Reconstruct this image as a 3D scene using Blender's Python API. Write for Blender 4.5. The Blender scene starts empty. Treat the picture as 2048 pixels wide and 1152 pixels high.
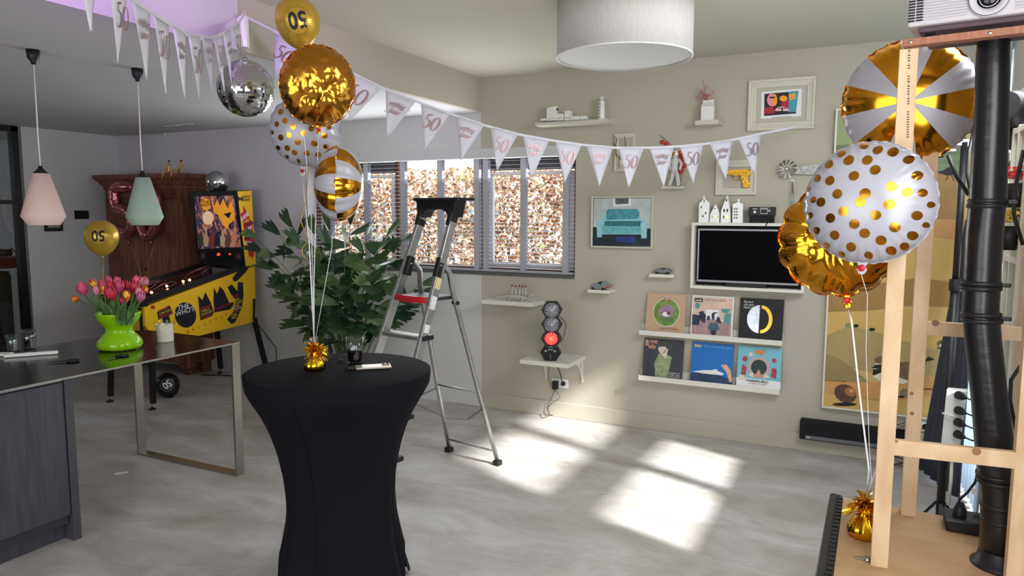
import bpy, math, random
import numpy as np
from mathutils import Vector, Matrix, noise
V = Vector
R = random.Random(7)
pi = math.pi
# ------------------------------------------------------------ camera
SC = bpy.context.scene
COL = SC.collection
F, YAW, PIT, ROL, CH = 1451.7, .45819, .10572, .002238, 1.80
cy_, sy_, cp_, sp_ = math.cos(YAW), math.sin(YAW), math.cos(PIT), math.sin(PIT)
FW = V((-sy_*cp_, cy_*cp_, -sp_))
r0 = V((cy_, sy_, 0)); u0 = r0.cross(FW)
RT = math.cos(ROL)*r0 + math.sin(ROL)*u0
UP = -math.sin(ROL)*r0 + math.cos(ROL)*u0
CAM = V((0, 0, CH))
cd = bpy.data.cameras.new('camera'); cam = bpy.data.objects.new('camera', cd); COL.objects.link(cam)
cam.matrix_world = Matrix(((RT.x, UP.x, -FW.x, 0), (RT.y, UP.y, -FW.y, 0), (RT.z, UP.z, -FW.z, CH), (0, 0, 0, 1)))
cd.sensor_width = 36; cd.lens = F/2048*36; cd.clip_start = .05
SC.camera = cam
# ------------------------------------------------------------ world, sun, added fill lamps
W = bpy.data.worlds.new('sky'); SC.world = W; W.use_nodes = True
bg = W.node_tree.nodes['Background']; bg.inputs[0].default_value = (.80, .89, 1, 1); bg.inputs[1].default_value = 2.6
sd = bpy.data.lights.new('sun', 'SUN'); so = bpy.data.objects.new('sun', sd); COL.objects.link(so)
SUND = V((-1, .37, -.75)).normalized()          # the way the sunlight travels
so.rotation_euler = SUND.to_track_quat('-Z', 'Y').to_euler(); so.location = (8, -3, 8)
sd.energy = 16; sd.angle = math.radians(2.8); sd.color = (1, .975, .94)
def area(name, loc, to, sx, sy, e, col=(1, 1, 1), spread=180):
    l = bpy.data.lights.new(name, 'AREA'); o = bpy.data.objects.new(name, l); COL.objects.link(o)
    l.shape = 'RECTANGLE'; l.size = sx; l.size_y = sy; l.energy = e; l.color = col; l.spread = math.radians(spread)
    o.location = loc; o.rotation_euler = (V(to)-V(loc)).to_track_quat('-Z', 'Y').to_euler()
    return o
# area lamps added indoors to stand in for daylight; most have solid wall behind
area('right_fill_light', (.60, 1.2, 1.75), (-3, 2.8, .6), 2.2, 1.5, 85, (.96, .98, 1))  # added lamp beside a solid stretch of the right wall
area('right_far_fill_light', (.62, 3.45, 2.6), (-2.2, 5.3, .6), 1.5, .6, 60, (.96, .98, 1))  # added lamp high at the right, for soft shadows on the back wall
area('behind_fill_light', (-2.2, -2.4, 1.5), (-3.4, 3, 2.0), 3.2, 1.8, 92, (.95, .975, 1))  # added lamp; the wall behind the camera has no opening
area('back_window_fill_light', (-3.6, 5.66, 1.75), (-3.6, 3.6, 2.6), 2.4, .9, 40, (.95, .975, 1))  # lamp added inside the long window, aimed up to brighten the low ceiling
area('study_fill_light', (-9.6, 2.2, 2.4), (-9.6, 4.6, 1.0), 1.2, .8, 16, (.93, .97, 1))  # area lamp added inside the study to brighten it
SC.view_settings.view_transform = 'Standard'; SC.view_settings.look = 'None'
SC.view_settings.gamma = 1; SC.view_settings.use_curve_mapping = False
SC.view_settings.exposure = -0.17
# ------------------------------------------------------------ pixel -> point helpers (photo surveyed onto the real planes)
def ray(px, py): return FW*F + RT*(px-1024) + UP*(576-py)
def P(px, py, ax, val):
    d = ray(px, py); return CAM + d*((val-CAM[ax])/d[ax])
def PY(px, py, y): return P(px, py, 1, y)
def PX(px, py, x): return P(px, py, 0, x)
def PZ(px, py, z=0): return P(px, py, 2, z)
def PP(px, py, o, n):
    d = ray(px, py); return CAM + d*((V(o)-CAM).dot(n)/d.dot(n))
def PD(px, py, dist):
    return CAM + ray(px, py)*(dist/F)
WY, WX, LX = 5.77, .66, -8.075      # back wall, right wall, left wall
BX = -3.157                          # ceiling step / paint edge
ZL, ZU = 2.672, 2.97                 # low and high ceiling
# ------------------------------------------------------------ materials
def lin(c):
    return tuple(((x/255)/12.92 if x/255 <= .04045 else ((x/255+.055)/1.055)**2.4) for x in c)
def M(name, col, rough=.5, metal=0, bump=0, bs=30, var=0, vs=6, trans=0, emit=0, ecol=None, spec=.5, ior=1.45, aniso=None, sheen=0, alpha=1, sub=0):
    m = bpy.data.materials.new(name); m.use_nodes = True
    nt = m.node_tree; b = nt.nodes['Principled BSDF']
    c = (*lin(col), 1)
    b.inputs['Base Color'].default_value = c; b.inputs['Roughness'].default_value = rough
    b.inputs['Metallic'].default_value = metal; b.inputs['IOR'].default_value = ior
    b.inputs['Transmission Weight'].default_value = trans
    b.inputs['Specular IOR Level'].default_value = spec
    b.inputs['Sheen Weight'].default_value = sheen; b.inputs['Alpha'].default_value = alpha
    if sub: b.inputs['Subsurface Weight'].default_value = sub; b.inputs['Subsurface Radius'].default_value = (.05, .05, .05)
    if emit:
        b.inputs['Emission Color'].default_value = (*lin(ecol or col), 1); b.inputs['Emission Strength'].default_value = emit
    tc = nt.nodes.new('ShaderNodeTexCoord')
    def sc3(s):
        mp = nt.nodes.new('ShaderNodeMapping'); mp.inputs['Scale'].default_value = s if isinstance(s, tuple) else (s, s, s)
        nt.links.new(tc.outputs['Object'], mp.inputs[0]); return mp
    if var:
        n = nt.nodes.new('ShaderNodeTexNoise'); n.inputs['Scale'].default_value = 1; n.inputs['Detail'].default_value = 6
        nt.links.new(sc3(vs).outputs[0], n.inputs[0])
        cr = nt.nodes.new('ShaderNodeValToRGB'); e = cr.color_ramp.elements
        e[0].position = .3; e[1].position = .7
        e[0].color = (*[x*(1-var) for x in c[:3]], 1); e[1].color = (*[min(1, x*(1+var)) for x in c[:3]], 1)
        nt.links.new(n.outputs[0], cr.inputs[0]); nt.links.new(cr.outputs[0], b.inputs['Base Color'])
    if bump:
        n = nt.nodes.new('ShaderNodeTexNoise'); n.inputs['Scale'].default_value = 1; n.inputs['Detail'].default_value = 4
        nt.links.new(sc3(bs).outputs[0], n.inputs[0])
        bp = nt.nodes.new('ShaderNodeBump'); bp.inputs['Strength'].default_value = bump; bp.inputs['Distance'].default_value = .01
        nt.links.new(n.outputs[0], bp.inputs['Height']); nt.links.new(bp.outputs[0], b.inputs['Normal'])
    return m
def glassmat(name, tint=(250, 252, 252), refl=.04):
    m = M(name, tint, .02); nt = m.node_tree; b = nt.nodes['Principled BSDF']; out = nt.nodes['Material Output']
    tr = nt.nodes.new('ShaderNodeBsdfTransparent'); tr.inputs[0].default_value = (*lin(tint), 1); gl = nt.nodes.new('ShaderNodeBsdfGlossy'); gl.inputs['Roughness'].default_value = .02
    fw = nt.nodes.new('ShaderNodeLayerWeight'); fw.inputs[0].default_value = .5; pw = nt.nodes.new('ShaderNodeMath'); pw.operation = 'POWER'; pw.inputs[1].default_value = 3; lw = nt.nodes.new('ShaderNodeMath'); lw.operation = 'MULTIPLY_ADD'; lw.inputs[1].default_value = .6; lw.inputs[2].default_value = refl; nt.links.new(fw.outputs['Facing'], pw.inputs[0]); nt.links.new(pw.outputs[0], lw.inputs[0]); mx = nt.nodes.new('ShaderNodeMixShader')
    nt.links.new(lw.outputs[0], mx.inputs[0]); nt.links.new(tr.outputs[0], mx.inputs[1]); nt.links.new(gl.outputs[0], mx.inputs[2]); nt.links.new(mx.outputs[0], out.inputs[0]); return m
def wood(name, c1, c2, scale=(2, 2, 30), rough=.5, rings=3, bump=.15):
    m = M(name, c1, rough); nt = m.node_tree; b = nt.nodes['Principled BSDF']
    tc = nt.nodes.new('ShaderNodeTexCoord'); mp = nt.nodes.new('ShaderNodeMapping'); mp.inputs['Scale'].default_value = scale
    n = nt.nodes.new('ShaderNodeTexNoise'); n.inputs['Scale'].default_value = rings; n.inputs['Detail'].default_value = 8; n.inputs['Distortion'].default_value = .6
    cr = nt.nodes.new('ShaderNodeValToRGB'); cr.color_ramp.elements[0].position = .35; cr.color_ramp.elements[1].position = .65
    cr.color_ramp.elements[0].color = (*lin(c1), 1); cr.color_ramp.elements[1].color = (*lin(c2), 1)
    L = nt.links.new
    L(tc.outputs['Object'], mp.inputs[0]); L(mp.outputs[0], n.inputs[0]); L(n.outputs[0], cr.inputs[0]); L(cr.outputs[0], b.inputs['Base Color'])
    bp = nt.nodes.new('ShaderNodeBump'); bp.inputs['Strength'].default_value = bump; bp.inputs['Distance'].default_value = .005
    L(n.outputs[0], bp.inputs['Height']); L(bp.outputs[0], b.inputs['Normal'])
    return m
def foilmat(name, col, rough=.16, streak=0, crum=.5, sectors=0, col2=None, phase=0, cs=1):
    """metallised film; UV holds disc coordinates (-1..1). sectors>0: alternating gold and white wedges"""
    m = M(name, col, rough, 1); nt = m.node_tree; b = nt.nodes['Principled BSDF']; L = nt.links.new
    uv = nt.nodes.new('ShaderNodeUVMap'); uv.uv_map = 'UVMap'
    sp = nt.nodes.new('ShaderNodeSeparateXYZ'); L(uv.outputs[0], sp.inputs[0])
    at = nt.nodes.new('ShaderNodeMath'); at.operation = 'ARCTAN2'; L(sp.outputs[0], at.inputs[0]); L(sp.outputs[1], at.inputs[1])
    ln = nt.nodes.new('ShaderNodeVectorMath'); ln.operation = 'LENGTH'; L(uv.outputs[0], ln.inputs[0])
    cmb = nt.nodes.new('ShaderNodeCombineXYZ')
    s1 = nt.nodes.new('ShaderNodeMath'); s1.operation = 'MULTIPLY'; s1.inputs[1].default_value = 5.0; L(at.outputs[0], s1.inputs[0])
    s2 = nt.nodes.new('ShaderNodeMath'); s2.operation = 'MULTIPLY'; s2.inputs[1].default_value = 1.1; L(ln.outputs[1], s2.inputs[0])
    L(s1.outputs[0], cmb.inputs[0]); L(s2.outputs[0], cmb.inputs[1])
    n1 = nt.nodes.new('ShaderNodeTexNoise'); n1.inputs['Scale'].default_value = 2.2; n1.inputs['Detail'].default_value = 2; L(cmb.outputs[0], n1.inputs[0])
    rp = nt.nodes.new('ShaderNodeMath'); rp.operation = 'POWER'; rp.inputs[1].default_value = 4; L(ln.outputs[1], rp.inputs[0])
    mu = nt.nodes.new('ShaderNodeMath'); mu.operation = 'MULTIPLY'; L(n1.outputs[0], mu.inputs[0]); L(rp.outputs[0], mu.inputs[1])
    vo = nt.nodes.new('ShaderNodeTexVoronoi'); vo.inputs['Scale'].default_value = 1.7*cs; vo.feature = 'F1'
    wn = nt.nodes.new('ShaderNodeTexNoise'); wn.inputs['Scale'].default_value = 1.2*cs; wn.inputs['Detail'].default_value = 1; L(uv.outputs[0], wn.inputs[0])
    vm = nt.nodes.new('ShaderNodeVectorMath'); L(uv.outputs[0], vm.inputs[0]); L(wn.outputs[1], vm.inputs[1]); L(vm.outputs[0], vo.inputs[0])
    b1 = nt.nodes.new('ShaderNodeBump'); b1.inputs['Strength'].default_value = streak; b1.inputs['Distance'].default_value = .02; L(mu.outputs[0], b1.inputs['Height'])
    b2 = nt.nodes.new('ShaderNodeBump'); b2.inputs['Strength'].default_value = crum; b2.inputs['Distance'].default_value = .03
    L(vo.outputs[0], b2.inputs['Height']); L(b1.outputs[0], b2.inputs['Normal']); L(b2.outputs[0], b.inputs['Normal'])
    if sectors:
        a = nt.nodes.new('ShaderNodeMath'); a.operation = 'MULTIPLY_ADD'; a.inputs[1].default_value = sectors/2; a.inputs[2].default_value = phase; L(at.outputs[0], a.inputs[0])
        s = nt.nodes.new('ShaderNodeMath'); s.operation = 'SINE'; L(a.outputs[0], s.inputs[0])
        g = nt.nodes.new('ShaderNodeMath'); g.operation = 'GREATER_THAN'; g.inputs[1].default_value = 0; L(s.outputs[0], g.inputs[0])
        mx = nt.nodes.new('ShaderNodeMix'); mx.data_type = 'RGBA'; L(g.outputs[0], mx.inputs[0])
        mx.inputs[6].default_value = (*lin(col2), 1); mx.inputs[7].default_value = (*lin(col), 1)
        L(mx.outputs[2], b.inputs['Base Color']); L(g.outputs[0], b.inputs['Metallic'])
        mr = nt.nodes.new('ShaderNodeMapRange'); mr.inputs[3].default_value = .32; mr.inputs[4].default_value = rough; L(g.outputs[0], mr.inputs[0]); L(mr.outputs[0], b.inputs['Roughness'])
    return m
# ------------------------------------------------------------ mesh builder
ORG = {}
def perp(d):
    a = V((0, 0, 1)) if abs(d.z) < .9 else V((1, 0, 0))
    x = d.cross(a).normalized(); return x, d.cross(x).normalized()
class MB:
    def __init__(s): s.v = []; s.f = []; s.s = []; s.uv = None
    def add(s, vs, fs, sm=False):
        k = len(s.v); s.v += [V(x) for x in vs]; s.f += [tuple(i+k for i in f) for f in fs]; s.s += [sm]*len(fs); return s
    def box(s, x0, x1, y0, y1, z0, z1):
        return s.hexa([(x0, y0, z0), (x1, y0, z0), (x1, y1, z0), (x0, y1, z0), (x0, y0, z1), (x1, y0, z1), (x1, y1, z1), (x0, y1, z1)])
    def hexa(s, p):
        return s.add(p, [(0, 3, 2, 1), (4, 5, 6, 7), (0, 1, 5, 4), (1, 2, 6, 5), (2, 3, 7, 6), (3, 0, 4, 7)])
    def obox(s, c, a, b, d):        # half vectors
        c, a, b, d = V(c), V(a), V(b), V(d)
        return s.hexa([c-a-b-d, c+a-b-d, c+a+b-d, c-a+b-d, c-a-b+d, c+a-b+d, c+a+b+d, c-a+b+d])
    def bar(s, p, q, w, h, side=None):   # w along side, h along the other
        p, q = V(p), V(q); d = (q-p).normalized()
        if side is None: x, y = perp(d)
        else:
            x = V(side); x = (x-d*x.dot(d)).normalized(); y = d.cross(x)
        return s.obox((p+q)/2, (q-p)/2, x*w/2, y*h/2)
    def tube(s, path, r, n=8, cap=True, flat=1):
        path = [V(p) for p in path]; m = len(path); rs = r if isinstance(r, (list, tuple)) else [r]*m
        vs = []; prev = None
        for i, p in enumerate(path):
            d = (path[min(i+1, m-1)]-path[max(i-1, 0)]).normalized()
            if prev is None: x, y = perp(d)
            else:
                x = (prev-d*prev.dot(d)); x = x.normalized() if x.length > 1e-6 else perp(d)[0]; y = d.cross(x)
            prev = x
            for k in range(n):
                a = 2*pi*k/n; vs.append(p+(x*math.cos(a)+y*math.sin(a)*flat)*rs[i])
        fs = [(i*n+k, i*n+(k+1) % n, (i+1)*n+(k+1) % n, (i+1)*n+k) for i in range(m-1) for k in range(n)]
        k0 = len(s.v); s.add(vs, fs, True)
        if cap: s.f += [tuple(k0+k for k in range(n))[::-1], tuple(k0+(m-1)*n+k for k in range(n))]; s.s += [False]*2
        return s
    def cyl(s, p, q, r, n=20, r2=None): return s.tube([p, q], [r, r if r2 is None else r2], n)
    def lathe(s, prof, c, n=32, ax=(0, 0, 1), mod=None, smooth=True):
        c = V(c); az = V(ax).normalized(); x, y = perp(az)
        if abs(az.z) > .99: x, y = V((1, 0, 0)), V((0, 1, 0))*(1 if az.z > 0 else -1)
        vs = []
        for j, (r, z) in enumerate(prof):
            for k in range(n):
                a = 2*pi*k/n; rr = r*(mod(a, j/(len(prof)-1)) if mod else 1)
                vs.append(c+az*z+(x*math.cos(a)+y*math.sin(a))*max(rr, 1e-5))
        fs = [(j*n+k, j*n+(k+1) % n, (j+1)*n+(k+1) % n, (j+1)*n+k) for j in range(len(prof)-1) for k in range(n)]
        return s.add(vs, fs, smooth)
    def ball(s, c, r, n=16, m=10, sc=(1, 1, 1)):
        c = V(c); vs = []
        for j in range(m+1):
            t = pi*j/m
            for k in range(n):
                a = 2*pi*k/n; vs.append(c+V((math.cos(a)*math.sin(t)*sc[0], math.sin(a)*math.sin(t)*sc[1], -math.cos(t)*sc[2]))*r)
        return s.add(vs, [(j*n+k, j*n+(k+1) % n, (j+1)*n+(k+1) % n, (j+1)*n+k) for j in range(m) for k in range(n)], True)
    def prism(s, pts, off):       # planar outline + thickness vector
        pts = [V(p) for p in pts]; n = len(pts); off = V(off)
        return s.add(pts+[p+off for p in pts], [tuple(range(n))[::-1], tuple(range(n, 2*n))]+[(i, (i+1) % n, n+(i+1) % n, n+i) for i in range(n)])
    def grid(s, rows, smooth=True, closed=False):   # rows of equally many points
        n = len(rows[0]); m = len(rows); vs = [p for r in rows for p in r]
        fs = [(i*n+k, i*n+(k+1) % n, (i+1)*n+(k+1) % n, (i+1)*n+k) for i in range(m-1) for k in range(n if closed else n-1)]
        return s.add(vs, fs, smooth)
    def build(s, name, mat, parent=None, bevel=0, kind=None, label=None, cat=None, group=None, solid=0):
        me = bpy.data.meshes.new(name)
        if parent is not None: o0 = ORG[parent.name]
        else:
            xs = [p.x for p in s.v]; ys = [p.y for p in s.v]; o0 = V(((min(xs)+max(xs))/2, (min(ys)+max(ys))/2, min(p.z for p in s.v)))
        me.from_pydata([tuple(p-o0) for p in s.v], [], s.f); me.polygons.foreach_set('use_smooth', s.s)
        if s.uv:
            ul = me.uv_layers.new(name='UVMap'); d = np.array(s.uv, dtype=np.float32)
            li = np.empty(len(me.loops), dtype=np.int32); me.loops.foreach_get('vertex_index', li)
            ul.data.foreach_set('uv', d[li].ravel())
        me.materials.append(mat); me.update()
        o = bpy.data.objects.new(name, me); COL.objects.link(o)
        if parent is not None: o.parent = parent
        else: o.location = o0
        ORG[o.name] = o0
        if bevel:
            md = o.modifiers.new('bevel', 'BEVEL'); md.width = bevel; md.segments = 2; md.limit_method = 'ANGLE'
        if solid:
            md = o.modifiers.new('solid', 'SOLIDIFY'); md.thickness = solid; md.offset = 0
        tag(o, label, cat, group, kind); return o
def tag(o, label=None, cat=None, group=None, kind=None):
    if label: o['label'] = label
    if cat: o['category'] = cat
    if group: o['group'] = group
    if kind: o['kind'] = kind
    return o
def thing(name, label, cat, loc, group=None):
    o = bpy.data.objects.new(name, None); COL.objects.link(o); o.location = loc; o.empty_display_size = .05
    ORG[o.name] = V(loc); return tag(o, label, cat, group)
def dup(root, delta, label=None, group=None):
    ch = {}
    for o in ALLCH(root): pass
    r = root.copy(); COL.objects.link(r); r.location = root.location+V(delta); ORG[r.name] = ORG[root.name]+V(delta)
    if label: r['label'] = label
    if group: r['group'] = group
    for c in root.children:
        d = c.copy(); COL.objects.link(d); d.parent = r; ORG[d.name] = ORG[r.name]
        for g in c.children:
            e = g.copy(); COL.objects.link(e); e.parent = d
    return r
def ALLCH(o): return list(o.children)
def struct(name, mb, mat, bevel=0): return mb.build(name, mat, None, bevel, kind='structure')
# ------------------------------------------------------------ lettering and flat print
_tc = {}
def glyphs(s, shear=0, font_space=1, bold=0):
    k = (s, shear, font_space, bold)
    if k not in _tc:
        cu = bpy.data.curves.new('t', 'FONT'); cu.body = s; cu.shear = shear; cu.resolution_u = 3; cu.space_character = font_space; cu.offset = bold; cu.align_x = 'CENTER' if '\n' in s else 'LEFT'
        ob = bpy.data.objects.new('t', cu); me = bpy.data.meshes.new_from_object(ob)
        vs = [(v.co.x, v.co.y) for v in me.vertices]; fs = [tuple(p.vertices) for p in me.polygons]
        bpy.data.objects.remove(ob); bpy.data.meshes.remove(me)
        x0 = min(v[0] for v in vs); x1 = max(v[0] for v in vs); y0 = min(v[1] for v in vs); y1 = max(v[1] for v in vs)
        _tc[k] = ([((x-x0)/(x1-x0), (y-y0)/(y1-y0)) for x, y in vs], fs, (x1-x0)/(y1-y0))
    return _tc[k]
def stroke2(paths):
    """brush strokes: list of (points, widths) in 2D -> verts, faces"""
    vs, fs = [], []
    for pts, ws in paths:
        n = len(pts); k = len(vs)
        for i, p in enumerate(pts):
            a = pts[max(i-1, 0)]; b = pts[min(i+1, n-1)]; dx, dy = b[0]-a[0], b[1]-a[1]; l = math.hypot(dx, dy) or 1
            w = ws[i] if isinstance(ws, list) else ws
            vs += [(p[0]-dy/l*w/2, p[1]+dx/l*w/2), (p[0]+dy/l*w/2, p[1]-dx/l*w/2)]
        fs += [(k+2*i, k+2*i+1, k+2*i+3, k+2*i+2) for i in range(n-1)]
    return vs, fs
def brush50():
    five = [(.46, 1.0), (.40, .93), (.30, .93), (.20, .90), (.185, .78), (.17, .62), (.24, .62), (.36, .56), (.41, .40), (.37, .22), (.26, .08), (.13, .03), (.03, .10), (.01, .2)]
    fw = [.02, .07, .08, .06, .05, .045, .05, .07, .095, .095, .07, .05, .045, .03]
    zero = []; zw = []
    for i in range(17):
        t = 2*pi*i/16+1.9; x = .74+.19*math.cos(t)+.09*math.sin(t); y = .46+.44*math.sin(t); zero.append((x, y)); zw.append(.045+.05*abs(math.cos(t)))
    vs, fs = stroke2([(five, fw), (zero, zw)]); return vs, fs
def gmap(g, fn, mat, parent, name='lettering', n=None):
    mb = MB(); mb.add([fn(x, y) for x, y in g[0]], g[1]); return mb.build(name, mat, parent)
def pxtext(s, bl, br, tl, plane, mat, parent, shear=0, bold=0, name='lettering'):
    """plane(px,py)->point.  text box spanned by three photo positions"""
    a, b, c = plane(*bl), plane(*br), plane(*tl); g = glyphs(s, shear, 1, bold)
    return gmap(g, lambda x, y: a+(b-a)*x+(c-a)*y, mat, parent, name)
def pxpoly(polys, plane, mat, parent, name='printed_shape', th=None):
    for p in polys:
        q = [plane(*a) for a in p]; o = MB().add(q, [tuple(range(len(q)))]).build(name, mat, parent)
    return o
def ell(cx, cy, rx, ry, n=20, rot=0, a0=0, a1=360):
    c, s = math.cos(math.radians(rot)), math.sin(math.radians(rot)); o = []
    for i in range(n + (0 if a1-a0 == 360 else 1)):
        t = math.radians(a0+(a1-a0)*i/n); x, y = rx*math.cos(t), ry*math.sin(t); o.append((cx+x*c-y*s, cy+x*s+y*c))
    return o
def uvplane(o, u, v): return lambda x, y: V(o)+V(u)*x+V(v)*y
# ------------------------------------------------------------ shared materials
m_beige = M('beige_wall_paint', (186, 179, 163), .85, bump=.04, bs=60)
m_white = M('light_wall_paint', (206, 205, 204), .85, bump=.04, bs=60)
m_ceil = M('ceiling_paint', (194, 189, 173), .9)
m_ceil2 = M('low_ceiling_paint', (204, 204, 204), .9)
m_trim = M('trim_paint', (208, 203, 190), .5)
m_shelf = M('shelf_paint', (226, 223, 212), .45)
m_gloss = M('white_glazed_ceramic', (238, 238, 236), .18)
m_matte = M('white_matte', (232, 231, 228), .6)
m_black = M('black_plastic', (22, 22, 25), .45)
m_blackm = M('black_matte', (18, 18, 21), .75)
m_steel = M('brushed_steel', (176, 172, 166), .34, 1, bump=.05, bs=(4, 4, 200))
m_alu = M('aluminium', (196, 196, 194), .36, 1, bump=.1, bs=40, var=.12, vs=25)
m_chrome = M('chrome', (210, 210, 212), .12, 1)
m_gold = M('gold_paint', (205, 150, 40), .28, 1)
m_red = M('red_plastic', (190, 25, 40), .4)
m_glass = glassmat('clear_glass')
m_drinkglass = glassmat('tumbler_glass', (238, 246, 246), .10)
m_cord = M('white_cord', (225, 222, 214), .6)
m_cable = M('black_cable', (25, 25, 27), .5)
m_pine = wood('planed_pine', (224, 196, 162), (204, 170, 132), (3, 3, 1.1), .6, 4, .1)
m_ply = wood('plywood_sheet', (196, 162, 124), (180, 144, 106), (1.2, 3, 3), .6, 2.5, .05)
m_oldwood = wood('old_pine', (134, 84, 60), (86, 52, 38), (9, 9, .8), .55, 3, .25)
# ------------------------------------------------------------ setting
fl = M('trowelled_floor', (186, 181, 175), .42); nt = fl.node_tree; b = nt.nodes['Principled BSDF']; L = nt.links.new
tc = nt.nodes.new('ShaderNodeTexCoord'); mp = nt.nodes.new('ShaderNodeMapping'); mp.inputs['Scale'].default_value = (1.0, 2.2, 1); mp.inputs['Rotation'].default_value = (0, 0, .5)
L(tc.outputs['Object'], mp.inputs[0])
n1 = nt.nodes.new('ShaderNodeTexNoise'); n1.inputs['Scale'].default_value = 1.5; n1.inputs['Detail'].default_value = 12; n1.inputs['Roughness'].default_value = .68; n1.inputs['Distortion'].default_value = .5
L(mp.outputs[0], n1.inputs[0]); cr = nt.nodes.new('ShaderNodeValToRGB'); e = cr.color_ramp.elements
e[0].position = .30; e[0].color = (*lin((156, 147, 141)), 1); e[1].position = .68; e[1].color = (*lin((207, 206, 206)), 1)
e2 = e.new(.5); e2.color = (*lin((184, 179, 175)), 1)
L(n1.outputs[0], cr.inputs[0]); L(cr.outputs[0], b.inputs['Base Color'])
mr = nt.nodes.new('ShaderNodeMapRange'); mr.inputs[3].default_value = .30; mr.inputs[4].default_value = .55; L(n1.outputs[0], mr.inputs[0]); L(mr.outputs[0], b.inputs['Roughness'])
n2 = nt.nodes.new('ShaderNodeTexNoise'); n2.inputs['Scale'].default_value = 9; n2.inputs['Detail'].default_value = 8; L(mp.outputs[0], n2.inputs[0])
bp = nt.nodes.new('ShaderNodeBump'); bp.inputs['Strength'].default_value = .12; bp.inputs['Distance'].default_value = .01; L(n2.outputs[0], bp.inputs['Height']); L(bp.outputs[0], b.inputs['Normal'])
YF = -3.0
struct('floor', MB().box(-11, WX+.2, YF-.2, WY+.2, -.1, 0), fl)
struct('ceiling', MB().box(BX, WX+.2, YF-.2, WY+.2, ZU, ZU+.1), m_ceil)
struct('ceiling', MB().box(-11, BX-.05, YF-.2, WY+.2, ZL, ZL+.1), m_ceil2)
# the step between the two ceilings: beige far part, white near part a touch proud
struct('trim_1', MB().box(BX-.05, BX, 3.0, WY, ZL, ZU), m_beige)
struct('trim_2', MB().box(BX-.05, BX+.012, YF, 3.0, ZL, ZU+.6), M('white_bulkhead_paint', (206, 200, 208), .7))
# back wall with the long window
X0, X1, ZB, ZT = -5.183, -2.25, 1.245, 2.30
for i, (a, c_, z0, z1, m_) in enumerate([(LX, X0, 0, ZL, m_white), (X0, BX, 0, ZB, m_white), (X0, BX, ZT, ZL, m_white), (BX, X1, 0, ZB, m_beige), (BX, X1, ZT, ZU, m_beige), (X1, WX+.2, 0, ZU, m_beige)]):
    struct('wall_back', MB().box(a, c_, WY, WY+.2, z0, z1), m_)
struct('baseboard_back', MB().box(BX, WX, WY-.014, WY, 0, .135), m_beige, .004)
struct('baseboard_back', MB().box(LX, BX, WY-.014, WY, 0, .135), m_white, .004)
# left wall with black glazed partition
struct('wall_left', MB().box(LX-.12, LX, 4.68, WY+.2, 0, ZL), m_white)
struct('wall_left', MB().box(LX-.12, LX, YF, .5, 0, ZL), m_white)
struct('baseboard_left', MB().box(LX, LX+.014, 4.68, WY, 0, .135), m_white, .004)
m_frame = M('black_steel_frame', (14, 14, 17), .4)
mb = MB()
for y in (4.61, 3.4, 2.2): mb.box(LX-.06, LX+.01, y-.035, y+.035, 0, ZL-.01)
mb.box(LX-.06, LX+.01, .5, 4.64, ZL-.06, ZL); mb.box(LX-.06, LX+.01, .5, 4.64, 0, .08)
zz = PX(20, 404, LX).z; mb.box(LX-.05, LX+.005, .5, 4.6, zz-.022, zz+.022)
d1 = struct('door_1', mb, m_frame)
MB().box(LX-.03, LX-.024, .55, 4.58, .08, ZL-.06).build('pane', m_glass, d1)
# room beyond the partition
struct('wall_far_left', MB().box(-11.1, -11, .3, 6.2, 0, ZL), M('study_wall', (150, 152, 154), .9))
struct('wall_study', MB().box(-11, LX-.12, 5.5, 5.6, 0, ZL), M('study_wall_end', (168, 170, 172), .9))
struct('wall_study', MB().box(-11, LX-.12, .3, .4, 0, ZL), m_white)
# right wall: four clear panes assumed from the sun patches, rest kept solid to shape them
m_rw = M('right_wall_paint', (200, 197, 188), .85)
ys = [(YF, 3.20), (3.20, 4.07), (4.07, 4.2), (4.2, 4.80), (4.80, 4.92), (4.92, 5.62), (5.62, WY)]
for (a, c_) in ys:
    if (a, c_) in (ys[1], ys[3]):
        for z0, z1 in ((0, 1.09), (1.53, 1.87), (2.43, ZU)): struct('wall_right', MB().box(WX, WX+.02, a, c_, z0, z1), m_rw)
        w_ = MB().box(WX+.008, WX+.012, a, c_, 1.09, 1.53).box(WX+.008, WX+.012, a, c_, 1.87, 2.43)
        struct('window_2' if a < 4 else 'window_3', w_, m_glass)
    elif a == 4.92: struct('wall_right', MB().box(WX, WX+.02, a, c_, 2.7, ZU), m_rw); struct('window_4', MB().box(WX+.008, WX+.012, a, c_, 0, 2.7), m_glass)
    else: struct('wall_right', MB().box(WX, WX+.02, a, c_, 0, ZU), m_rw)
struct('wall_front', MB().box(-11, WX+.2, YF-.1, YF, 0, ZU+.1), m_white)
# fascia over the window
f0, f1 = PY(720, 307, WY-.05), PY(1152, 291, WY-.05)
struct('trim_3', MB().box(X0+.02, X1+.005, WY-.05, WY+.0, 2.262, 2.35), M('fascia_grey', (196, 197, 198), .5), .004)
m_sill = M('dark_sill', (92, 90, 92), .4)
struct('trim_4', MB().box(X0, X1, WY-.012, WY+.2, ZB-.02, ZB+.005), m_sill)
struct('trim_5', MB().box(X0-.004, X0+.004, WY, WY+.2, ZB, ZT), m_matte)
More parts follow.
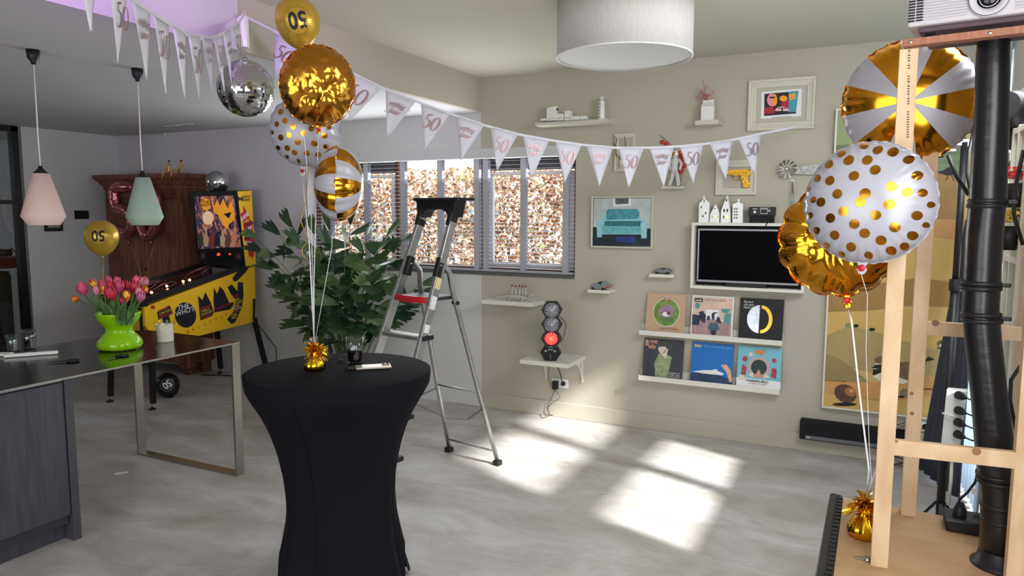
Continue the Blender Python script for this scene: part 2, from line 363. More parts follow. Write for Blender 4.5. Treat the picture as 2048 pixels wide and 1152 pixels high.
# window frame, panes
m_wb = M('brown_timber_frame', (104, 66, 46), .5, var=.15, vs=20)
m_wd = M('dark_timber_frame', (60, 44, 38), .5)
m_vent = M('grey_vent', (88, 92, 92), .5)
wf = MB(); YW = WY+.13
def xw(px): return PY(px, 440, YW).x
posts = [X0+.03, xw(795), xw(970), X1-.03]
for x, w in zip(posts, (.05, .035, .075, .06)): wf.box(x-w/2, x+w/2, YW, YW+.06, ZB, ZT)
wf.box(X0, X1, YW, YW+.06, ZB, ZB+.05); wf.box(X0, X1, YW, YW+.06, ZT-.02, ZT)
win = struct('window_1', wf, m_wb)
for a, c_ in ((posts[0], posts[1]), (posts[2], posts[3])):
    ca = MB().box(a+.074, c_-.074, YW+.012, YW+.048, 2.12, 2.149).box(a+.074, c_-.074, YW+.012, YW+.048, ZB+.051, ZB+.09)
    ca.box(a+.03, a+.075, YW+.01, YW+.05, ZB+.05, 2.15).box(c_-.075, c_-.03, YW+.01, YW+.05, ZB+.05, 2.15)
    ca.build('casement', M('pale_casement', (205, 203, 200), .5), win)
    v_ = MB().box(a+.03, c_-.03, YW+.0, YW+.05, 2.165, 2.27)
    for k in range(4): v_.box(a+.05, c_-.05, YW-.008, YW, 2.175+k*.024, 2.187+k*.024)
    v_.build('vent_grille', m_vent, win)
for a, c_ in ((posts[0], posts[1]), (posts[1], posts[2]), (posts[2], posts[3])):
    MB().box(a, c_, YW+.028, YW+.033, ZB+.05, ZT-.02).build('pane', m_glass, win)
# three venetian blinds
m_slat = M('white_blind_slat', (236, 232, 240), .5); m_tape = M('grey_ladder_tape', (172, 172, 178), .8); m_tape_lit = M('lit_ladder_tape', (205, 208, 228), .8)  # rear tapes: bluish daylight on them is put into the colour
xb = [X0+.02, PY(799, 440, WY+.05).x, PY(962, 440, WY+.05).x, X1-.01]
tp = [[660, 733], [806, 880, 953], [971, 1046, 1131]]
lab = ['white venetian blind with grey tapes behind the striped balloon, left part of the window', 'white venetian blind over the middle panes, above the black ladder tray', 'white venetian blind over the right-hand panes beside the beige wall']
sl_me = None
for i in range(3):
    a, c_ = xb[i]+.004, xb[i+1]-.004
    t = thing('venetian_blind', lab[i], 'blind', ((a+c_)/2, WY+.05, ZB), 'venetian blinds in the long window')
    nz = 28; first = None
    for k in range(nz):
        z = ZB+.05+k*.0365
        if first is None:
            mb = MB(); mb.hexa([(a, WY+.03, z-.003), (c_, WY+.03, z-.003), (c_, WY+.07, z), (a, WY+.07, z), (a, WY+.03, z-.0008), (c_, WY+.03, z-.0008), (c_, WY+.07, z+.0022), (a, WY+.07, z+.0022)])
            first = mb.build('slat', m_slat, t)
        else:
            o = first.copy(); COL.objects.link(o); o.location = (0, 0, k*.0365)
    MB().box(a, c_, WY+.028, WY+.072, ZB+.008, ZB+.03).build('bottom_rail', m_tape, t, .003)
    for px in tp[i]:
        x = PY(px, 440, WY+.028).x
        MB().box(x-.027, x+.027, WY+.026, WY+.028, ZB+.01, ZT-.02).build('ladder_tape', m_tape, t)
        MB().box(x-.027, x+.027, WY+.072, WY+.074, ZB+.01, ZT-.02).build('ladder_tape', m_tape_lit, t)
# outdoors: ground, hedge, pale building far behind
struct('ground', MB().box(-22, 6, WY+.2, 30, -.3, -.2), M('garden_ground', (205, 198, 186), .95))
rs = np.random.RandomState(5)
N = 34000; HZ = PY(840, 338, 8.2).z
cx = rs.uniform(-8.6, -2.0, N); cz = rs.uniform(-.1, HZ, N)+0*cx; cyy = 8.2+rs.normal(0, .13, N)
keep = rs.rand(N) < np.where(cz < .75, .35, np.where((cx < -5.8) & (cz < 1.6), .62, 1.0)); cx, cz, cyy = cx[keep], cz[keep], cyy[keep]; N = len(cx)
def leafcloud(name, sel, size, mat, parent):
    c = np.stack([cx[sel], cyy[sel], cz[sel]], 1); n = len(c)
    a = rs.normal(size=(n, 3)); a /= np.linalg.norm(a, axis=1)[:, None]
    b_ = rs.normal(size=(n, 3)); b_ -= (b_*a).sum(1)[:, None]*a; b_ /= np.linalg.norm(b_, axis=1)[:, None]
    nn = np.cross(a, b_); s = rs.uniform(.7, 1.25, n)[:, None]*size
    pts = np.stack([c-a*s, c+b_*s*.5+nn*s*.12, c+a*s, c-b_*s*.5+nn*s*.12], 1).reshape(-1, 3)
    f = np.arange(4*n).reshape(-1, 4); tri = np.concatenate([f[:, [0, 1, 2]], f[:, [0, 2, 3]]])
    o = V((-5.3, 8.2, 0)); me = bpy.data.meshes.new(name); me.from_pydata((pts-np.array(o)).tolist(), [], tri.tolist()); me.materials.append(mat)
    ob = bpy.data.objects.new(name, me); COL.objects.link(ob); ob.parent = parent; ob['kind'] = 'stuff'
hedge = thing('beech_hedge', 'tall hedge of dry copper-brown leaves seen outside through the window blinds', 'hedge', (-5.3, 8.2, 0))
q = rs.rand(N)
leafcloud('leaves', q < .34, .040, M('copper_leaf', (196, 142, 104), .6), hedge)
leafcloud('leaves', (q >= .34) & (q < .70), .040, M('pale_dry_leaf', (232, 204, 172), .6), hedge)
leafcloud('leaves', (q >= .70) & (q < .92), .038, M('dark_dry_leaf', (138, 88, 62), .6), hedge)
leafcloud('leaves', q >= .92, .036, M('green_leaf', (140, 150, 80), .6), hedge)
mb = MB()
for k in range(18):
    x = -8.2+k*.37+R.uniform(-.1, .1); y = 8.25+R.uniform(-.08, .1)
    pth = [(x, y, -.2)]
    for j in range(5): pth.append((x+R.uniform(-.08, .08)*(j+1), y, .3+j*.5))
    mb.tube(pth, [.035, .03, .025, .018, .012, .008], 5)
    for j in range(5):
        z = .4+.35*j; mb.tube([(x, y, z), (x+R.uniform(-.3, .3), y, z+.25), (x+R.uniform(-.45, .45), y-.05, z+.5)], [.012, .009, .004], 4)
mb.build('branches', M('bark', (105, 90, 75), .9), hedge, kind='stuff')
bd = thing('neighbouring_building', 'pale house front with flat white roof line beyond the hedge', 'building', (-6.5, 16, 0))
MB().box(-16, 0, 16, 18, -.2, 2.75).build('wall', M('pale_render', (222, 216, 205), .9), bd)
MB().box(-16.3, .3, 15.7, 18.3, 2.75, 2.95).build('roof', M('white_roof_edge', (235, 235, 235), .8), bd)
for k in range(4): MB().box(-13+k*3.4, -11.6+k*3.4, 15.98, 16.0, .9, 2.1).build('window', M('far_window_glass', (110, 125, 135), .2), bd)
# small fittings on the low ceiling
m_fit = M('downlight_metal', (190, 190, 190), .4, .6)
for lb, px, py in (('small round downlight in the low ceiling left of the hanging pennants', 775, 222), ('small round downlight in the low ceiling above the window, right one', 815, 221)):
    p = PZ(px, py, ZL); t = thing('downlight', lb, 'lamp', p, 'downlights above the window')
    MB().lathe([(.032, 0), (.032, -.004), (.02, -.005)], p, 20).build('rim', m_fit, t); MB().cyl(p-V((0, 0, .002)), p-V((0, 0, .005)), .02, 16).build('lens', m_black, t)
p, q_ = PZ(240, 269, ZL), PZ(330, 266, ZL)
t = thing('curtain_rail', 'thin grey rail on the low ceiling above the old cupboard', 'rail', (p+q_)/2); MB().bar(p-V((0, 0, .01)), q_-V((0, 0, .01)), .012, .012).build('rail', m_fit, t); MB().ball(q_-V((0, 0, .012)), .014, 10, 6).build('end_stop', m_matte, t)
for k, (px, py) in enumerate(((343, 251), (369, 248))):
    p = PZ(px, py, ZL); tag(MB().bar(p+V((-.11, 0, -.004)), p+V((.11, 0, -.004)), .03, .006).build('ceiling_vent', m_matte), ['pale slot vent in the low ceiling, left of the two', 'pale slot vent in the low ceiling, right of the two'][k], 'vent', 'slot vents in the low ceiling')
# light switch and small picture on the left wall
a, c_ = PX(148, 421, LX), PX(177, 438, LX)
t = thing('light_switch', 'black double light switch on the grey wall beside the gold balloon', 'switch', (LX, (a.y+c_.y)/2, c_.z))
MB().box(LX, LX+.012, a.y, c_.y, c_.z, a.z).build('plate', m_black, t, .002)
MB().box(LX+.012, LX+.018, a.y+.012, (a.y+c_.y)/2-.002, c_.z+.012, a.z-.012).build('rocker', m_blackm, t); MB().box(LX+.012, LX+.018, (a.y+c_.y)/2+.002, c_.y-.012, c_.z+.012, a.z-.012).build('rocker', m_blackm, t)
a, c_ = PX(86, 426, LX), PX(124, 462, LX)
t = thing('picture', 'small black picture frame on the left wall below the pink lamp shade', 'picture', (LX, (a.y+c_.y)/2, c_.z))
MB().box(LX, LX+.02, a.y, c_.y, c_.z, a.z).box(LX, LX+.001, a.y, c_.y, c_.z, a.z).build('frame', m_black, t, .002)
MB().box(LX+.02, LX+.022, a.y+.03, c_.y-.03, c_.z+.035, a.z-.035).build('print', M('grey_print', (150, 145, 140), .7, var=.6, vs=60), t)
# study furniture behind the glass
zc = PX(20, 538, LX-.5).z
t = thing('black_cabinet', 'tall black cabinet behind the glass partition with papers on top', 'cabinet', (LX-.55, 3.9, 0))
MB().box(LX-.95, LX-.2, 2.9, 4.58, 0, zc).build('body', m_blackm, t, .005)
for k in range(3): MB().box(LX-.2, LX-.18, 2.92+k*.56, 3.46+k*.56, .05, zc-.03).build('door', m_black, t, .003)
tag(MB().obox((LX-.45, 4.25, zc+.006), (.14, 0, 0), (0, .22, .0), (0, 0, .005)).build('paper_stack', m_matte, None), 'loose white papers lying on the black cabinet behind the glass', 'papers')
p = PX(5, 520, LX-.75)
tag(MB().box(LX-.9, LX-.6, p.y-.25, p.y+.22, zc, zc+.12).build('storage_box', M('brown_leather', (110, 55, 45), .5)), 'low reddish-brown box on the black cabinet behind the glass', 'box')
p = PX(40, 500, LX-.6)
tag(MB().box(LX-.62, LX-.40, p.y-.03, p.y+.03, zc, PX(40, 465, LX-.6).z).build('red_book', M('red_cover', (150, 40, 50), .5)), 'upright red book at the cabinet end behind the glass', 'book')
t = thing('desk_lamp', 'desk lamp with a curved brass arm behind the glass partition', 'lamp', (LX-.35, 4.3, zc))
pts = [PX(a, b, LX-.35) for a, b in ((48, 528), (40, 520), (32, 505), (24, 497), (16, 500), (12, 506))]
MB().tube(pts, .008, 8).build('arm', M('aged_brass', (120, 95, 70), .4, .8), t); MB().tube([pts[-1]-V((0, -.05, 0)), pts[-1]-V((0, .09, -.01)), pts[-1]-V((0, .14, .01))], [.035, .045, .03], 12).build('lamp_shade', M('brown_shade', (85, 65, 55), .4), t)
MB().lathe([(0, 0), (.06, 0), (.06, .01), (.01, .02)], V((LX-.35, pts[0].y, zc)), 16).build('base', m_black, t)
# study window panel with blind light
t = thing('roller_blind', 'pale blue lit window blind seen through the glass partition', 'blind', (-10.95, 5, 1.2))
a = PX(18, 335, -10.9); 
MB().box(-10.999, -10.9, a.y, a.y+.75, 1.0, a.z).build('blind_cloth', M('backlit_blind', (190, 205, 215), .8, emit=.35), t)
for k in range(12): MB().box(-10.9, -10.885, a.y, a.y+.75, 1.05+k*(a.z-1.1)/12, 1.065+k*(a.z-1.1)/12).build('slat', m_matte, t)
# ------------------------------------------------------------ kitchen island
IX, IXB, IYE, IZ = -3.785, -4.80, 3.52, .92
m_top = M('steel_worktop', (104, 98, 94), .17, 1, bump=.01, bs=(200, 3, 3))
t = thing('worktop', 'long dark steel worktop with a flat-bar frame leg at its end', 'worktop', (-4.3, 1.8, 0))
MB().box(IXB, IX, -.6, IYE, IZ-.008, IZ).build('top_plate', m_top, t)
MB().box(IX-.006, IX+.001, -.6, IYE, IZ-.012, IZ-.001).build('front_edge', M('bare_steel_edge', (205, 200, 192), .3, 1), t)
for x0 in (IX-.018, IXB):
    MB().box(x0, x0+.018, IYE-.065, IYE, .014, IZ-.012).build('leg', m_steel, t, .001)
MB().box(IXB, IX, IYE-.065, IYE, 0, .014).build('foot_bar', m_steel, t, .001)
MB().box(IXB+.018, IX-.018, IYE-.065, IYE, IZ-.03, IZ-.012).build('top_bar', m_steel, t, .001)
m_cab = wood('anthracite_oak_front', (80, 80, 90), (66, 66, 76), (9, 9, .9), .5, 3, .2)
t = thing('kitchen_cabinet', 'anthracite wood-grain island cabinet with recessed plinth under the steel worktop', 'cabinet', (-4.3, 1.0, 0))
MB().box(IXB+.05, -3.852, -.6, 2.345, .1, IZ-.012).build('carcass', M('cabinet_body', (60, 60, 66), .6), t)
MB().box(-3.85, -3.83, 1.2, 2.345, .152, .885).build('door', m_cab, t, .002)
MB().box(-3.85, -3.83, -.6, 1.196, .152, .885).build('door', m_cab, t, .002)
MB().box(-3.852, -3.834, -.6, 2.34, .893, .918).build('grip_rail', M('alu_rail', (196, 192, 184), .35, 1), t)
MB().box(IXB+.05, -3.905, -.6, 2.35, 0, .15).build('plinth', m_cab, t)
MB().box(IXB+.05, -3.825, 2.352, 2.395, 0, IZ-.012).build('end_panel', M('end_panel_grey', (74, 74, 80), .5), t, .001)
# tumblers
def tumbler(p, h, r, label, fill=0, ribs=18, fcol=(28, 10, 12), lab2=None):
    t = thing('tumbler', label, 'glass', p)
    md = lambda a, s: 1+.02*math.cos(ribs*a)
    n = ribs*4
    MB().lathe([(0, 0), (r*.78, 0), (r*.80, .01), (r*.88, h*.5), (r, h), (r-.003, h), (r*.86, h*.5), (r*.74, .014), (0, .012)], p, n, mod=lambda a, s: md(a, s) if .1 < s < .45 else 1).build('glass', m_drinkglass, t)
    if fill: MB().lathe([(0, .013), (r*.73, .015), (r*.84, h*.5 if fill > .5 else h*fill), (r*(.80+.14*fill), h*fill), (0, h*fill)], p, 32).build('cola', M('dark_cola', fcol, .1, spec=.5), t)
    return t
tumbler(PZ(26, 703, IZ), .105, .036, 'empty ribbed drinking glass on the worktop, left of the cola glass', 0)
tumbler(PZ(59, 698, IZ), .125, .042, 'glass of dark cola on the kitchen worktop beside the empty glass', .85)
# tape / foil roll with clear wrap
a, c_ = PZ(8, 716, IZ), PZ(117, 708, IZ)
t = thing('wrapped_tube', 'long white tube in clear wrap lying on the worktop', 'packaging', (a+c_)/2)
MB().bar(a+V((0, 0, .012)), c_+V((0, 0, .012)), .035, .02, side=V((1, -1, 0))).build('tube', m_gloss, t, .006)
MB().bar(a+(c_-a)*.8+V((0, 0, .013)), a+(c_-a)*.803+V((0, 0, .013)), .037, .022, side=V((1, -1, 0))).build('end_cap', m_matte, t)
a = PZ(-30, 712, IZ); c_ = PZ(22, 712, IZ)
tag(MB().bar(a+V((0, 0, .01)), c_+V((0, 0, .01)), .06, .016, side=V((1, -1, 0))).build('paper_bag', m_matte, None, .004), 'crumpled white paper wrapper behind the white tube at the worktop corner', 'wrapper')
def scissors(a, c_, label, w=.02):
    a, c_ = V(a), V(c_); d = (c_-a); l = d.length; d.normalize(); s = V((-d.y, d.x, 0)); z = V((0, 0, .006))
    t = thing('scissors', label, 'scissors', (a+c_)/2)
    for k in (-1, 1):
        MB().prism([a+z, a+d*l*.62+s*k*.004+z, a+d*l*.62+s*k*.014+z, a+d*l*.1+s*k*.006+z], (0, 0, .003)).build('blade', m_blackm, t)
        ctr = a+d*l*.80+s*k*.02+z; pts = [ctr+d*math.cos(q)*l*.18+s*math.sin(q)*.016 for q in np.linspace(0, 2*pi, 15)]
        MB().tube(pts, .005, 6, False).build('handle', m_black, t)
scissors(PZ(94, 727, IZ), PZ(159, 722, IZ), 'black scissors lying nearest the worktop edge, left pair')
scissors(PZ(215, 719, IZ), PZ(252, 711, IZ), 'black folded pair of scissors lying in front of the green vase')
# ribbon roll in cellophane
p = PZ(331, 683, IZ)
t = thing('ribbon_roll', 'fat white roll in crinkled cellophane near the worktop end', 'roll', p)
MB().lathe([(0, 0), (.050, 0), (.052, .01), (.052, .115), (.045, .12), (.02, .118), (.02, .1), (0, .1)], p, 32).build('paper_roll', M('cream_paper', (226, 218, 200), .7, bump=.3, bs=60), t)
rr = np.random.RandomState(2); rows = []
for j in range(7):
    z = .03+j*.018; rows.append([p+V((math.cos(q)*(.054+rr.uniform(0, .005)+(.008 if j > 4 else 0)), math.sin(q)*(.054+rr.uniform(0, .005)+(.008 if j > 4 else 0)), z+rr.uniform(-.003, .003))) for q in np.linspace(0, 2*pi, 24, False)])
MB().grid(rows, False, True).build('cellophane_wrap', m_glass, t)
# green vase
p = PZ(238, 694, IZ); p = V((-4.262, 2.99, IZ))
t = thing('vase', 'lime green hourglass-shaped glass vase on the steel worktop', 'vase', p)
MB().lathe([(0, .004), (.11, .004), (.127, .012), (.134, .03), (.128, .055), (.105, .085), (.085, .105), (.078, .122), (.085, .145), (.105, .17), (.122, .195), (.130, .225), (.132, .235), (.126, .236), (.122, .225), (.1, .175), (.075, .14), (.07, .12), (0, .1)], p, 48).build('body', M('lime_glass', (140, 200, 10), .1, spec=.6), t)
MB().lathe([(0, 0), (.118, 0), (.121, .006), (0, .008)], p, 40).build('clear_base', m_glass, t)
# tulips
cpk = M('pink_petal', (226, 88, 128), .5, var=.35, vs=30, sub=.2); crd = M('red_pink_petal', (205, 40, 75), .5, var=.3, vs=30, sub=.2); cyr = M('red_yellow_petal', (232, 170, 40), .5, var=.0, sub=.2)
cpp = M('purple_pink_petal', (196, 110, 150), .5, var=.3, vs=30); clp = M('pale_pink_petal', (236, 150, 170), .5, var=.2, vs=30)
ntt = cyr.node_tree; tcx = ntt.nodes.new('ShaderNodeTexCoord'); mpx = ntt.nodes.new('ShaderNodeMapping'); mpx.inputs['Scale'].default_value = (60, 60, 12); nn = ntt.nodes.new('ShaderNodeTexNoise'); nn.inputs['Scale'].default_value = 1
crx = ntt.nodes.new('ShaderNodeValToRGB'); crx.color_ramp.elements[0].position = .45; crx.color_ramp.elements[1].position = .55; crx.color_ramp.elements[0].color = (*lin((205, 40, 35)), 1); crx.color_ramp.elements[1].color = (*lin((240, 190, 60)), 1)
ntt.links.new(tcx.outputs['Object'], mpx.inputs[0]); ntt.links.new(mpx.outputs[0], nn.inputs[0]); ntt.links.new(nn.outputs[0], crx.inputs[0]); ntt.links.new(crx.outputs[0], ntt.nodes['Principled BSDF'].inputs['Base Color'])
m_stem = M('tulip_green', (92, 128, 62), .5, var=.2, vs=20); m_leaf = M('tulip_leaf', (82, 122, 66), .45, var=.25, vs=15)
def tulip(base, head, r, h, mat, label, tilt):
    t = thing('tulip', label, 'flower', base, 'tulips in the green vase')
    head = V(head); ax = V(tilt).normalized(); x, y = perp(ax)
    for k in range(6):
        a0 = k*pi/3+(.2 if k % 2 else 0); ri = r*(1 if k % 2 == 0 else .9); rows = []
        for j in range(6):
            s = j/5; rr_ = ri*(math.sin(min(1, s*1.35+.12)*pi*.5)*(1-.42*max(0, s-.45)/.55*1.0)); w_ = .62*math.sin(pi*(.12+.86*s))**.7+.02
            rows.append([head+ax*(h*s)+(x*math.cos(a0+q*w_)+y*math.sin(a0+q*w_))*rr_*(1-.06*abs(q)) for q in (-1, -.5, 0, .5, 1)])
        MB().grid(rows).build('petal', mat, t)
    b_ = V(base); mid = (b_+head)/2+V((R.uniform(-.01, .01), R.uniform(-.01, .01), .02))
    MB().tube([b_, mid, head], .0035, 6).build('stem', m_stem, t)
    d = V((head.x-b_.x, head.y-b_.y, 0)); d = (d+V((R.uniform(-.03, .03), R.uniform(-.03, .03), 0))); d = d.normalized() if d.length > 1e-3 else V((1, 0, 0)); sd_ = V((-d.y, d.x, 0))
    ll = R.uniform(.12, .17); rows = []
    for j in range(7):
        s = j/6; c0 = b_+d*(.02+.05*s*s)+V((0, 0, ll*s*1.05)); w_ = .017*math.sin(pi*(.15+.83*s)); rows.append([c0-sd_*w_+d*.004, c0, c0+sd_*w_+d*.004])
    MB().grid(rows).build('leaf', m_leaf, t)
TU = [(158, 590, -.02, cyr, 'drooping red and yellow', 'far left of the bouquet', (-1, -.3, .15), .8), (169, 576, 0, cpk, 'large open pink', 'left edge of the bouquet', (-.5, 0, 1), 1.25), (188, 567, .03, cyr, 'yellow and red', 'top left of the bouquet', (-.2, 0, 1), .9),
 (193, 580, -.06, clp, 'slim pale pink', 'left, in front of the big pink one', (-.1, 0, 1), .8), (205, 569, .08, cpk, 'pink', 'back row left of centre', (-.2, .2, 1), 1), (208, 580, -.08, cyr, 'yellow and red', 'front left of centre', (0, -.1, 1), .85),
 (213, 562, .12, cpk, 'tall pink', 'rear left of centre', (0, .2, 1), 1), (221, 572, .02, crd, 'deep pink', 'middle of the bouquet', (0, 0, 1), 1), (226, 586, -.12, crd, 'large red and pink', 'front centre of the bouquet', (0, -.3, 1), 1.3),
 (238, 572, .05, cpk, 'pink', 'just right of centre', (.1, 0, 1), 1.1), (254, 590, -.12, cyr, 'yellow and red', 'front, right of the big red one', (.05, -.1, 1), .95), (244, 600, -.13, crd, 'small red bud', 'low in the front of the bouquet', (0, -.1, 1), .55),
 (251, 570, .1, crd, 'dark pink', 'rear right of centre', (.1, .1, 1), .95), (271, 560, .06, cpk, 'highest pink', 'top right of the bouquet', (.3, 0, 1), 1.0), (284, 561, .08, clp, 'pale pink', 'far upper right of the bouquet', (.6, 0, 1), .95),
 (268, 573, -.03, crd, 'rosy pink', 'right, below the highest one', (.2, 0, 1), 1.1), (286, 578, -.02, cyr, 'yellow and red', 'right edge of the bouquet', (.5, 0, 1), .85), (280, 592, -.08, cpp, 'mauve', 'low on the right of the bouquet', (.4, -.1, 1), .95),
 (277, 584, -.05, clp, 'blush pink', 'right side behind the mauve one', (.2, 0, 1), .9), (232, 562, .14, cpk, 'rear pink', 'back of the bouquet, centre', (0, .2, 1), .9)]
for i, (px, py, dy, mt, cl, where, tl, sc_) in enumerate(TU):
    h = PY(px, py, 2.99+dy); hd = h-V((0, 0, .03*sc_)); b_ = V((p.x+(h.x-p.x)*.42, 2.99+dy*.5, IZ+.17))
    tulip(b_, hd-V((0, 0, .008)), .033*sc_, .072*sc_, mt, f'{cl} tulip in the green vase, {where}', tl)
# ------------------------------------------------------------ old wardrobe
XL, XR, YFr, ZW = -7.84, -6.60, 5.42, 2.19
t = thing('wardrobe', 'antique brown pine wardrobe with moulded cornice standing in the corner behind the pinball machine', 'wardrobe', ((XL+XR)/2, 5.6, 0))
MB().box(XL, XR, YFr+.02, WY-.02, .13, 2.03).build('body', m_oldwood, t)
prof = [(.0, 2.02), (.012, 2.03), (.012, 2.06), (.03, 2.08), (.05, 2.12), (.075, 2.14), (.085, 2.165), (.085, 2.19), (0, 2.19)]
rows = [[V((XL-a, WY-.02, z)), V((XL-a, YFr-a, z)), V((XR+a, YFr-a, z)), V((XR+a, WY-.02, z))] for a, z in prof]
MB().grid(rows, False).box(XL, XR, YFr, WY-.02, 2.03, 2.189).build('cornice', m_oldwood, t)
MB().box(XL-.02, XR+.02, YFr-.02, WY-.02, .13, .36).build('base_plinth', m_oldwood, t, .006)
for x in (XL+.04, XL+.44, XR-.44-.0, XR-.07):
    pass
MB().box(XL, XL+.07, YFr, YFr+.02, .36, 2.03).build('stile', m_oldwood, t, .003); MB().box(XR-.07, XR, YFr, YFr+.02, .36, 2.03).build('stile', m_oldwood, t, .003)
mid = (XL+XR)/2
for a, c_ in ((XL+.075, mid-.004), (mid+.004, XR-.075)):
    d = MB().box(a, a+.09, YFr-.006, YFr+.02, .38, 1.92).box(c_-.09, c_, YFr-.006, YFr+.02, .38, 1.92).box(a+.09, c_-.09, YFr-.006, YFr+.02, 1.80, 1.92).box(a+.09, c_-.09, YFr-.006, YFr+.02, .38, .5).box(a+.09, c_-.09, YFr+.0, YFr+.02, .5, 1.80).build('door', m_oldwood, t, .003)
    n_ = 4; w_ = (c_-.09-a-.09)/n_
    for k in range(n_): MB().box(a+.09+k*w_+.002, a+.09+(k+1)*w_-.002, YFr-.001, YFr+.003, .505, 1.795).build('panel_board', m_oldwood, d)
MB().cyl((mid+.03, YFr-.006, 1.15), (mid+.03, YFr-.03, 1.15), .014, 12).build('door_knob', m_black, t)
MB().box(XL+.08, XR-.08, YFr-.004, YFr+.02, 1.93, 2.02).build('frieze', m_oldwood, t, .003)
for x in (XL+.08, XR-.08): 
    MB().lathe([(.04, 0), (.055, .02), (.06, .06), (.095, .08), (.1, .1), (.1, .13)], (x, YFr+.06, 0), 8, smooth=False).build('foot', m_oldwood, t)
    MB().box(x-.05, x+.05, WY-.14, WY-.03, 0, .13).build('foot', m_oldwood, t)
# gilt sitting figures on the cornice
def figure(px, label, lean, arm):
    s0 = PY(px, 353, YFr-.085+.03); z = ZW; b_ = V((s0.x, YFr-.05, z))
    t = thing('figurine', label, 'figurine', b_, 'gilt figures sitting on the wardrobe')
    hip = b_+V((0, 0, .022)); ch = hip+V((lean*.065, .0, .082)); nk = ch+V((lean*.008, 0, .022)); hd = nk+V((-.004, -.004, .024))
    mb = MB().tube([hip-V((0, 0, .018)), hip, (hip+ch)/2, ch, nk], [.012, .017, .013, .017, .007], 10)
    kx = -.045-abs(lean)*.03
    for s in (-.012, .014):
        kn = b_+V((kx, -.045+s*.3, .03+s*.2)); an = kn+V((-.012-abs(lean)*.01, -.015, -.095))
        mb.tube([hip+V((0, s*.6, 0)), (hip+kn)/2+V((0, s*.4, .004)), kn, (kn+an)/2, an], [.012, .011, .009, .008, .0055], 8); mb.tube([an, an+V((-.016, -.008, -.006))], [.006, .004], 6)
    if arm == 0:
        for s in (-1, 1): mb.tube([ch+V((0, .016*s, .006)), ch+V((-.012, .02*s, -.035)), b_+V((kx*.7, -.03+.01*s, .045))], [.007, .006, .004], 7)
    else:
        mb.tube([ch+V((.004, .012, .006)), ch+V((.045, .012, -.03)), b_+V((.125, .01, .006))], [.007, .006, .004], 7); mb.tube([ch+V((-.004, -.014, .004)), ch+V((-.012, -.018, -.04)), b_+V((.0, -.02, .01))], [.007, .006, .004], 7)
    mb.build('body', M('gilt', (222, 176, 70), .35, .7), t)
    mb = MB().ball(hd, .0155, 12, 8, (.85, 1, 1.15)); mb.ball(hd+V((-.013, -.004, -.001)), .004, 6, 4); mb.build('head', M('gilt_face', (224, 180, 90), .4, .6), t)
    MB().ball(hd+V((.003, .002, .005)), .0165, 12, 8, (.9, 1.02, 1)).build('hair', M('dark_hair', (60, 40, 20), .6), t)
    t.scale = (.8, .8, .8)
for f_a in (0,): pass
figure(338, 'upright sitting gilt figurine on the wardrobe cornice, left one', .1, 0)
figure(357, 'leaning gilt figurine propped on one straight arm, right one on the wardrobe', .75, 1)
# ------------------------------------------------------------ pinball machine
SX = -5.77; SXL = -6.34; PS = lambda x, y: PX(x, y, SX+.002)
m_yel = M('yellow_cabinet_paint', (240, 190, 28), .4); m_blk = M('black_cabinet_paint', (20, 20, 26), .35)
m_pb = M('black_print', (22, 24, 32), .4); m_pr = M('red_print', (196, 30, 60), .5); m_pw = M('white_print', (235, 235, 235), .5); m_por = M('orange_print', (200, 80, 30), .5); m_py = M('yellow_print', (226, 190, 60), .5)
t = thing('pinball_machine', 'yellow and black pinball machine on black legs beside the old wardrobe', 'pinball machine', (-6.05, 4.9, 0))
S = lambda x, y: PX(x, y, SX)
side = [S(288, 609), S(300, 610), S(497, 535), S(510, 533), S(512, 643), S(398, 672), S(342, 665), S(298, 661), S(291, 652)]
side = [V((0, q.y, q.z)) for q in side]
body = MB().prism([V((SX, q.y, q.z)) for q in side], (SXL-SX, 0, 0)).build('cabinet', m_yel, t, .003)
yf, zf = side[0].y, side[0].z; yb, zb = side[2].y, side[2].z
# side rail + glass + playfield
for x in (SX-.012, SXL-.012): MB().bar((x+.012, yf, zf+.03), (x+.012, yb, zb+.03), .035, .05, side=(1, 0, 0)).build('side_rail', m_blk, t, .002)
MB().add([(SXL+.03, yf+.03, zf+.035), (SX-.03, yf+.03, zf+.035), (SX-.03, yb, zb+.04), (SXL+.03, yb, zb+.04)], [(0, 1, 2, 3)]).build('playfield_glass', M('dark_reflective_glass', (34, 14, 18), .06, spec=.9), t)
MB().box(SXL-.01, SX+.01, yf-.03, yf+.04, zf-.02, zf+.045).build('lockdown_bar', m_blk, t, .006)
pf = MB()
for k in range(6):
    u_ = R.uniform(.1, .7); x = R.uniform(SXL+.12, SX-.12); c0 = V((x, yf+(yb-yf)*u_, zf+(zb-zf)*u_+.052)); pf.tube([c0+V((.07*math.cos(q), .12*math.sin(q), .008+.04*math.sin(q))) for q in np.linspace(0, 2.2*pi*.7, 12)], .003, 5)
pf.build('wire_ramp', M('pink_wire', (190, 120, 130), .25, .7), t, kind='stuff')
for k, (u_, x) in enumerate(((.14, SX-.12), (.43, SX-.13), (.47, SX-.10), (.30, SX-.16))):
    MB().ball((x, yf+(yb-yf)*u_, zf+(zb-zf)*u_+.05), .012, 8, 6).build('lamp', M('warm_lamp%d' % k, (255, 200, 120), .4, emit=9), t)
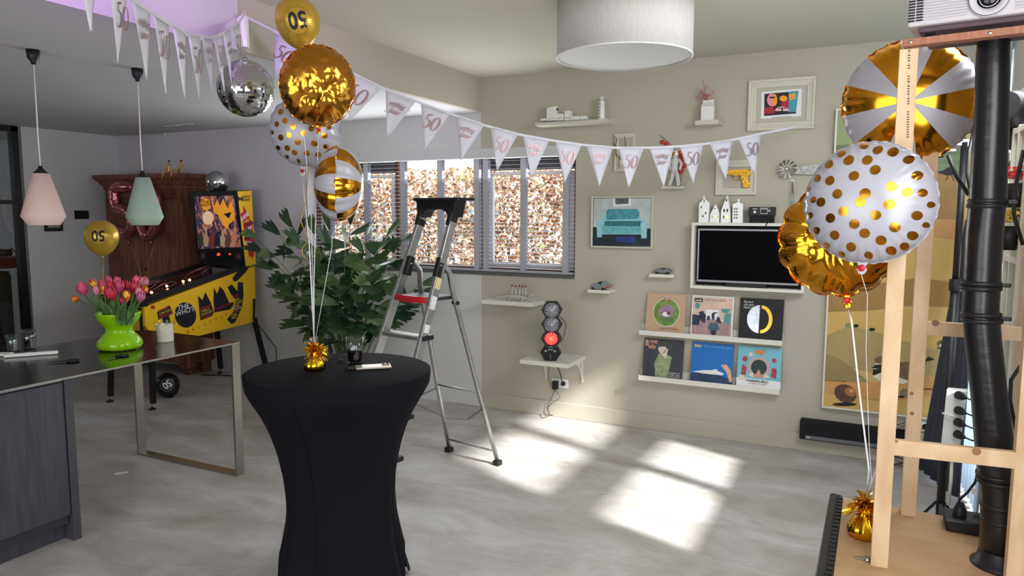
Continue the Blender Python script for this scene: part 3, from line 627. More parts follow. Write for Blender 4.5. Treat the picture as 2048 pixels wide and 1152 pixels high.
# front face (coin door side)
MB().box(SXL+.03, SX-.03, yf-.008, yf, .62, zf-.03).build('front_panel', m_blk, t); MB().box(SXL+.36, SX-.06, yf-.011, yf-.008, .68, zf-.12).build('front_sticker', M('front_sticker', (200, 160, 40), .5, var=.6, vs=70), t)
MB().lathe([(.016, 0), (.016, .012), (0, .014)], PX(305, 614, SX), 14, ax=(1, 0, 0)).build('flipper_button', m_red, t)
MB().box(SX-.06, SX+.006, yf-.012, yf+.05, .60, .66).build('corner_guard', m_blk, t)
# prints on the side
pxpoly([[(314, 624), (339, 610), (346, 627), (338, 631), (342, 648), (328, 650), (324, 636), (317, 640)]], PS, m_pb, t)
pxpoly([ell(371, 630, 21.5, 25.5, 26, -8)], PS, m_pb, t)
pxpoly([[(396, 591), (405, 600), (411, 584), (421, 604), (428, 625), (424, 632), (401, 641), (399, 624)], [(428, 575), (434, 588), (440, 573), (447, 580), (459, 606), (468, 604), (466, 612), (460, 619), (429, 625), (427, 600)]], PS, m_pb, t)
pxpoly([[(455, 574), (464, 569), (475, 583), (476, 564), (486, 565), (487, 590), (484, 615), (470, 645), (463, 648), (454, 639), (468, 622), (471, 600), (462, 588)]], PS, m_pb, t)
pxpoly([[(465, 556), (476, 542), (498, 534), (491, 545), (474, 562), (468, 563)]], PS, m_pb, t)
PS2 = lambda x, y: PX(x, y, SX+.003)
pxtext('THE', (355, 622), (379, 615), (354, 612), PS2, m_pw, t); pxtext("WHO'S", (352, 634), (389, 621), (350, 624), PS2, m_pw, t)
for s, bl, br, tl, mt in (('TOMMY', (317, 625), (341, 615), (316, 621), m_pr), ('CAN YOU', (319, 631), (342, 622), (318, 626), m_py), ('HEAR ME', (319, 638), (345, 628), (318, 633), m_pr),
   ('BURNING', (400, 620), (421, 614), (399, 615), m_pr), ('I WAS A', (402, 626), (420, 620), (401, 621), m_py), ('YOUNG BOY', (402, 633), (426, 624), (401, 628), m_py), ('TOMMY', (404, 638), (426, 630), (403, 634), m_pr), ('THE MYSTERY', (430, 622), (464, 608), (429, 617), m_pr),
   ('SEE', (467, 596), (478, 592), (466, 591), m_pr), ('ME', (471, 602), (479, 600), (470, 597), m_py), ('FEEL', (471, 609), (486, 604), (470, 603), m_py), ('ME', (471, 615), (479, 612), (470, 610), m_py), ('TOUCH', (469, 621), (483, 617), (468, 616), m_pw), ('ME', (467, 627), (478, 624), (466, 622), m_pr), ('HEAL', (463, 633), (475, 630), (462, 628), m_py), ('ME', (464, 639), (473, 636), (463, 634), m_py)):
    pxtext(s, bl, br, tl, PS2, mt, t, bold=.01)
for ch, x, y in zip('BROADWAY', (376, 387, 398, 410, 421, 432, 443, 453), (666, 661, 657, 651, 646, 641, 637, 632)): pxtext(ch, (x-2, y+1), (x+2, y), (x-2, y-4.5), PS, m_por, t, bold=.02)
# backbox
zb0, zb1 = S(500, 531).z, S(500, 381).z; y0t, y0b, y1b = S(475, 388).y, S(491, 534).y-.0, S(510, 500).y
bx0, bx1 = SXL-.06, SX+.05
bbp = [PX(491, 534, bx1), PX(512, 530, bx1), PX(503, 380, bx1), PX(474, 382, bx1)]
bb = MB().prism(bbp, (bx0-bx1, 0, 0)).build('backbox', m_blk, t, .003)
SB = lambda x, y: PX(x, y, bx1+.002); SB2 = lambda x, y: PX(x, y, bx1+.004)
pxpoly([[(491.5, 533), (512, 529), (503, 381), (475, 383)]], SB, m_yel, t)
pxpoly([[(487, 410), (505, 448), (509, 478), (508, 512), (504, 518), (502, 511), (499, 516), (495, 496), (489, 465), (485, 440), (480, 428), (486, 425)]], SB2, m_pr, t)
SB3 = lambda x, y: PX(x, y, bx1+.006)
pxtext('DATA', (487, 396), (500, 395.5), (487, 391), SB3, m_pb, t, bold=.02); pxtext('EAST', (488, 402.5), (500.5, 402), (488, 397.5), SB3, m_pb, t, bold=.02)
pxpoly([[(475.5, 392), (480, 396), (480, 400), (475.5, 404)], [(486, 393), (481, 396), (481, 400), (486, 403)]], SB3, m_pb, t)
for s, bl, br, tl, mt in (('SEE', (483, 443), (498, 430), (481, 436), m_pw), ('ME', (487, 449), (499, 442), (486, 443), m_py), ('FEEL', (490, 456), (509, 446), (489, 449), m_pb), ('ME', (492, 464), (505, 457), (491, 457), m_pw), ('TOUCH', (489, 475), (510, 465), (489, 468), m_py), ('ME', (490, 481), (505, 475), (489, 475), m_pb), ('HEAL', (489, 490), (507, 487), (489, 484), m_pw), ('ME', (494, 498), (503, 495), (493, 492), m_py)):
    pxtext(s, bl, br, tl, SB3, mt, t, bold=.02)
# backbox front face lies between the front edges of the sides; it leans back
fo = V(bbp[0]); fu = V((-1, 0, 0)); fv = V(bbp[3])-V(bbp[0]); fn = fv.cross(fu).normalized(); fn = fn if fn.y < 0 else -fn
def SF(x, y, o=.004): return PP(x, y, fo+fn*o, fn)
m_art = M('backglass_art', (214, 130, 60), .25, emit=.30, ecol=(214, 130, 60)); ntt = m_art.node_tree; bb_ = ntt.nodes['Principled BSDF']
tcx = ntt.nodes.new('ShaderNodeTexCoord'); mpx = ntt.nodes.new('ShaderNodeMapping'); mpx.inputs['Scale'].default_value = (14, 14, 9); nn = ntt.nodes.new('ShaderNodeTexNoise'); nn.inputs['Scale'].default_value = 1; nn.inputs['Detail'].default_value = 5; nn.inputs['Distortion'].default_value = 1.5
crx = ntt.nodes.new('ShaderNodeValToRGB'); ce = crx.color_ramp; ce.elements[0].position = .36; ce.elements[0].color = (*lin((20, 22, 40)), 1); ce.elements[1].position = .68; ce.elements[1].color = (*lin((230, 190, 150)), 1)
for po, co in ((.44, (90, 60, 80)), (.50, (60, 80, 120)), (.54, (200, 100, 40)), (.60, (190, 140, 120))): e_ = ce.elements.new(po); e_.color = (*lin(co), 1)
ntt.links.new(tcx.outputs['Object'], mpx.inputs[0]); ntt.links.new(mpx.outputs[0], nn.inputs[0]); ntt.links.new(nn.outputs[0], crx.inputs[0]); ntt.links.new(crx.outputs[0], bb_.inputs['Base Color']); ntt.links.new(crx.outputs[0], bb_.inputs['Emission Color'])
pxpoly([[(388, 393), (467, 391), (483, 494), (397, 498)]], SF, m_art, t, 'backglass')
m_or = M('lit_orange', (240, 160, 40), .4, emit=.5); m_wl = M('lit_white', (240, 200, 160), .4, emit=.5)
SF2 = lambda x, y: SF(x, y, .007)
pxpoly([[(422, 400), (429, 412), (434, 398), (440, 412), (446, 397), (456, 418), (462, 402), (468, 420), (470, 438), (456, 450), (461, 465), (448, 452), (436, 430), (428, 424)]], SF2, m_or, t)
pxpoly([ell(412, 409, 9, 12, 18)], SF2, m_or, t); pxpoly([ell(416, 436, 11, 14, 14)], SF2, m_wl, t)
pxtext('THE', (405, 407), (418, 406), (405, 402), lambda x, y: SF(x, y, .009), m_pb, t, bold=.02); pxtext("WHO'S", (403, 414), (421, 412), (403, 408), lambda x, y: SF(x, y, .009), m_pb, t, bold=.02)
pxpoly([[(447, 428), (463, 424), (458, 437)]], lambda x, y: SF(x, y, .009), m_pb, t)
for k, c_ in enumerate(((60, 70, 60), (200, 170, 140), (150, 60, 50), (40, 40, 60), (210, 180, 150), (120, 80, 60), (220, 150, 110))):
    x = 401+k*11; pxpoly([[(x-4, 493-k*.2), (x-5, 476), (x-2, 470), (x-1, 462-k % 3*4), (x+2, 462), (x+3, 471), (x+6, 476), (x+4, 493)]], SF2, M('crowd_%d' % k, c_, .4, emit=.2), t)
# speaker panel
pxpoly([[(398, 500), (485, 496), (490, 528), (402, 530)]], SF, m_blackm, t, 'speaker_panel')
pxpoly([[(417, 505), (463, 504), (466, 523), (420, 524)]], SF2, M('dark_display', (30, 32, 36), .2), t, 'display')
m_led = M('red_digits', (255, 60, 30), .4, emit=3)
pxtext('00', (434, 512), (440, 511.5), (434, 506), lambda x, y: SF(x, y, .009), m_led, t, bold=.03); pxtext('00', (457.5, 510), (462, 510), (457.5, 506.5), lambda x, y: SF(x, y, .009), m_led, t, bold=.02)
for x, y in ((406, 512), (477.5, 513)):
    pxpoly([ell(x, y, 6.5, 8, 20)], SF2, m_black, t, 'speaker'); q = lambda a, b: SF(a, b, .009)
    pxpoly([[(x-5.5, y-.8), (x+5.5, y-.8), (x+5.5, y+.8), (x-5.5, y+.8)], [(x-.7, y-7), (x+.7, y-7), (x+.7, y+7), (x-.7, y+7)]], q, M('flag_red', (150, 50, 60), .6), t)
    pxpoly([[(x-4.5, y-5), (x-3.5, y-5.5), (x+4.5, y+5), (x+3.5, y+5.5)], [(x+4.5, y-5), (x+3.5, y-5.5), (x-4.5, y+5), (x-3.5, y+5.5)]], q, M('flag_grey', (120, 110, 120), .6), t)
# legs
for (fx, fy, tx, ty, tz) in ((-6.365, 4.33, SXL+.01, yf+.05, .64), (-5.775, 4.33, SX-.005, yf+.05, .64), (-6.40, 5.66, SXL+.01, 5.56, .68), (-5.70, 5.66, SX-.0, 5.56, .68)):
    foot = V((fx, fy, .055)); top = V((tx, ty, tz))
    s1 = V((1, 0, 0)); dd = (top-foot).normalized()
    l_ = MB().bar(foot, top, .055, .008, side=(1, 0, 0)).bar(foot+V((.025, 0, 0)), top+V((.025, 0, 0)), .008, .05, side=(1, 0, 0)).build('leg', m_blk, t, .002)
    MB().cyl((fx, fy, .01), (fx, fy, .07), .006, 8).build('levelling_bolt', m_chrome, l_); MB().lathe([(0, 0), (.032, 0), (.034, .006), (.02, .014), (0, .016)], (fx, fy, 0), 18).build('foot_pad', m_black, l_)
    if fy > 5: MB().bar(top, top+V((0, .012, .2)), .05, .012, side=(1, 0, 0)).build('leg_upper', m_blk, l_)
# power cord down the back
tag(MB().tube([PX(509, 640, SX+.0), V((-5.60, 5.70, .35)), V((-5.62, 5.72, .02)), V((-5.4, 5.72, .006)), V((-5.0, 5.70, .006)), V((-4.6, 5.6, .006))], .005, 6).build('black_cable', m_cable), 'black cord hanging behind the pinball machine down to the floor', 'cord')
tag(MB().tube([V((-6.5, 5.5, .006)), V((-6.2, 5.62, .006)), V((-5.9, 5.6, .006)), V((-5.6, 5.66, .006))], .006, 6).build('floor_cable', m_cable), 'black cable on the floor between the wardrobe foot and the pinball leg', 'cord')
# steel ball on the backbox
c0 = PX(435, 364, -6.08); rb = .118
t2 = thing('mirror_globe', 'polished steel globe resting on top of the pinball backbox', 'ball', (c0.x, c0.y, c0.z-rb))
MB().ball(c0, rb, 40, 24).build('globe', m_chrome, t2); MB().lathe([(.03, 0), (.03, .01), (.02, .012)], V((c0.x, c0.y, c0.z-rb-.002)), 16).build('rest_ring', m_black, t2)
# ------------------------------------------------------------ back wall furniture
def yfront(pf, pb, py): return WY*PY(pb, py, WY).x/PY(pf, py, WY).x
def shelf(name, label, fl, fr, br, yt, yb, cat='shelf', group=None, lip=False, mat=None, mid=None):
    yf = yfront(fr, br, yb) if mid is None else mid
    a = PY(fl, yt, yf); b_ = PY(fl, yb, yf); x1 = PY(fr, yb, yf).x
    t = thing(name, label, cat, ((a.x+x1)/2, WY, b_.z), group)
    MB().box(a.x, x1, yf, WY, b_.z, a.z).build('board', mat or m_shelf, t, .002)
    if lip: MB().box(a.x, x1, WY-.012, WY, a.z, a.z+.025).build('back_lip', mat or m_shelf, t, .001)
    return t, a.x, x1, yf, a.z, b_.z
m_bshelf = M('beige_shelf_paint', (205, 200, 184), .5)
_, sx0, sx1, syf, sz, _z = shelf('picture_ledge', 'beige picture ledge with a model ship and a lighthouse, high on the wall', 1070, 1215, 1230, 245.5, 252, mat=m_bshelf, lip=True)
ym = (syf+WY)/2
# model factory ship
m_hull = M('navy_hull', (40, 55, 85), .4)
def bxp(mb, x0, x1, y0, y1, d=.05):       # box from front-plane pixels
    a = PY(x0, y0, ym-d/2); b_ = PY(x1, y1, ym-d/2); mb.box(a.x, b_.x, ym-d/2, ym+d/2, max(b_.z, sz+.012), a.z); return a, b_
t = thing('model_ship', 'white ceramic row of harbour buildings on a navy base, on the beige ledge', 'ornament', (PY(1128, 240, ym).x, ym, sz))
MB().box(PY(1081, 240, ym-.03).x, PY(1173, 240, ym-.03).x, ym-.03, ym+.03, sz, sz+.012).build('base', m_hull, t, .002)
for (x0, x1, y0) in ((1081, 1092, 237), (1093, 1112, 217), (1111.5, 1127, 228), (1129, 1141, 222), (1142, 1159, 233), (1160, 1173, 232.5)):
    mb = MB(); a, b_ = bxp(mb, x0, x1, y0, 241); h_ = mb.build('building', m_gloss, t, .002)
    if x0 == 1093: MB().tube([(a.x, ym, a.z), (b_.x, ym, a.z)], .026, 16, flat=.7).build('barrel_roof', m_gloss, h_)
    if x0 in (1093, 1111.5, 1129):
        mb = MB()
        for k in range(3): mb.cyl((a.x+(b_.x-a.x)*(.25+.25*k), ym-.026, sz+.035), (a.x+(b_.x-a.x)*(.25+.25*k), ym-.0245, sz+.035), .004, 8)
        mb.build('round_window', m_hull, h_)
c_ = PY(1203, 238, ym); zt = PY(1203, 192, ym).z
t = thing('lighthouse', 'small white ceramic lighthouse at the right end of the beige ledge', 'ornament', (c_.x, ym, sz))
hh = zt-sz
MB().lathe([(0, 0), (.031, 0), (.030, .01), (.022, hh*.72), (.027, hh*.74), (.027, hh*.77), (.019, hh*.775), (.019, hh*.90), (.024, hh*.905), (.016, hh*.95), (.004, hh*.975), (.003, hh), (0, hh)], (c_.x, ym, sz), 24).build('tower', m_gloss, t)
mb = MB()
for k in range(5): mb.box(c_.x-.009, c_.x-.003, ym-.032+.0018*k, ym-.024+.0018*k, sz+.02+k*.026, sz+.03+k*.026)
for k in range(8): mb.cyl((c_.x+.0195*math.cos(k*pi/4), ym+.0195*math.sin(k*pi/4), sz+hh*.79), (c_.x+.0195*math.cos(k*pi/4), ym+.0195*math.sin(k*pi/4), sz+hh*.89), .002, 5)
mb.build('openings', m_hull, t)
# milk carton vase
_, sx0, sx1, syf, sz, _z = shelf('small_ledge', 'small beige ledge high on the wall carrying the milk-carton vase', 1390, 1437, 1446, 241, 250, mat=m_bshelf)
ym = (syf+WY)/2; ax, bx = PY(1403.5, 235, ym).x, PY(1428, 235, ym).x; z1, z2 = PY(1420, 213, ym).z, PY(1420, 203, ym).z; zm = (ax+bx)/2
t = thing('carton_vase', 'white glazed milk-carton vase on the small high ledge', 'vase', (zm, ym, sz))
mb = MB().box(ax, bx, ym-.035, ym+.035, sz, z1)
mb.add([(ax, ym-.035, z1), (bx, ym-.035, z1), (bx, ym+.035, z1), (ax, ym+.035, z1), (ax+.004, ym, z2), (bx-.004, ym, z2)], [(0, 1, 5, 4), (2, 3, 4, 5), (1, 2, 5), (3, 0, 4)]); mb.box(ax+.004, bx-.004, ym-.003, ym+.003, z2-.004, z2+.012)
mb.build('carton', m_gloss, t, .002)
t = thing('dried_flowers', 'spray of dried pink flowers standing in the milk-carton vase', 'flower', (zm-.02, ym, z2))
mb = MB(); fb = MB(); tops = [(1393, 196), (1399, 178), (1405, 164), (1412, 172), (1421, 185), (1429, 182), (1398, 190), (1410, 186), (1404, 176), (1416, 192)]
for px, py in tops:
    q = PY(px, py, ym+R.uniform(-.03, .03)); b0 = V((zm-.022, ym, z2)); mb.tube([b0, (b0+q)/2+V((R.uniform(-.01, .01), 0, .01)), q], .0012, 4)
    for k in range(16):
        s_ = R.uniform(.35, 1); c0 = b0+(q-b0)*s_+V((R.gauss(0, .013), R.gauss(0, .013), R.gauss(0, .012))); n_ = V((R.gauss(0, 1), R.gauss(0, 1), R.gauss(0, 1))).normalized(); x, y = perp(n_)
        fb.add([c0-x*.007, c0+y*.0045, c0+x*.007, c0-y*.0045], [(0, 1, 2, 3)])
mb.build('stems', M('dry_stem', (150, 100, 80), .8), t); fb.build('blossom', M('dusty_pink', (196, 112, 104), .7, var=.25, vs=80), t, kind='stuff')
# frames
m_fr = M('cream_frame', (212, 206, 190), .45)
def frame(name, label, tl, tr, br, bl, w, d, cat='picture', mat=None, prof=2):
    yf = WY-d; a = PY(*bl, yf); c0 = PY(*tr, yf); x0, x1 = (PY(*tl, yf).x+a.x)/2, (c0.x+PY(*br, yf).x)/2; z0, z1 = (a.z+PY(*br, yf).z)/2, (c0.z+PY(*tl, yf).z)/2
    t = thing(name, label, cat, ((x0+x1)/2, WY, z0))
    mb = MB()
    for k in range(prof):
        i0 = w*k/prof; i1 = w*(k+1)/prof; yk = yf+d*.35*(k % 2)*.6+.006*k
        o_ = [(x0+i0, z0+i0), (x1-i0, z0+i0), (x1-i0, z1-i0), (x0+i0, z1-i0)]; q_ = [(x0+i1, z0+i1), (x1-i1, z0+i1), (x1-i1, z1-i1), (x0+i1, z1-i1)]
        for j in range(4):
            A, B_, C_, D_ = o_[j], o_[(j+1) % 4], q_[(j+1) % 4], q_[j]
            mb.hexa([(A[0], yk, A[1]), (B_[0], yk, B_[1]), (C_[0], yk+.002, C_[1]), (D_[0], yk+.002, D_[1]), (A[0], WY, A[1]), (B_[0], WY, B_[1]), (C_[0], WY, C_[1]), (D_[0], WY, D_[1])])
    mb.build('frame', mat or m_fr, t, .0015)
    return t, x0, x1, z0, z1, yf
t, x0, x1, z0, z1, yf = frame('framed_print', 'cream moulded frame with a small colourful print of masked figures, top right of the wall', (1497, 162), (1632, 151), (1628, 255), (1495, 263), .055, .035, prof=3)
MB().box(x0+.05, x1-.05, WY-.012, WY-.01, z0+.05, z1-.05).build('mount', M('beige_mount', (190, 184, 168), .7), t)
pl = lambda k: (lambda x, y: PY(x, y, WY-.0125-.0012*k))
pxpoly([[(1523, 184), (1604, 177), (1602, 232), (1522, 238)]], pl(0), m_pw, t, 'print_sheet')
pxpoly([[(1529, 188), (1596, 182), (1592, 227), (1528, 232)]], pl(1), M('ink_dark', (38, 30, 36), .6), t)
pxpoly([[(1577, 184), (1597, 183), (1592, 224), (1577, 224)]], pl(2), M('ink_teal', (70, 160, 175), .6), t)
pxpoly([[(1529, 215), (1547, 214), (1550, 226), (1529, 228)], [(1562, 205), (1577, 200), (1577, 222), (1564, 222)]], pl(2), M('ink_red', (180, 30, 55), .6), t)
pxpoly([ell(1544, 200, 10, 13, 18)], pl(3), M('ink_pink', (240, 150, 170), .6), t); pxpoly([ell(1549, 200, 5.5, 12, 14)], pl(4), M('ink_orange', (250, 160, 50), .6), t)
pxpoly([ell(1542, 195, 3, 2, 10), ell(1547, 195, 3, 2, 10)], pl(5), m_pb, t)
pxpoly([ell(1567, 197, 8, 6, 14), [(1577, 190), (1589, 186), (1592, 190), (1580, 196)], [(1579, 197), (1591, 192), (1593, 195), (1581, 201)]], pl(3), M('ink_orange2', (250, 165, 40), .6), t)
pxpoly([ell(1564, 222, 14, 9, 18, 0, 180, 360)], pl(4), M('ink_rose', (245, 190, 190), .6), t); pxpoly([[(1556, 216), (1573, 215), (1573, 217), (1566, 217), (1566, 224), (1563, 224), (1563, 217), (1556, 218)]], pl(5), m_pb, t)
pxpoly([[(1543, 235), (1583, 232), (1583, 232.8), (1543, 235.8)]], pl(1), m_pb, t)
# skull frame behind the garland
t, x0, x1, z0, z1, yf = frame('skull_frame', 'narrow cream frame with a small white antlered skull, partly behind the pennants', (1229, 268), (1269, 267), (1268, 342), (1228, 343), .03, .03, prof=2)
MB().box(x0+.02, x1-.02, WY-.006, WY-.004, z0+.02, z1-.02).build('back_panel', M('beige_mount2', (186, 180, 164), .7), t)
q = lambda x, y, d=.05: PY(x, y, WY-d)
MB().ball(q(1243, 324), .02, 12, 8, (.9, .8, 1.3)).ball(q(1242, 333), .011, 10, 6, (.9, .8, 1.5)).build('skull', M('bone', (215, 200, 180), .6), t)
MB().tube([q(1240, 318), q(1232, 308), q(1231, 290), q(1234, 278), q(1228, 272)], [.006, .006, .005, .004, .002], 7).tube([q(1231, 295), q(1226, 286)], [.004, .002], 6).tube([q(1247, 318), q(1254, 310), q(1251, 290), q(1249, 272)], [.006, .006, .005, .002], 7).build('antlers', M('antler', (120, 95, 75), .6), t)
# astronaut
_, sx0, sx1, syf, sz, _z = shelf('astronaut_shelf', 'tiny cream shelf carrying the astronaut figure above the sofa painting', 1322, 1367.5, 1371, 372.5, 378, mat=m_bshelf)
ym = (syf+WY)/2; g = lambda x, y, d=0: PY(x, y, ym+d)
t = thing('astronaut_figure', 'white astronaut figurine with gold visor standing between two pennants', 'figurine', V((g(1347, 372).x, ym, sz)))
mb = MB(); f1, f2 = g(1340, 371), g(1357, 371); f1.z = f2.z = sz+.012
hp = g(1349, 340); ch = g(1350, 322); nk = g(1352, 314)
mb.tube([g(1349, 344), hp, g(1349.5, 331), ch, nk], [.022, .026, .024, .03, .016], 14)
for f_, kx in ((f1, 1344), (f2, 1355)): mb.tube([g((kx+1349)/2, 343), g(kx, 356), f_+V((0, 0, .01)), f_], [.018, .016, .015, .017], 12); mb.ball(f_+V((0, -.012, 0)), .016, 10, 6, (1, 1.4, .75))
mb.tube([g(1357, 319), g(1363, 328), g(1359, 340)], [.013, .011, .01], 10).tube([g(1344, 319), g(1339, 329), g(1341, 340)], [.013, .011, .01], 10)
mb.box(ch.x-.02, ch.x+.02, ym+.015, ym+.04, ch.z-.03, ch.z+.03)
mb.build('suit', M('white_suit', (225, 224, 222), .5, bump=.5, bs=120), t); hd = g(1350, 308)
MB().ball(hd, .027, 16, 12).build('helmet', m_gloss, t); MB().ball(hd+V((-.006, -.012, 0)), .019, 14, 10).build('visor', m_gold, t)
t = thing('lantern_branch', 'branch of red paper-lantern seed pods leaning behind the astronaut', 'plant', V((g(1362, 372).x, ym+.03, sz)))
MB().tube([V((g(1358, 372).x, ym+.03, sz)), g(1363, 350, .03), g(1362, 320, .03), g(1345, 292, .03), g(1320, 270, .02)], .002, 5).build('twig', M('dry_twig', (110, 60, 45), .7), t)
for x, y in ((1325, 284), (1333, 288), (1360, 306), (1365, 313), (1363, 322), (1369, 331), (1364, 339), (1361, 344)): MB().ball(g(x, y, .02), .02, 8, 6, (1, .8, .9)).build('pod', M('lantern_red%d' % (x*y), (195, 62, 40), .6), t)
# pistol frame
t, x0, x1, z0, z1, yf = frame('pistol_frame', 'cream box frame with a gold pistol on beige mount, above the white houses', (1433, 321), (1513, 320), (1513, 389), (1430, 390), .05, .03, prof=3)
MB().box(x0+.03, x1-.03, WY-.006, WY-.004, z0+.03, z1-.03).build('mount', M('beige_mount3', (188, 182, 166), .7), t)
gp = lambda x, y: PY(1400+x/11.52, 300+y/11.52, WY-.035)
gun = [(520, 475), (660, 468), (1000, 445), (1100, 445), (1150, 485), (1150, 540), (1190, 570), (1110, 600), (1105, 680), (1150, 790), (1140, 850), (1050, 885), (980, 850), (960, 680), (900, 640), (930, 590), (800, 600), (740, 575), (620, 565), (520, 560)]
pg = MB().prism([gp(*p_) for p_ in gun], (0, .022, 0)).build('pistol', M('gold_plated', (212, 165, 60), .2, 1, bump=.4, bs=90), t, .003)
MB().tube([gp(750, 600), gp(760, 660), gp(850, 690), gp(930, 670), gp(940, 600)], .0035, 6).build('trigger_guard', m_gold, pg)
MB().prism([gp(520, 475), gp(1090, 440), gp(1095, 480), gp(520, 520)], (0, -.004, 0)).build('slide', m_gold, pg)
# windmill
g = lambda x, y, d=.05: PY(x, y, WY-d)
t = thing('metal_windmill', 'small grey metal farm windmill standing above the television niche', 'ornament', V((g(1585, 441).x, WY-.05, g(1585, 443).z)))
hub = g(1574, 338)
for k in range(12):
    a = 2*pi*k/12+.2; ca, sa = math.cos(a), math.sin(a); ca2, sa2 = math.cos(a+.32), math.sin(a+.32); r1_, r2_ = .022, .068
    MB().prism([hub+V((ca*r1_, 0, sa*r1_)), hub+V((ca*r2_, -.006, sa*r2_)), hub+V((ca2*r2_, .006, sa2*r2_)), hub+V((ca2*r1_, 0, sa2*r1_))], (0, .0012, 0)).build('blade', m_steel, t)
rg = [hub+V((.05*math.cos(q), .003, .05*math.sin(q))) for q in np.linspace(0, 2*pi, 25)]
MB().tube(rg, .0015, 5, False).cyl(hub-V((0, .01, 0)), hub+V((0, .03, 0)), .008, 10).build('hub', m_steel, t)
MB().prism([g(1590, 334, .03), g(1640, 328, .03), g(1640, 350, .03), g(1588, 348, .03)], (0, .002, 0)).build('tail_vane', M('galvanised', (150, 150, 150), .4, 1, var=.3, vs=40), t)
mb = MB().bar(g(1583, 361), g(1588, 361), .012, .012)
for a in (1577, 1583, 1589, 1594): mb.tube([g(1584.5, 362), V((g(a, 441).x, WY-.05+(.02 if a % 2 else -.02), g(1585, 443).z))], .002, 5)
for y in (385, 405, 425): w_ = (y-361)*.1; mb.tube([g(1585-w_, y), g(1585+w_, y)], .0015, 5)
mb.build('tower', m_steel, t)
# sofa painting
t, x0, x1, z0, z1, yf = frame('sofa_painting', 'cream framed painting of a turquoise sofa, left of the television', (1183, 394), (1306, 391), (1304, 497), (1181, 495), .012, .045, prof=1)
MB().box(x0+.016, x1-.016, WY-.03, WY-.02, z0+.016, z1-.016).build('canvas', M('canvas_grey', (190, 200, 198), .7, var=.15, vs=14), t)
pl = lambda k: (lambda x, y: PY(x/4.61+1180, y/4.61+250, WY-.031-.0012*k))
m_t1 = M('paint_turquoise', (110, 178, 190), .6, var=.22, vs=30); m_t2 = M('paint_teal', (72, 150, 165), .6, var=.3, vs=40)
pxpoly([[(28, 940), (558, 955), (556, 1118), (24, 1112)]], pl(0), M('paint_night', (20, 38, 48), .5, var=.4, vs=10), t)
pxpoly([[(210, 675), (380, 675), (380, 742), (215, 752)]], pl(0), m_pw, t); pxpoly([[(232, 678), (355, 675), (355, 725), (235, 732)]], pl(1), M('paint_grey', (90, 95, 98), .6, var=.6, vs=70), t)
pxpoly([[(60, 890), (130, 850), (150, 790), (430, 775), (458, 800), (462, 855), (528, 900), (522, 1045), (475, 1045), (470, 1010), (110, 1008), (108, 1035), (65, 1035)]], pl(1), M('paint_light_edge', (150, 205, 212), .6, var=.1, vs=30), t)
pxpoly([[(150, 795), (170, 775), (430, 775), (455, 800), (450, 865), (150, 875)]], pl(2), m_t2, t); pxpoly([[(135, 885), (470, 885), (462, 935), (130, 935)]], pl(2), M('paint_shadow_teal', (48, 112, 120), .6, var=.3, vs=40), t); pxpoly([[(110, 930), (470, 935), (470, 1005), (112, 1003)]], pl(3), m_t1, t)
pxpoly([[(240, 1030), (420, 1030), (425, 1085), (245, 1075)]], pl(1), M('paint_blue', (30, 60, 130), .5, var=.4, vs=20), t)
# television niche
yf = WY-.12; A = PY(1383.5, 445, yf); B_ = PY(1608, 586, yf); x0, x1, z0, z1 = A.x, B_.x, (B_.z+PY(1379.7, 577, yf).z)/2, A.z
t = thing('tv_niche', 'white open box on the wall holding the television', 'shelf', ((x0+x1)/2, WY, z0))
w = .022
MB().box(x0, x1, yf, WY, z1-w, z1).build('top_board', m_shelf, t, .001); MB().box(x0, x1, yf, WY, z0, z0+w).build('bottom_board', m_shelf, t, .001)
MB().box(x0, x0+w, yf, WY, z0+w, z1-w).build('side_board', m_shelf, t, .001); MB().box(x1-w, x1, yf, WY, z0+w, z1-w).build('side_board', m_shelf, t, .001)
MB().box(x0+w, x1-w, WY-.006, WY, z0+w, z1-w).build('back_board', M('niche_back', (40, 40, 42), .8), t)
TVX0, TVX1, NZ1, NYF = x0, x1, z1, yf
t = thing('television', 'flat black television with a silver bezel inside the white niche', 'television', ((x0+x1)/2, WY-.06, z0+w))
yt = yf+.035; a, b_ = PY(1396, 457, yt), PY(1596, 572, yt); tx1 = x1-w-.02
MB().box(a.x, tx1, yt, yt+.04, z0+w+.028, a.z).build('bezel', M('silver_bezel', (150, 148, 154), .35, .3), t, .003)
MB().box(a.x+.014, tx1-.014, yt-.002, yt+.0, z0+w+.045, a.z-.014).build('screen', M('tv_screen', (4, 3, 7), .4, spec=.04), t)
MB().box((x0+x1)/2-.15, (x0+x1)/2+.15, yt-.01, yt+.05, z0+w, z0+w+.028).build('stand', m_black, t, .003)
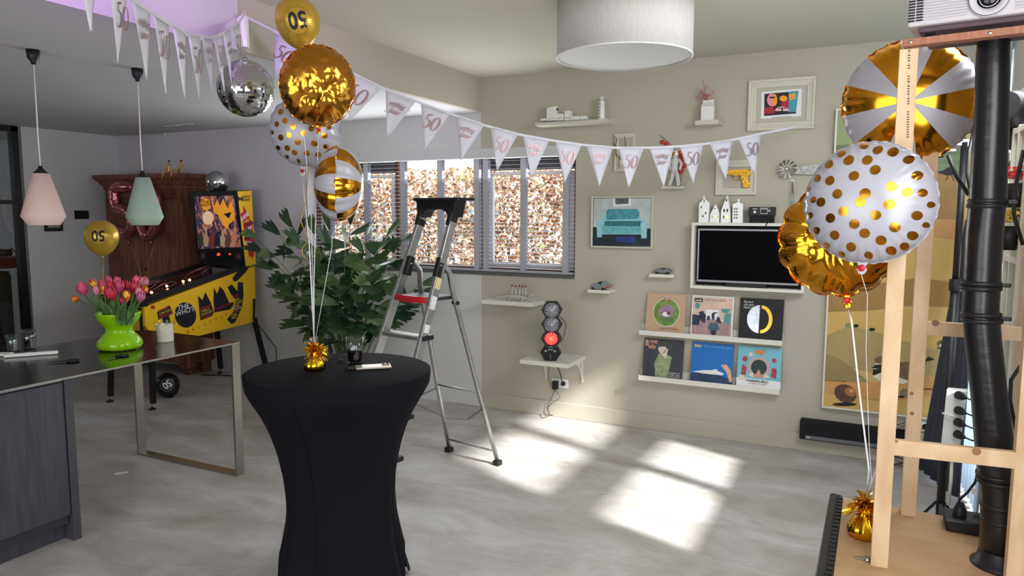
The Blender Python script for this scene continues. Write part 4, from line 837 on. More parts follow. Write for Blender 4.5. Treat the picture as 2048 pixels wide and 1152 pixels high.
# ceramic houses on the niche
m_dark = M('dark_opening', (60, 58, 55), .8); m_glow = M('tealight_glow', (255, 190, 90), .5, emit=3)
yh = NYF+.055; g = lambda x, y, d=0: PY(1380+x/9.31, 380+y/9.31, yh-.03-d)
HS = [('tall white ceramic house with three slit windows and chimney, leftmost of the four', [(155, 598), (168, 245), (270, 165), (360, 240), (345, 598)], [(200, 300, 220, 338), (282, 410, 305, 450), (225, 470, 250, 508), (256, 190, 272, 228)], [], (240, 262, 115, 180)),
      ('small pointed white ceramic house glowing inside, second of the four', [(360, 598), (370, 460), (470, 260), (545, 440), (545, 598)], [(450, 335, 472, 358), (405, 492, 420, 512), (512, 492, 525, 512)], [(462, 485, 498, 515)], None),
      ('tallest steep-roofed white ceramic house with a lit door, third of the four', [(565, 590), (575, 385), (690, 92), (745, 370), (755, 590)], [(668, 165, 690, 212), (622, 352, 648, 412), (682, 352, 706, 412), (618, 478, 640, 530)], [(655, 475, 702, 525)], None),
      ('white ceramic house with eight small windows and chimney, rightmost of the four', [(785, 598), (792, 262), (900, 222), (985, 255), (975, 598)], [(822+40*i, 335+55*j, 842+40*i, 368+55*j) for i in range(2) for j in range(4)], [], (880, 912, 165, 235))]
for lb, out, win_, glow, chim in HS:
    pts = [g(*p_) for p_ in out]; zb_ = NZ1
    for k in (0, -1): pts[k].z = zb_
    t = thing('ceramic_house', lb, 'ornament', ((pts[0].x+pts[-1].x)/2, yh, zb_), 'white ceramic tealight houses')
    MB().prism(pts, (0, .06, 0)).build('walls', m_gloss, t, .002)
    if chim: a, b_ = g(chim[0], chim[2]), g(chim[1], chim[3]+40); MB().box(a.x, b_.x, yh-.012, yh+.005, b_.z, a.z).build('chimney', m_gloss, t, .001)
    for (X_0, Y_0, X_1, Y_1) in win_: a, b_ = g(X_0, Y_0, .001), g(X_1, Y_1, .001); MB().box(a.x, b_.x, a.y, a.y+.002, b_.z, a.z).build('window', m_dark, t)
    for (X_0, Y_0, X_1, Y_1) in glow: a, b_ = g(X_0, Y_0, .001), g(X_1, Y_1, .001); MB().box(a.x, b_.x, a.y, a.y+.002, b_.z, a.z).build('window', m_glow, t, label='glowing window')
# party light effect box
t = thing('light_effect_box', 'small black light effect box with white printed controls beside the ceramic houses', 'electronics', (g(1340, 500).x, yh, NZ1))
a, b_ = g(1085, 315), g(1545, 480)
MB().hexa([(a.x, yh-.03, b_.z), (b_.x, yh-.03, b_.z), (b_.x+.01, yh+.06, b_.z), (a.x+.01, yh+.06, b_.z), (a.x+.004, yh-.03, a.z), (b_.x-.002, yh-.03, a.z), (b_.x+.01, yh+.06, a.z), (a.x+.01, yh+.06, a.z)]).build('housing', m_black, t, .003)
MB().box(a.x+.008, b_.x+.004, yh-.02, yh+.055, NZ1, b_.z).build('base', m_blackm, t, .002)
q1 = lambda x, y: g(x, y, .0015)
pxpoly([[(1308, 350), (1445, 350), (1445, 358), (1308, 358)], [(1308, 435), (1445, 435), (1445, 443), (1308, 443)], [(1308, 350), (1316, 350), (1316, 443), (1308, 443)], [(1437, 350), (1445, 350), (1445, 443), (1437, 443)], [(1455, 375), (1500, 375), (1478, 410)], [(1165, 348), (1255, 345), (1255, 355), (1165, 358)], [(1300, 333), (1480, 333), (1480, 339), (1300, 339)], [(1200, 375), (1215, 385), (1186, 385)]], q1, m_pw, t)
MB().lathe([(.010, 0), (.010, .004), (0, .005)], g(1205, 410), 16, ax=(0, -1, 0)).build('knob', m_pw, t)
tag(MB().tube([V((g(1540, 520).x, yh+.0, NZ1+.008)), g(1500, 560, .02), g(1440, 620, .045), g(1410, 670, .03)], .0035, 6).build('light_cable', m_cable), 'short black cable looping over the niche edge from the light effect box', 'cord')
# model cars
def car(sh, label, out, glassp, wheels, col, acc=None, red=False):
    _, x0_, x1_, yf_, z_, _z = shelf(*sh); yc = (yf_+WY)/2-.01; yc = yf_+.035
    gg = lambda x, y, d=0: PY(1160+x/9.31, 520+y/9.31, yc-.03-d)
    pts = [gg(*p_) for p_ in out]; zz = min(q_.z for q_ in pts); dz = z_+.008-zz
    for q_ in pts: q_.z += dz
    up = V((0, 0, dz)); t = thing('model_car', label, 'model car', ((x0_+x1_)/2, yc, z_), 'model cars on small shelves')
    MB().prism(pts, (0, .06, 0)).build('body', M('car_paint', col, .3, .2), t, .004)
    MB().prism([gg(*p_, .0035)+up for p_ in glassp], (0, .067, 0)).build('windows', m_black, t)
    for wx, wy_, wr in wheels:
        c0 = gg(wx, wy_); c0.z = z_+wr
        for s_ in (-.004, .05): MB().cyl(c0+V((0, s_, 0)), c0+V((0, s_+.014, 0)), wr, 18).build('wheel', m_black, t, .001)
    if red: MB().prism([gg(470, 500, .001)+up, gg(560, 488, .001)+up, gg(560, 500, .001)+up, gg(470, 535, .001)+up], (0, .062, 0)).build('red_bumper', m_red, t)
    return t
car(('car_shelf', 'small white shelf with the grey classic model car, lower one', 1175, 1220, 1230.5, 579, 585), 'grey classic coupe model car with black roof stripe on the lower small shelf',
    [(180, 520), (190, 470), (230, 440), (320, 430), (370, 398), (440, 400), (520, 450), (560, 490), (540, 520), (460, 535), (240, 535)], [(315, 440), (355, 405), (430, 402), (400, 420), (375, 470), (360, 440)], [(235, 505, .011), (425, 515, .011)], (130, 138, 140), red=True)
car(('car_shelf', 'small white shelf with the silver sports model car, upper one', 1298, 1347, 1352, 547.5, 554), 'silver wedge-shaped sports model car on the upper small shelf',
    [(1340, 240), (1370, 195), (1450, 175), (1550, 158), (1640, 182), (1690, 210), (1680, 245), (1580, 250), (1370, 250)], [(1480, 180), (1545, 162), (1600, 180), (1560, 188)], [(1425, 225, .0105), (1620, 230, .0105)], (120, 118, 122))
# crocodile
_, sx0, sx1, syf, sz, _z = shelf('corner_shelf', 'white wall shelf with the crocodile candle holder, below the window end', 962.5, 1067, 1089, 600, 607.5, lip=False)
g = lambda x, y, d=0: PY(960+x/5.76, 540+y/5.76, syf+.075+d)
t = thing('crocodile_ornament', 'grey ceramic crocodile carrying five candle-bearing figures on its back', 'ornament', (g(400, 350).x, syf+.075, sz))
m_croc = M('grey_ceramic', (186, 184, 178), .5, bump=.6, bs=120)
def gz(x, y, zo, d=0): q_ = g(x, y, d); q_.z = sz+zo; return q_
mb = MB().tube([gz(105, 320, .012), gz(170, 310, .016), gz(240, 310, .022), gz(320, 315, .03), gz(400, 320, .034), (gz(470, 325, .032)), gz(530, 320, .03), gz(560, 310, .032)], [.003, .008, .014, .02, .024, .022, .016, .013], 12)
for x in (335, 480):
    for s_ in (-1, 1): mb.tube([gz(x, 330, .03, s_*.015), gz(x+8, 340, .018, s_*.035), gz(x-14, 350, .005, s_*.04)], [.010, .008, .007], 8)
mb.tube([gz(545, 300, .034), gz(575, 300, .05), gz(605, 285, .066)], [.014, .012, .008], 9).tube([gz(545, 330, .026), gz(575, 335, .016), gz(600, 340, .01)], [.013, .010, .006], 9)
mb.build('body', m_croc, t)
mb = MB(); 
for k in range(6): mb.cyl(gz(560+8*k, 300, .052+.004*k-.004), gz(560+8*k, 300, .046+.004*k-.006), .002, 5)
mb.build('teeth', m_gloss, t)
for k, x in enumerate((370, 412, 455, 490, 525)):
    f_ = MB().tube([gz(x, 0, .052), gz(x-2, 0, .07), gz(x+2, 0, .088), gz(x, 0, .105)], [.011, .012, .009, .010], 9).ball(gz(x, 0, .115), .0105, 10, 7).build('figure', m_croc, t)
    MB().tube([gz(x, 0, .122), gz(x, 0, .134), gz(x+1, 0, .148)], [.009, .006, .001], 8).build('red_cap', M('brown_red%d' % k, (150, 50, 35), .5), f_)
MB().tube([gz(355, 0, .052), gz(400, 0, .056), gz(455, 0, .055)], .004, 6).build('red_saddle', m_red, t)
# console shelf with brackets and disco light tower
_, cx0, cx1, cyf, cz_, cz0 = shelf('bracket_shelf', 'white shelf on ornate cast brackets carrying the traffic-light style party lamp', 1039.5, 1136, 1171, 719, 727)
tb = _
for xx in (cx0+.07, cx1-.025):
    mb = MB().box(xx-.006, xx+.006, WY-.012, WY, cz0-.20, cz0).box(xx-.006, xx+.006, WY-.16, WY, cz0-.014, cz0)
    pts = [V((xx, WY-.15+.14*s, cz0-.02-.16*s**2.2)) for s in np.linspace(0, 1, 10)]; mb.tube(pts, .005, 6)
    for (yy, zz_, r_) in ((.035, .035, .018), (.07, .03, .014), (.10, .026, .010), (.032, .08, .014), (.028, .12, .010)): mb.tube([V((xx, WY-yy+r_*math.cos(q), cz0-zz_+r_*math.sin(q))) for q in np.linspace(0, 2*pi, 13)], .0035, 5, False)
    mb.build('bracket', M('white_cast_iron', (226, 222, 214), .5), tb)
g = lambda x, y, d=0: PY(960+x/5.76, 540+y/5.76, cyf+.06+d)
t = thing('party_light_tower', 'stack of four black hexagonal lamps with one glowing red, on the bracket shelf', 'lamp', (g(815, 1030).x, cyf+.1, cz_))
nn_ = V((.30, -.95, 0)).normalized(); ss_ = V((nn_.y*-1, nn_.x, 0)); ss_ = V((.95, .30, 0)).normalized()
zc = [cz_+.065, 0, 0, 0]; ctrs = [(812, 955), (820, 790), (825, 628), (826, 462)]
zb_ = g(*ctrs[0]).z; sc_ = cz_+.068-zb_
m_hex = M('black_crackle', (48, 48, 50), .6, bump=.5, bs=150)
for k, (x, y) in enumerate(ctrs):
    c0 = g(x, y)+V((0, 0, sc_)); rx, rz = .088, .072
    pts = [c0+ss_*(rx*.98*math.cos(a))+V((0, 0, rz*math.sin(a)/.866)) for a in (0, pi/3, 2*pi/3, pi, 4*pi/3, 5*pi/3)]
    pts = [c0+ss_*rx*a+V((0, 0, rz*b)) for a, b in ((1, 0), (.5, 1), (-.5, 1), (-1, 0), (-.5, -1), (.5, -1))]
    h_ = MB().prism(pts, -nn_*.03).prism([c0+(q-c0)*.92-nn_*.03 for q in pts], -nn_*.055).build('lamp_housing' if k else 'control_unit', m_hex if k else m_black, t, .003)
    if k:
        ring = [c0+nn_*.002+ss_*.058*math.cos(a)+V((0, 0, .056*math.sin(a))) for a in np.linspace(0, 2*pi, 33)]
        m_l = M('lens_red_lit', (255, 45, 38), .3, emit=1.3) if k == 1 else m_chrome
        MB().tube(ring, .004, 6, False).build('lens_ring', m_hex if k == 1 else M('lens_rim%d' % k, (150, 150, 155), .3, .8), h_)
        MB().lathe([(.056, 0), (.04, .006), (.02, .010), (0, .011)], c0, 24, ax=nn_).build('lens', m_l if k == 1 else M('lens_grey%d' % k, (120, 122, 128), .25, .3), h_)
        mb = MB()
        for j in range(12):
            a = j*pi/6; d_ = ss_*math.cos(a)+V((0, 0, math.sin(a))); mb.bar(c0+nn_*.0095+d_*.014, c0+nn_*.005+d_*.05, .005, .004)
        mb.lathe([(.012, .010), (.008, .013), (0, .014)], c0, 12, ax=nn_)
        mb.build('lens_ribs', M('lens_rib_lit', (255, 130, 115), .3, emit=1.4) if k == 1 else M('lens_rib%d' % k, (196, 198, 205), .3, .5), h_)
    else:
        w2 = lambda x, y: c0+nn_*.001+ss_*x+V((0, 0, y))
        for x_, y_, w_ in ((-.018, .047, .009), (-.004, .047, .022), (-.022, .024, .044)): MB().add([w2(x_, y_), w2(x_+w_, y_), w2(x_+w_, y_+.004), w2(x_, y_+.004)], [(0, 1, 2, 3)]).build('printed_mark', m_pw, h_)
        mb = MB()
        for sx_ in (-.04, .036): mb.add([w2(sx_-.012, .006), w2(sx_, .024), w2(sx_+.012, .006), w2(sx_, .014)], [(0, 3, 1), (1, 3, 2)])
        for j in range(3): mb.add([w2(-.003, -.02-.014*j), w2(.003, -.02-.014*j), w2(.003, -.016-.014*j), w2(-.003, -.016-.014*j)], [(0, 1, 2, 3)])
        mb.build('printed_shape', m_pw, h_)
q = lambda x, y, d=.1: g(x, y, d)
MB().tube([q(890, 520, .05), q(930, 545), q(975, 590), q(990, 650), q(970, 740), q(950, 810), q(905, 845), q(880, 850, .05)], .0028, 6).build('link_cable', m_cable, t)
# socket and leads
a, b_ = PY(1104, 756, WY-.01), PY(1136, 777, WY-.01)
t = thing('wall_socket', 'white double wall socket under the bracket shelf', 'socket', ((a.x+b_.x)/2, WY, b_.z)); 
MB().box(a.x, b_.x, WY-.01, WY, b_.z, a.z).build('plate', m_gloss, t, .002)
for f_ in (.28, .72): MB().lathe([(.022, .001), (.02, .001), (.019, -.0), (0, -.0)], (a.x+(b_.x-a.x)*f_, WY-.0105, (a.z+b_.z)/2), 24, ax=(0, -1, 0)).build('outlet', M('outlet_shadow%d' % int(f_*10), (200, 198, 192), .5), t)
zc_ = (a.z+b_.z)/2; xs1, xs2 = a.x+(b_.x-a.x)*.28, a.x+(b_.x-a.x)*.72
t = thing('power_adapter', 'black power adapter plugged into the left outlet with a thin lead to the floor', 'plug', (xs1, WY-.03, zc_-.04)); MB().box(xs1-.024, xs1+.024, WY-.055, WY-.011, zc_-.05, zc_+.022).build('block', m_black, t, .004)
g = lambda x, y, d=.03: PY(950+x/3.6, 540+y/3.6, WY-d)
MB().tube([V((xs1, WY-.035, zc_-.05)), g(560, 900), g(530, 960), g(520, 1010), g(540, 1040, .02), PZ(1110, 832, .006), PZ(1128, 834, .006), PZ(1122, 830, .006)], .0022, 5).build('lead', m_cable, t)
t = thing('power_plug', 'round black plug in the right outlet with its lead going up to the shelf', 'plug', (xs2, WY-.03, zc_)); MB().lathe([(.019, 0), (.019, .02), (.01, .034), (0, .034)], (xs2, WY-.011, zc_), 16, ax=(0, -1, 0)).build('plug_body', m_black, t)
MB().tube([V((xs2, WY-.045, zc_+.005)), g(620, 770), g(605, 720), g(585, 690, .06), V((g(585, 690).x, WY-.06, cz0-.002))], .0035, 6).build('lead', m_cable, t)
tag(MB().tube([V((g(545, 690).x, WY-.05, cz0-.002)), g(525, 760), g(545, 840), g(600, 890), g(612, 920), g(560, 955), g(525, 990), g(530, 1030), PZ(1098, 832, .006), PZ(1085, 836, .006), PZ(1080, 828, .006)], .0022, 5).build('thin_lead', m_cable), 'thin black lead looping from the party lamp shelf to the floor', 'cord')
# record ledges
def recshelf(lb, fl, fr, br, yt, yb): return shelf('record_ledge', lb, fl, fr, br, yt, yb, group='record ledges under the television', mid=WY-.09)
L1 = recshelf('upper white ledge with three record sleeves under the television', 1278, 1565, 1571, 662, 669.5)
L2 = recshelf('lower white ledge with three record sleeves', 1276.5, 1560, 1566, 752, 760)
for L_ in (L1, L2):
    t, x0_, x1_, yf_, zt_, zb_ = L_; MB().box(x0_, x1_, WY-.01, WY, zt_, zt_+.05).build('back_board', m_shelf, t, .001); MB().box(x0_, x1_, yf_, yf_+.006, zt_, zt_+.008).build('front_lip', m_shelf, t, .001)
def record(label, xl, xr, yt_, yb_, L_, face):
    _, x0_, x1_, yf_, zt_, zb_ = L_
    base = yf_+.02; a = PY(xl, yb_, base); b_ = PY(xr, yb_, base); x0, x1 = a.x, b_.x; h_ = .312; dy = .05
    e = V((0, dy, math.sqrt(h_*h_-dy*dy)))
    o_ = V((x0, base, zt_)); n_ = V((0, -e.z, e.y)).normalized()
    t = thing('record_sleeve', label, 'record', ((x0+x1)/2, base, zt_), 'record sleeves on the ledges')
    W_ = x1-x0
    MB().obox(o_+V((W_/2, 0, 0))+e/2-n_*.003+V((0, 0, .001)), (W_/2, 0, 0), e/2, n_*.003).build('sleeve', face, t, .001)
    return t, (lambda k: (lambda x, y: o_+V((x*W_, 0, 0))+e*y+n_*(.0012+.0009*k)))
def pp(polys, f_, mat, t): return pxpoly(polys, f_, mat, t)
def tx(s, x0, y0, x1, y1, f_, mat, t, shear=0, bold=0, dy=0):
    g_ = glyphs(s, shear, 1, bold); return gmap(g_, lambda a, b: f_(x0+a*(x1-x0), y0+b*(y1-y0)+a*dy), mat, t)
c = lambda n, *rgb: M(n, rgb, .5)
t, f = record('tan record sleeve with a round green garden emblem, top left', 1290, 1368, 590, 664, L1, c('sleeve_tan', 196, 164, 132))
pp([ell(.52, .52, .345, .37, 28)], f(0), m_pw, t); pp([ell(.52, .52, .33, .355, 28)], f(1), M('sleeve_green', (120, 150, 70), .6, var=.3, vs=25), t); pp([[(.35, .42), (.3, .55), (.42, .68), (.6, .74), (.72, .62), (.7, .4), (.5, .34)]], f(2), M('sleeve_mauve', (160, 130, 150), .6, var=.25, vs=12), t)
pp([[(.38, .4), (.7, .4), (.72, .28), (.45, .22)]], f(3), M('sleeve_green2', (96, 130, 80), .6, var=.4, vs=(3, 3, 60)), t); pp([ell(.52, .47, .1, .06, 14)], f(4), m_pw, t); pp([[(.4, .95), (.52, .78), (.66, .95), (.52, .86)]], f(3), c('sleeve_rose', 190, 130, 120), t); pp([ell(.58, .5, .045, .05, 10)], f(5), c('sleeve_brown', 110, 60, 50), t)
tx('BARCLAY JAMES HARVEST', .12, .9, .9, .95, f(4), c('sleeve_cream', 226, 214, 190), t); tx('GONE TO EARTH', .38, .08, .86, .13, f(4), c('sleeve_dark', 110, 80, 60), t)
t, f = record('record sleeve with a pale living-room scene and white border, top middle', 1380, 1464, 597, 673, L1, m_pw)
pp([[(.03, .03), (.97, .03), (.97, .97), (.03, .97)]], f(0), M('sleeve_peach', (222, 190, 172), .6, var=.12, vs=10), t); pp([[(.03, .03), (.97, .03), (.97, .3), (.6, .42), (.4, .42), (.03, .25)]], f(1), M('sleeve_floor', (170, 140, 140), .6, var=.25, vs=(60, 3, 8)), t)
pp([[(.35, .42), (.66, .42), (.66, .66), (.35, .66)]], f(1), m_pw, t); pp([[(.03, .25), (.2, .25), (.24, .5), (.03, .52)], [(.24, .36), (.34, .3), (.36, .5), (.28, .62), (.18, .58)], [(.5, .42), (.56, .42), (.56, .56), (.66, .6), (.54, .6), (.49, .56)], [(.6, .36), (.74, .32), (.68, .48), (.63, .5)], [(.38, .4), (.46, .4), (.45, .5), (.39, .5)]], f(2), c('sleeve_navy', 40, 45, 70), t)
pp([[(.78, .36), (.94, .3), (.94, .6), (.8, .58)], [(.7, .7), (.92, .7), (.88, .6), (.74, .6)], ell(.14, .74, .06, .08, 14)], f(2), c('sleeve_teal', 80, 150, 155), t); pp([[(.42, .2), (.48, .34), (.64, .34), (.7, .2), (.6, .1), (.5, .1)]], f(2), c('sleeve_slate', 60, 95, 110), t); pp([ell(.56, .09, .07, .06, 12)], f(3), m_pb, t)
pp([[(.06, .84), (.26, .84), (.26, .93), (.06, .93)]], f(3), m_pb, t); tx('oasis', .08, .862, .24, .905, f(4), m_pw, t, 0, .02); tx('Definitely Maybe', .3, .86, .82, .93, f(4), c('sleeve_grey', 130, 125, 125), t, .3)
t, f = record('black record sleeve with a silver and gold rounded emblem, top right', 1476, 1564, 603, 682, L1, c('sleeve_black', 12, 12, 14))
pp([ell(.46, .5, .28, .34, 20, 0, 90, 270)], f(0), M('sleeve_silver', (200, 205, 215), .25, .6, var=.3, vs=10), t)
pp([ell(.5, .5, .26, .34, 20, 0, -90, 90)+ell(.5, .5, .18, .26, 20, 0, -90, 90)[::-1]], f(0), M('sleeve_gold', (232, 180, 60), .25, .6, var=.3, vs=10), t)
for k, s_ in enumerate(('Random', 'Access', 'Memories')): tx(s_, .08, .88-.07*k, .08+.22+.02*k, .94-.07*k, f(1), m_pw, t, .6, -.01)
t, f = record('dark grey record sleeve with a figure in a cap and green top, bottom left', 1284, 1364, 678, 755, L2, M('sleeve_charcoal', (62, 62, 74), .5, var=.3, vs=(50, 3, 1)))
pp([[(.32, .02), (.62, .02), (.68, .3), (.72, .55), (.6, .62), (.48, .7), (.38, .6), (.28, .35), (.32, .2)]], f(0), M('sleeve_greenshirt', (150, 165, 120), .6, var=.35, vs=30), t); pp([ell(.47, .74, .10, .12, 18), [(.46, .6), (.56, .5), (.62, .74), (.56, .78)]], f(1), M('sleeve_skin', (222, 205, 190), .6, var=.2, vs=30), t); pp([[(.32, .84), (.4, .94), (.6, .96), (.68, .88), (.62, .82), (.36, .8)]], f(2), c('sleeve_cap', 66, 76, 66), t)
m_sp = c('sleeve_peachtext', 222, 170, 140); tx('B', .04, .8, .12, .96, f(2), m_sp, t, 0, .02); tx('OWIE', .13, .87, .34, .96, f(2), m_sp, t, 0, .02); tx('at the', .17, .83, .26, .855, f(2), m_sp, t); tx('BEEB', .12, .74, .3, .82, f(2), m_sp, t, 0, .02)
for k, s_ in enumerate(('The best of', 'the BBC radio', 'sessions 68-72')): tx(s_, .64, .14-.05*k, .94, .175-.05*k, f(2), m_pw, t)
t, f = record('bright blue record sleeve with a white speedboat, bottom middle', 1380, 1464, 687, 763, L2, c('sleeve_blue', 20, 110, 190))
pp([[(.0, .0), (1, 0), (1, .12), (.75, .2), (.4, .24), (.0, .2)]], f(0), M('sleeve_sea', (20, 50, 90), .4, var=.5, vs=25), t); pp([[(.05, .25), (.35, .31), (.6, .33), (.8, .27), (.76, .22), (.3, .22)], [(.5, .33), (.6, .36), (.68, .33)]], f(1), m_pw, t); pp([[(.72, .48), (.84, .5), (.95, .38), (1.0, .1), (.94, .06), (.86, .3), (.74, .44)]], f(2), c('sleeve_hand', 226, 170, 140), t)
tx('blur', .06, .87, .24, .965, f(2), c('sleeve_yellow', 235, 190, 80), t, 0, .03); tx('The Great Escape', .27, .87, .95, .955, f(2), c('sleeve_paleblue', 110, 175, 230), t, .25)
t, f = record('sky blue record sleeve with a butterfly and a dark round centre, bottom right', 1472, 1560, 694, 775, L2, M('sleeve_sky', (120, 190, 205), .5))
pp([[(0, 0), (1, 0), (1, .2), (0, .22)]], f(0), m_pw, t); pp([ell(.5, .5, .26, .26, 28)], f(1), c('sleeve_grey2', 190, 170, 165), t); pp([ell(.5, .5, .18, .19, 28)], f(2), M('sleeve_space', (40, 55, 60), .5, var=.6, vs=25), t); pp([[(.4, .26), (.5, .46), (.6, .26)]], f(3), c('sleeve_sand', 200, 150, 120), t)
pp([[(.5, .9), (.62, .95), (.6, .86), (.56, .8), (.5, .85), (.44, .8), (.4, .86), (.38, .95)]], f(3), c('sleeve_orange', 220, 130, 60), t); pp([[(.1, .3), (.2, .28), (.22, .48), (.12, .55)], [(.78, .3), (.9, .26), (.9, .5), (.8, .52)], ell(.17, .68, .06, .07, 10), ell(.84, .7, .05, .06, 10)], f(3), M('sleeve_redmix', (176, 60, 64), .5, var=.5, vs=40), t); pp([ell(.3, .8, .05, .06, 12), [(.25, .3), (.4, .24), (.36, .38)], [(.62, .24), (.76, .28), (.66, .38)], [(.05, .16), (.2, .16), (.18, .28), (.06, .28)]], f(4), c('sleeve_cream2', 226, 206, 190), t)
tx('ONEREPUBLIC', .22, .13, .74, .19, f(4), c('sleeve_ink', 50, 60, 75), t, 0, .02); tx('Artificial Paradise', .28, .08, .7, .12, f(4), m_por, t, .3)
# large dune painting
yf = WY-.05; x0, z0 = PY(1643, 815, yf).x, PY(1643, 815, yf).z; zt = PY(1667, 218, yf).z; x1 = .60; 
t = thing('dune_painting', 'tall white-framed painting of shore birds and a shell on sand dunes', 'painting', ((x0+x1)/2, WY, z0))
MB().box(x0+.012, x1-.012, WY-.04, WY-.002, z0+.012, zt-.012).build('canvas', M('paint_sand', (206, 174, 112), .6, var=.1, vs=3), t)
for bx_ in ((x0, x0+.012, z0+.012, zt-.012), (x1-.012, x1, z0+.012, zt-.012), (x0, x1, z0, z0+.012), (x0, x1, zt-.012, zt)): MB().box(bx_[0], bx_[1], yf, WY, bx_[2], bx_[3]).build('frame_strip', m_shelf, t, .001)
pl = lambda k: (lambda x, y: PY(1620+x/3.717, 550+y/3.717, WY-.0405-.0008*k))
pr_ = lambda k: (lambda x, y: PY(x, y, WY-.0405-.0008*k))
def clipx(poly): return [(x, y) for x, y in poly]
ZR = 1925
m_d1 = M('paint_dune_brown', (165, 125, 70), .6, var=.12, vs=6); m_d2 = M('paint_dune_olive', (172, 150, 98), .6, var=.1, vs=6); m_d3 = M('paint_dune_orange', (205, 150, 90), .6, var=.08, vs=6); m_d4 = M('paint_dune_gold', (208, 170, 96), .6, var=.08, vs=5)
pxpoly([[(1671, 222), (1937, 200), (1933, 305), (1666, 305)]], pr_(0), M('paint_sky_green', (150, 160, 110), .6, var=.06, vs=3), t)
pxpoly([[(1667, 290), (1934, 285), (1931, 352), (1664, 340)]], pr_(1), M('paint_sea_green', (120, 130, 95), .6, var=.25, vs=(2, 2, 40)), t)
pxpoly([[(1664, 338), (1931, 350), (1927, 470), (1658, 440)]], pr_(2), m_d1, t); pxpoly([[(1658, 430), (1928, 440), (1924, 500), (1656, 500)]], pr_(3), m_d3, t); pxpoly([[(1656, 490), (1800, 470), (1924, 480), (1922, 560), (1655, 570)]], pr_(4), m_d4, t)
pxpoly([[(122, 120), (560, 55), (800, 20), (1100, 60), (1090, 240), (700, 230), (400, 270), (120, 270)]], pl(5), m_d1, t)
pxpoly([[(118, 275), (500, 262), (1090, 245), (1075, 560), (880, 520), (660, 490), (115, 450)]], pl(4), m_d4, t)
pxpoly([[(115, 455), (260, 390), (330, 385), (560, 445), (760, 520), (950, 560), (1070, 620), (1060, 860), (112, 640)]], pl(6), m_d2, t)
pxpoly([[(110, 585), (220, 620), (440, 800), (108, 790)]], pl(7), M('paint_shadow_dune', (150, 130, 84), .6, var=.1, vs=6), t)
pxpoly([[(105, 775), (440, 800), (700, 800), (1050, 720), (1010, 900), (600, 940), (100, 880)]], pl(7), m_d3, t)
pxpoly([[(100, 880), (600, 945), (900, 900), (1010, 900), (990, 1060), (98, 980)]], pl(8), m_d4, t)
m_wh = M('paint_white', (226, 216, 190), .6); m_dk = M('paint_black', (32, 28, 28), .6); m_bb = M('paint_bird_brown', (120, 92, 62), .6, var=.3, vs=30)
pxpoly([ell(263, 882, 86, 66, 22, 25)], pl(9), M('paint_shell_brown', (92, 66, 48), .6, var=.2, vs=12), t); pxpoly([ell(300, 870, 46, 32, 16, 25)], pl(10), M('paint_shell_light', (168, 112, 66), .6), t); pxpoly([ell(308, 862, 18, 13, 12)], pl(11), M('paint_shell_core', (206, 160, 96), .6), t); pxpoly([ell(257, 962, 90, 14, 18)], pl(9), m_dk, t)
pxpoly([[(470, 700), (500, 640), (560, 640), (700, 680), (860, 660), (800, 760), (700, 810), (520, 790), (470, 760)]], pl(9), m_wh, t); pxpoly([ell(520, 632, 40, 27, 16)], pl(10), m_bb, t); pxpoly([[(455, 690), (490, 668), (560, 660), (560, 690), (520, 700)], [(465, 740), (470, 700), (560, 700), (540, 720), (480, 745)]], pl(11), m_dk, t)
pxpoly([[(640, 650), (870, 640), (830, 740), (740, 790), (660, 760)]], pl(10), m_bb, t); pxpoly([[(850, 640), (880, 606), (930, 628), (880, 640)], [(820, 845), (910, 845), (910, 853), (820, 852)], [(655, 900), (700, 896), (700, 914), (655, 912)]], pl(11), m_dk, t)
pxpoly([ell(974, 513, 30, 27, 14), ell(1085, 505, 16, 24, 10)], pl(9), m_bb, t); pxpoly([ell(975, 525, 16, 12, 10)], pl(10), m_wh, t); pxpoly([[(945, 540), (1095, 548), (1095, 556), (945, 548)]], pl(10), m_dk, t)
pxpoly([ell(342, 378, 20, 13, 10), ell(462, 405, 24, 13, 10)], pl(9), m_dk, t); pxpoly([[(262, 360), (300, 360), (300, 390), (262, 390)]], pl(9), M('paint_sage', (140, 140, 100), .6), t); pxpoly([[(945, 860), (990, 835), (990, 905), (950, 900)], ell(700, 880, 34, 36, 12)], pl(9), M('paint_stone', (130, 120, 90), .6, var=.2, vs=20), t)
pxpoly([[(1874, 344), (1886, 341), (1898, 334), (1908, 336), (1908, 350), (1893, 351)], [(1895, 350), (1896.5, 350), (1895, 358), (1890, 362), (1889.5, 361), (1893.5, 357)], [(1902, 350), (1904, 350), (1909, 362), (1908, 362.5)]], pr_(5), m_dk, t)
# soundbar, socket, cables at the right
yf = WY-.09; a, b_ = PY(1600, 840, yf), PY(1600, 878, yf); x1 = PY(1795, 905, yf).x+.12
t = thing('soundbar', 'long black soundbar mounted low on the wall under the dune painting', 'speaker', ((a.x+x1)/2, WY, b_.z))
MB().box(a.x, x1, yf, WY, b_.z, a.z).build('body', M('black_grille_cloth', (16, 16, 22), .8), t, .008); zl = PY(1612, 876, yf).z
MB().box(a.x+.04, x1-.04, yf-.004, yf+.01, b_.z+.008, b_.z+.035).build('silver_strip', M('dark_silver', (110, 112, 116), .4, .5), t, .002)
MB().box(a.x+.05, a.x+.075, yf-.0055, yf-.004, b_.z+.018, b_.z+.024).build('printed_mark', m_pw, t)
a, b_ = PY(1839, 843, WY-.01), PY(1883, 867, WY-.01)
t = thing('wall_socket', 'white double wall socket right of the soundbar behind the timber frame', 'socket', ((a.x+b_.x)/2, WY, b_.z)); MB().box(a.x, b_.x, WY-.01, WY, b_.z, a.z).build('plate', m_gloss, t, .002)
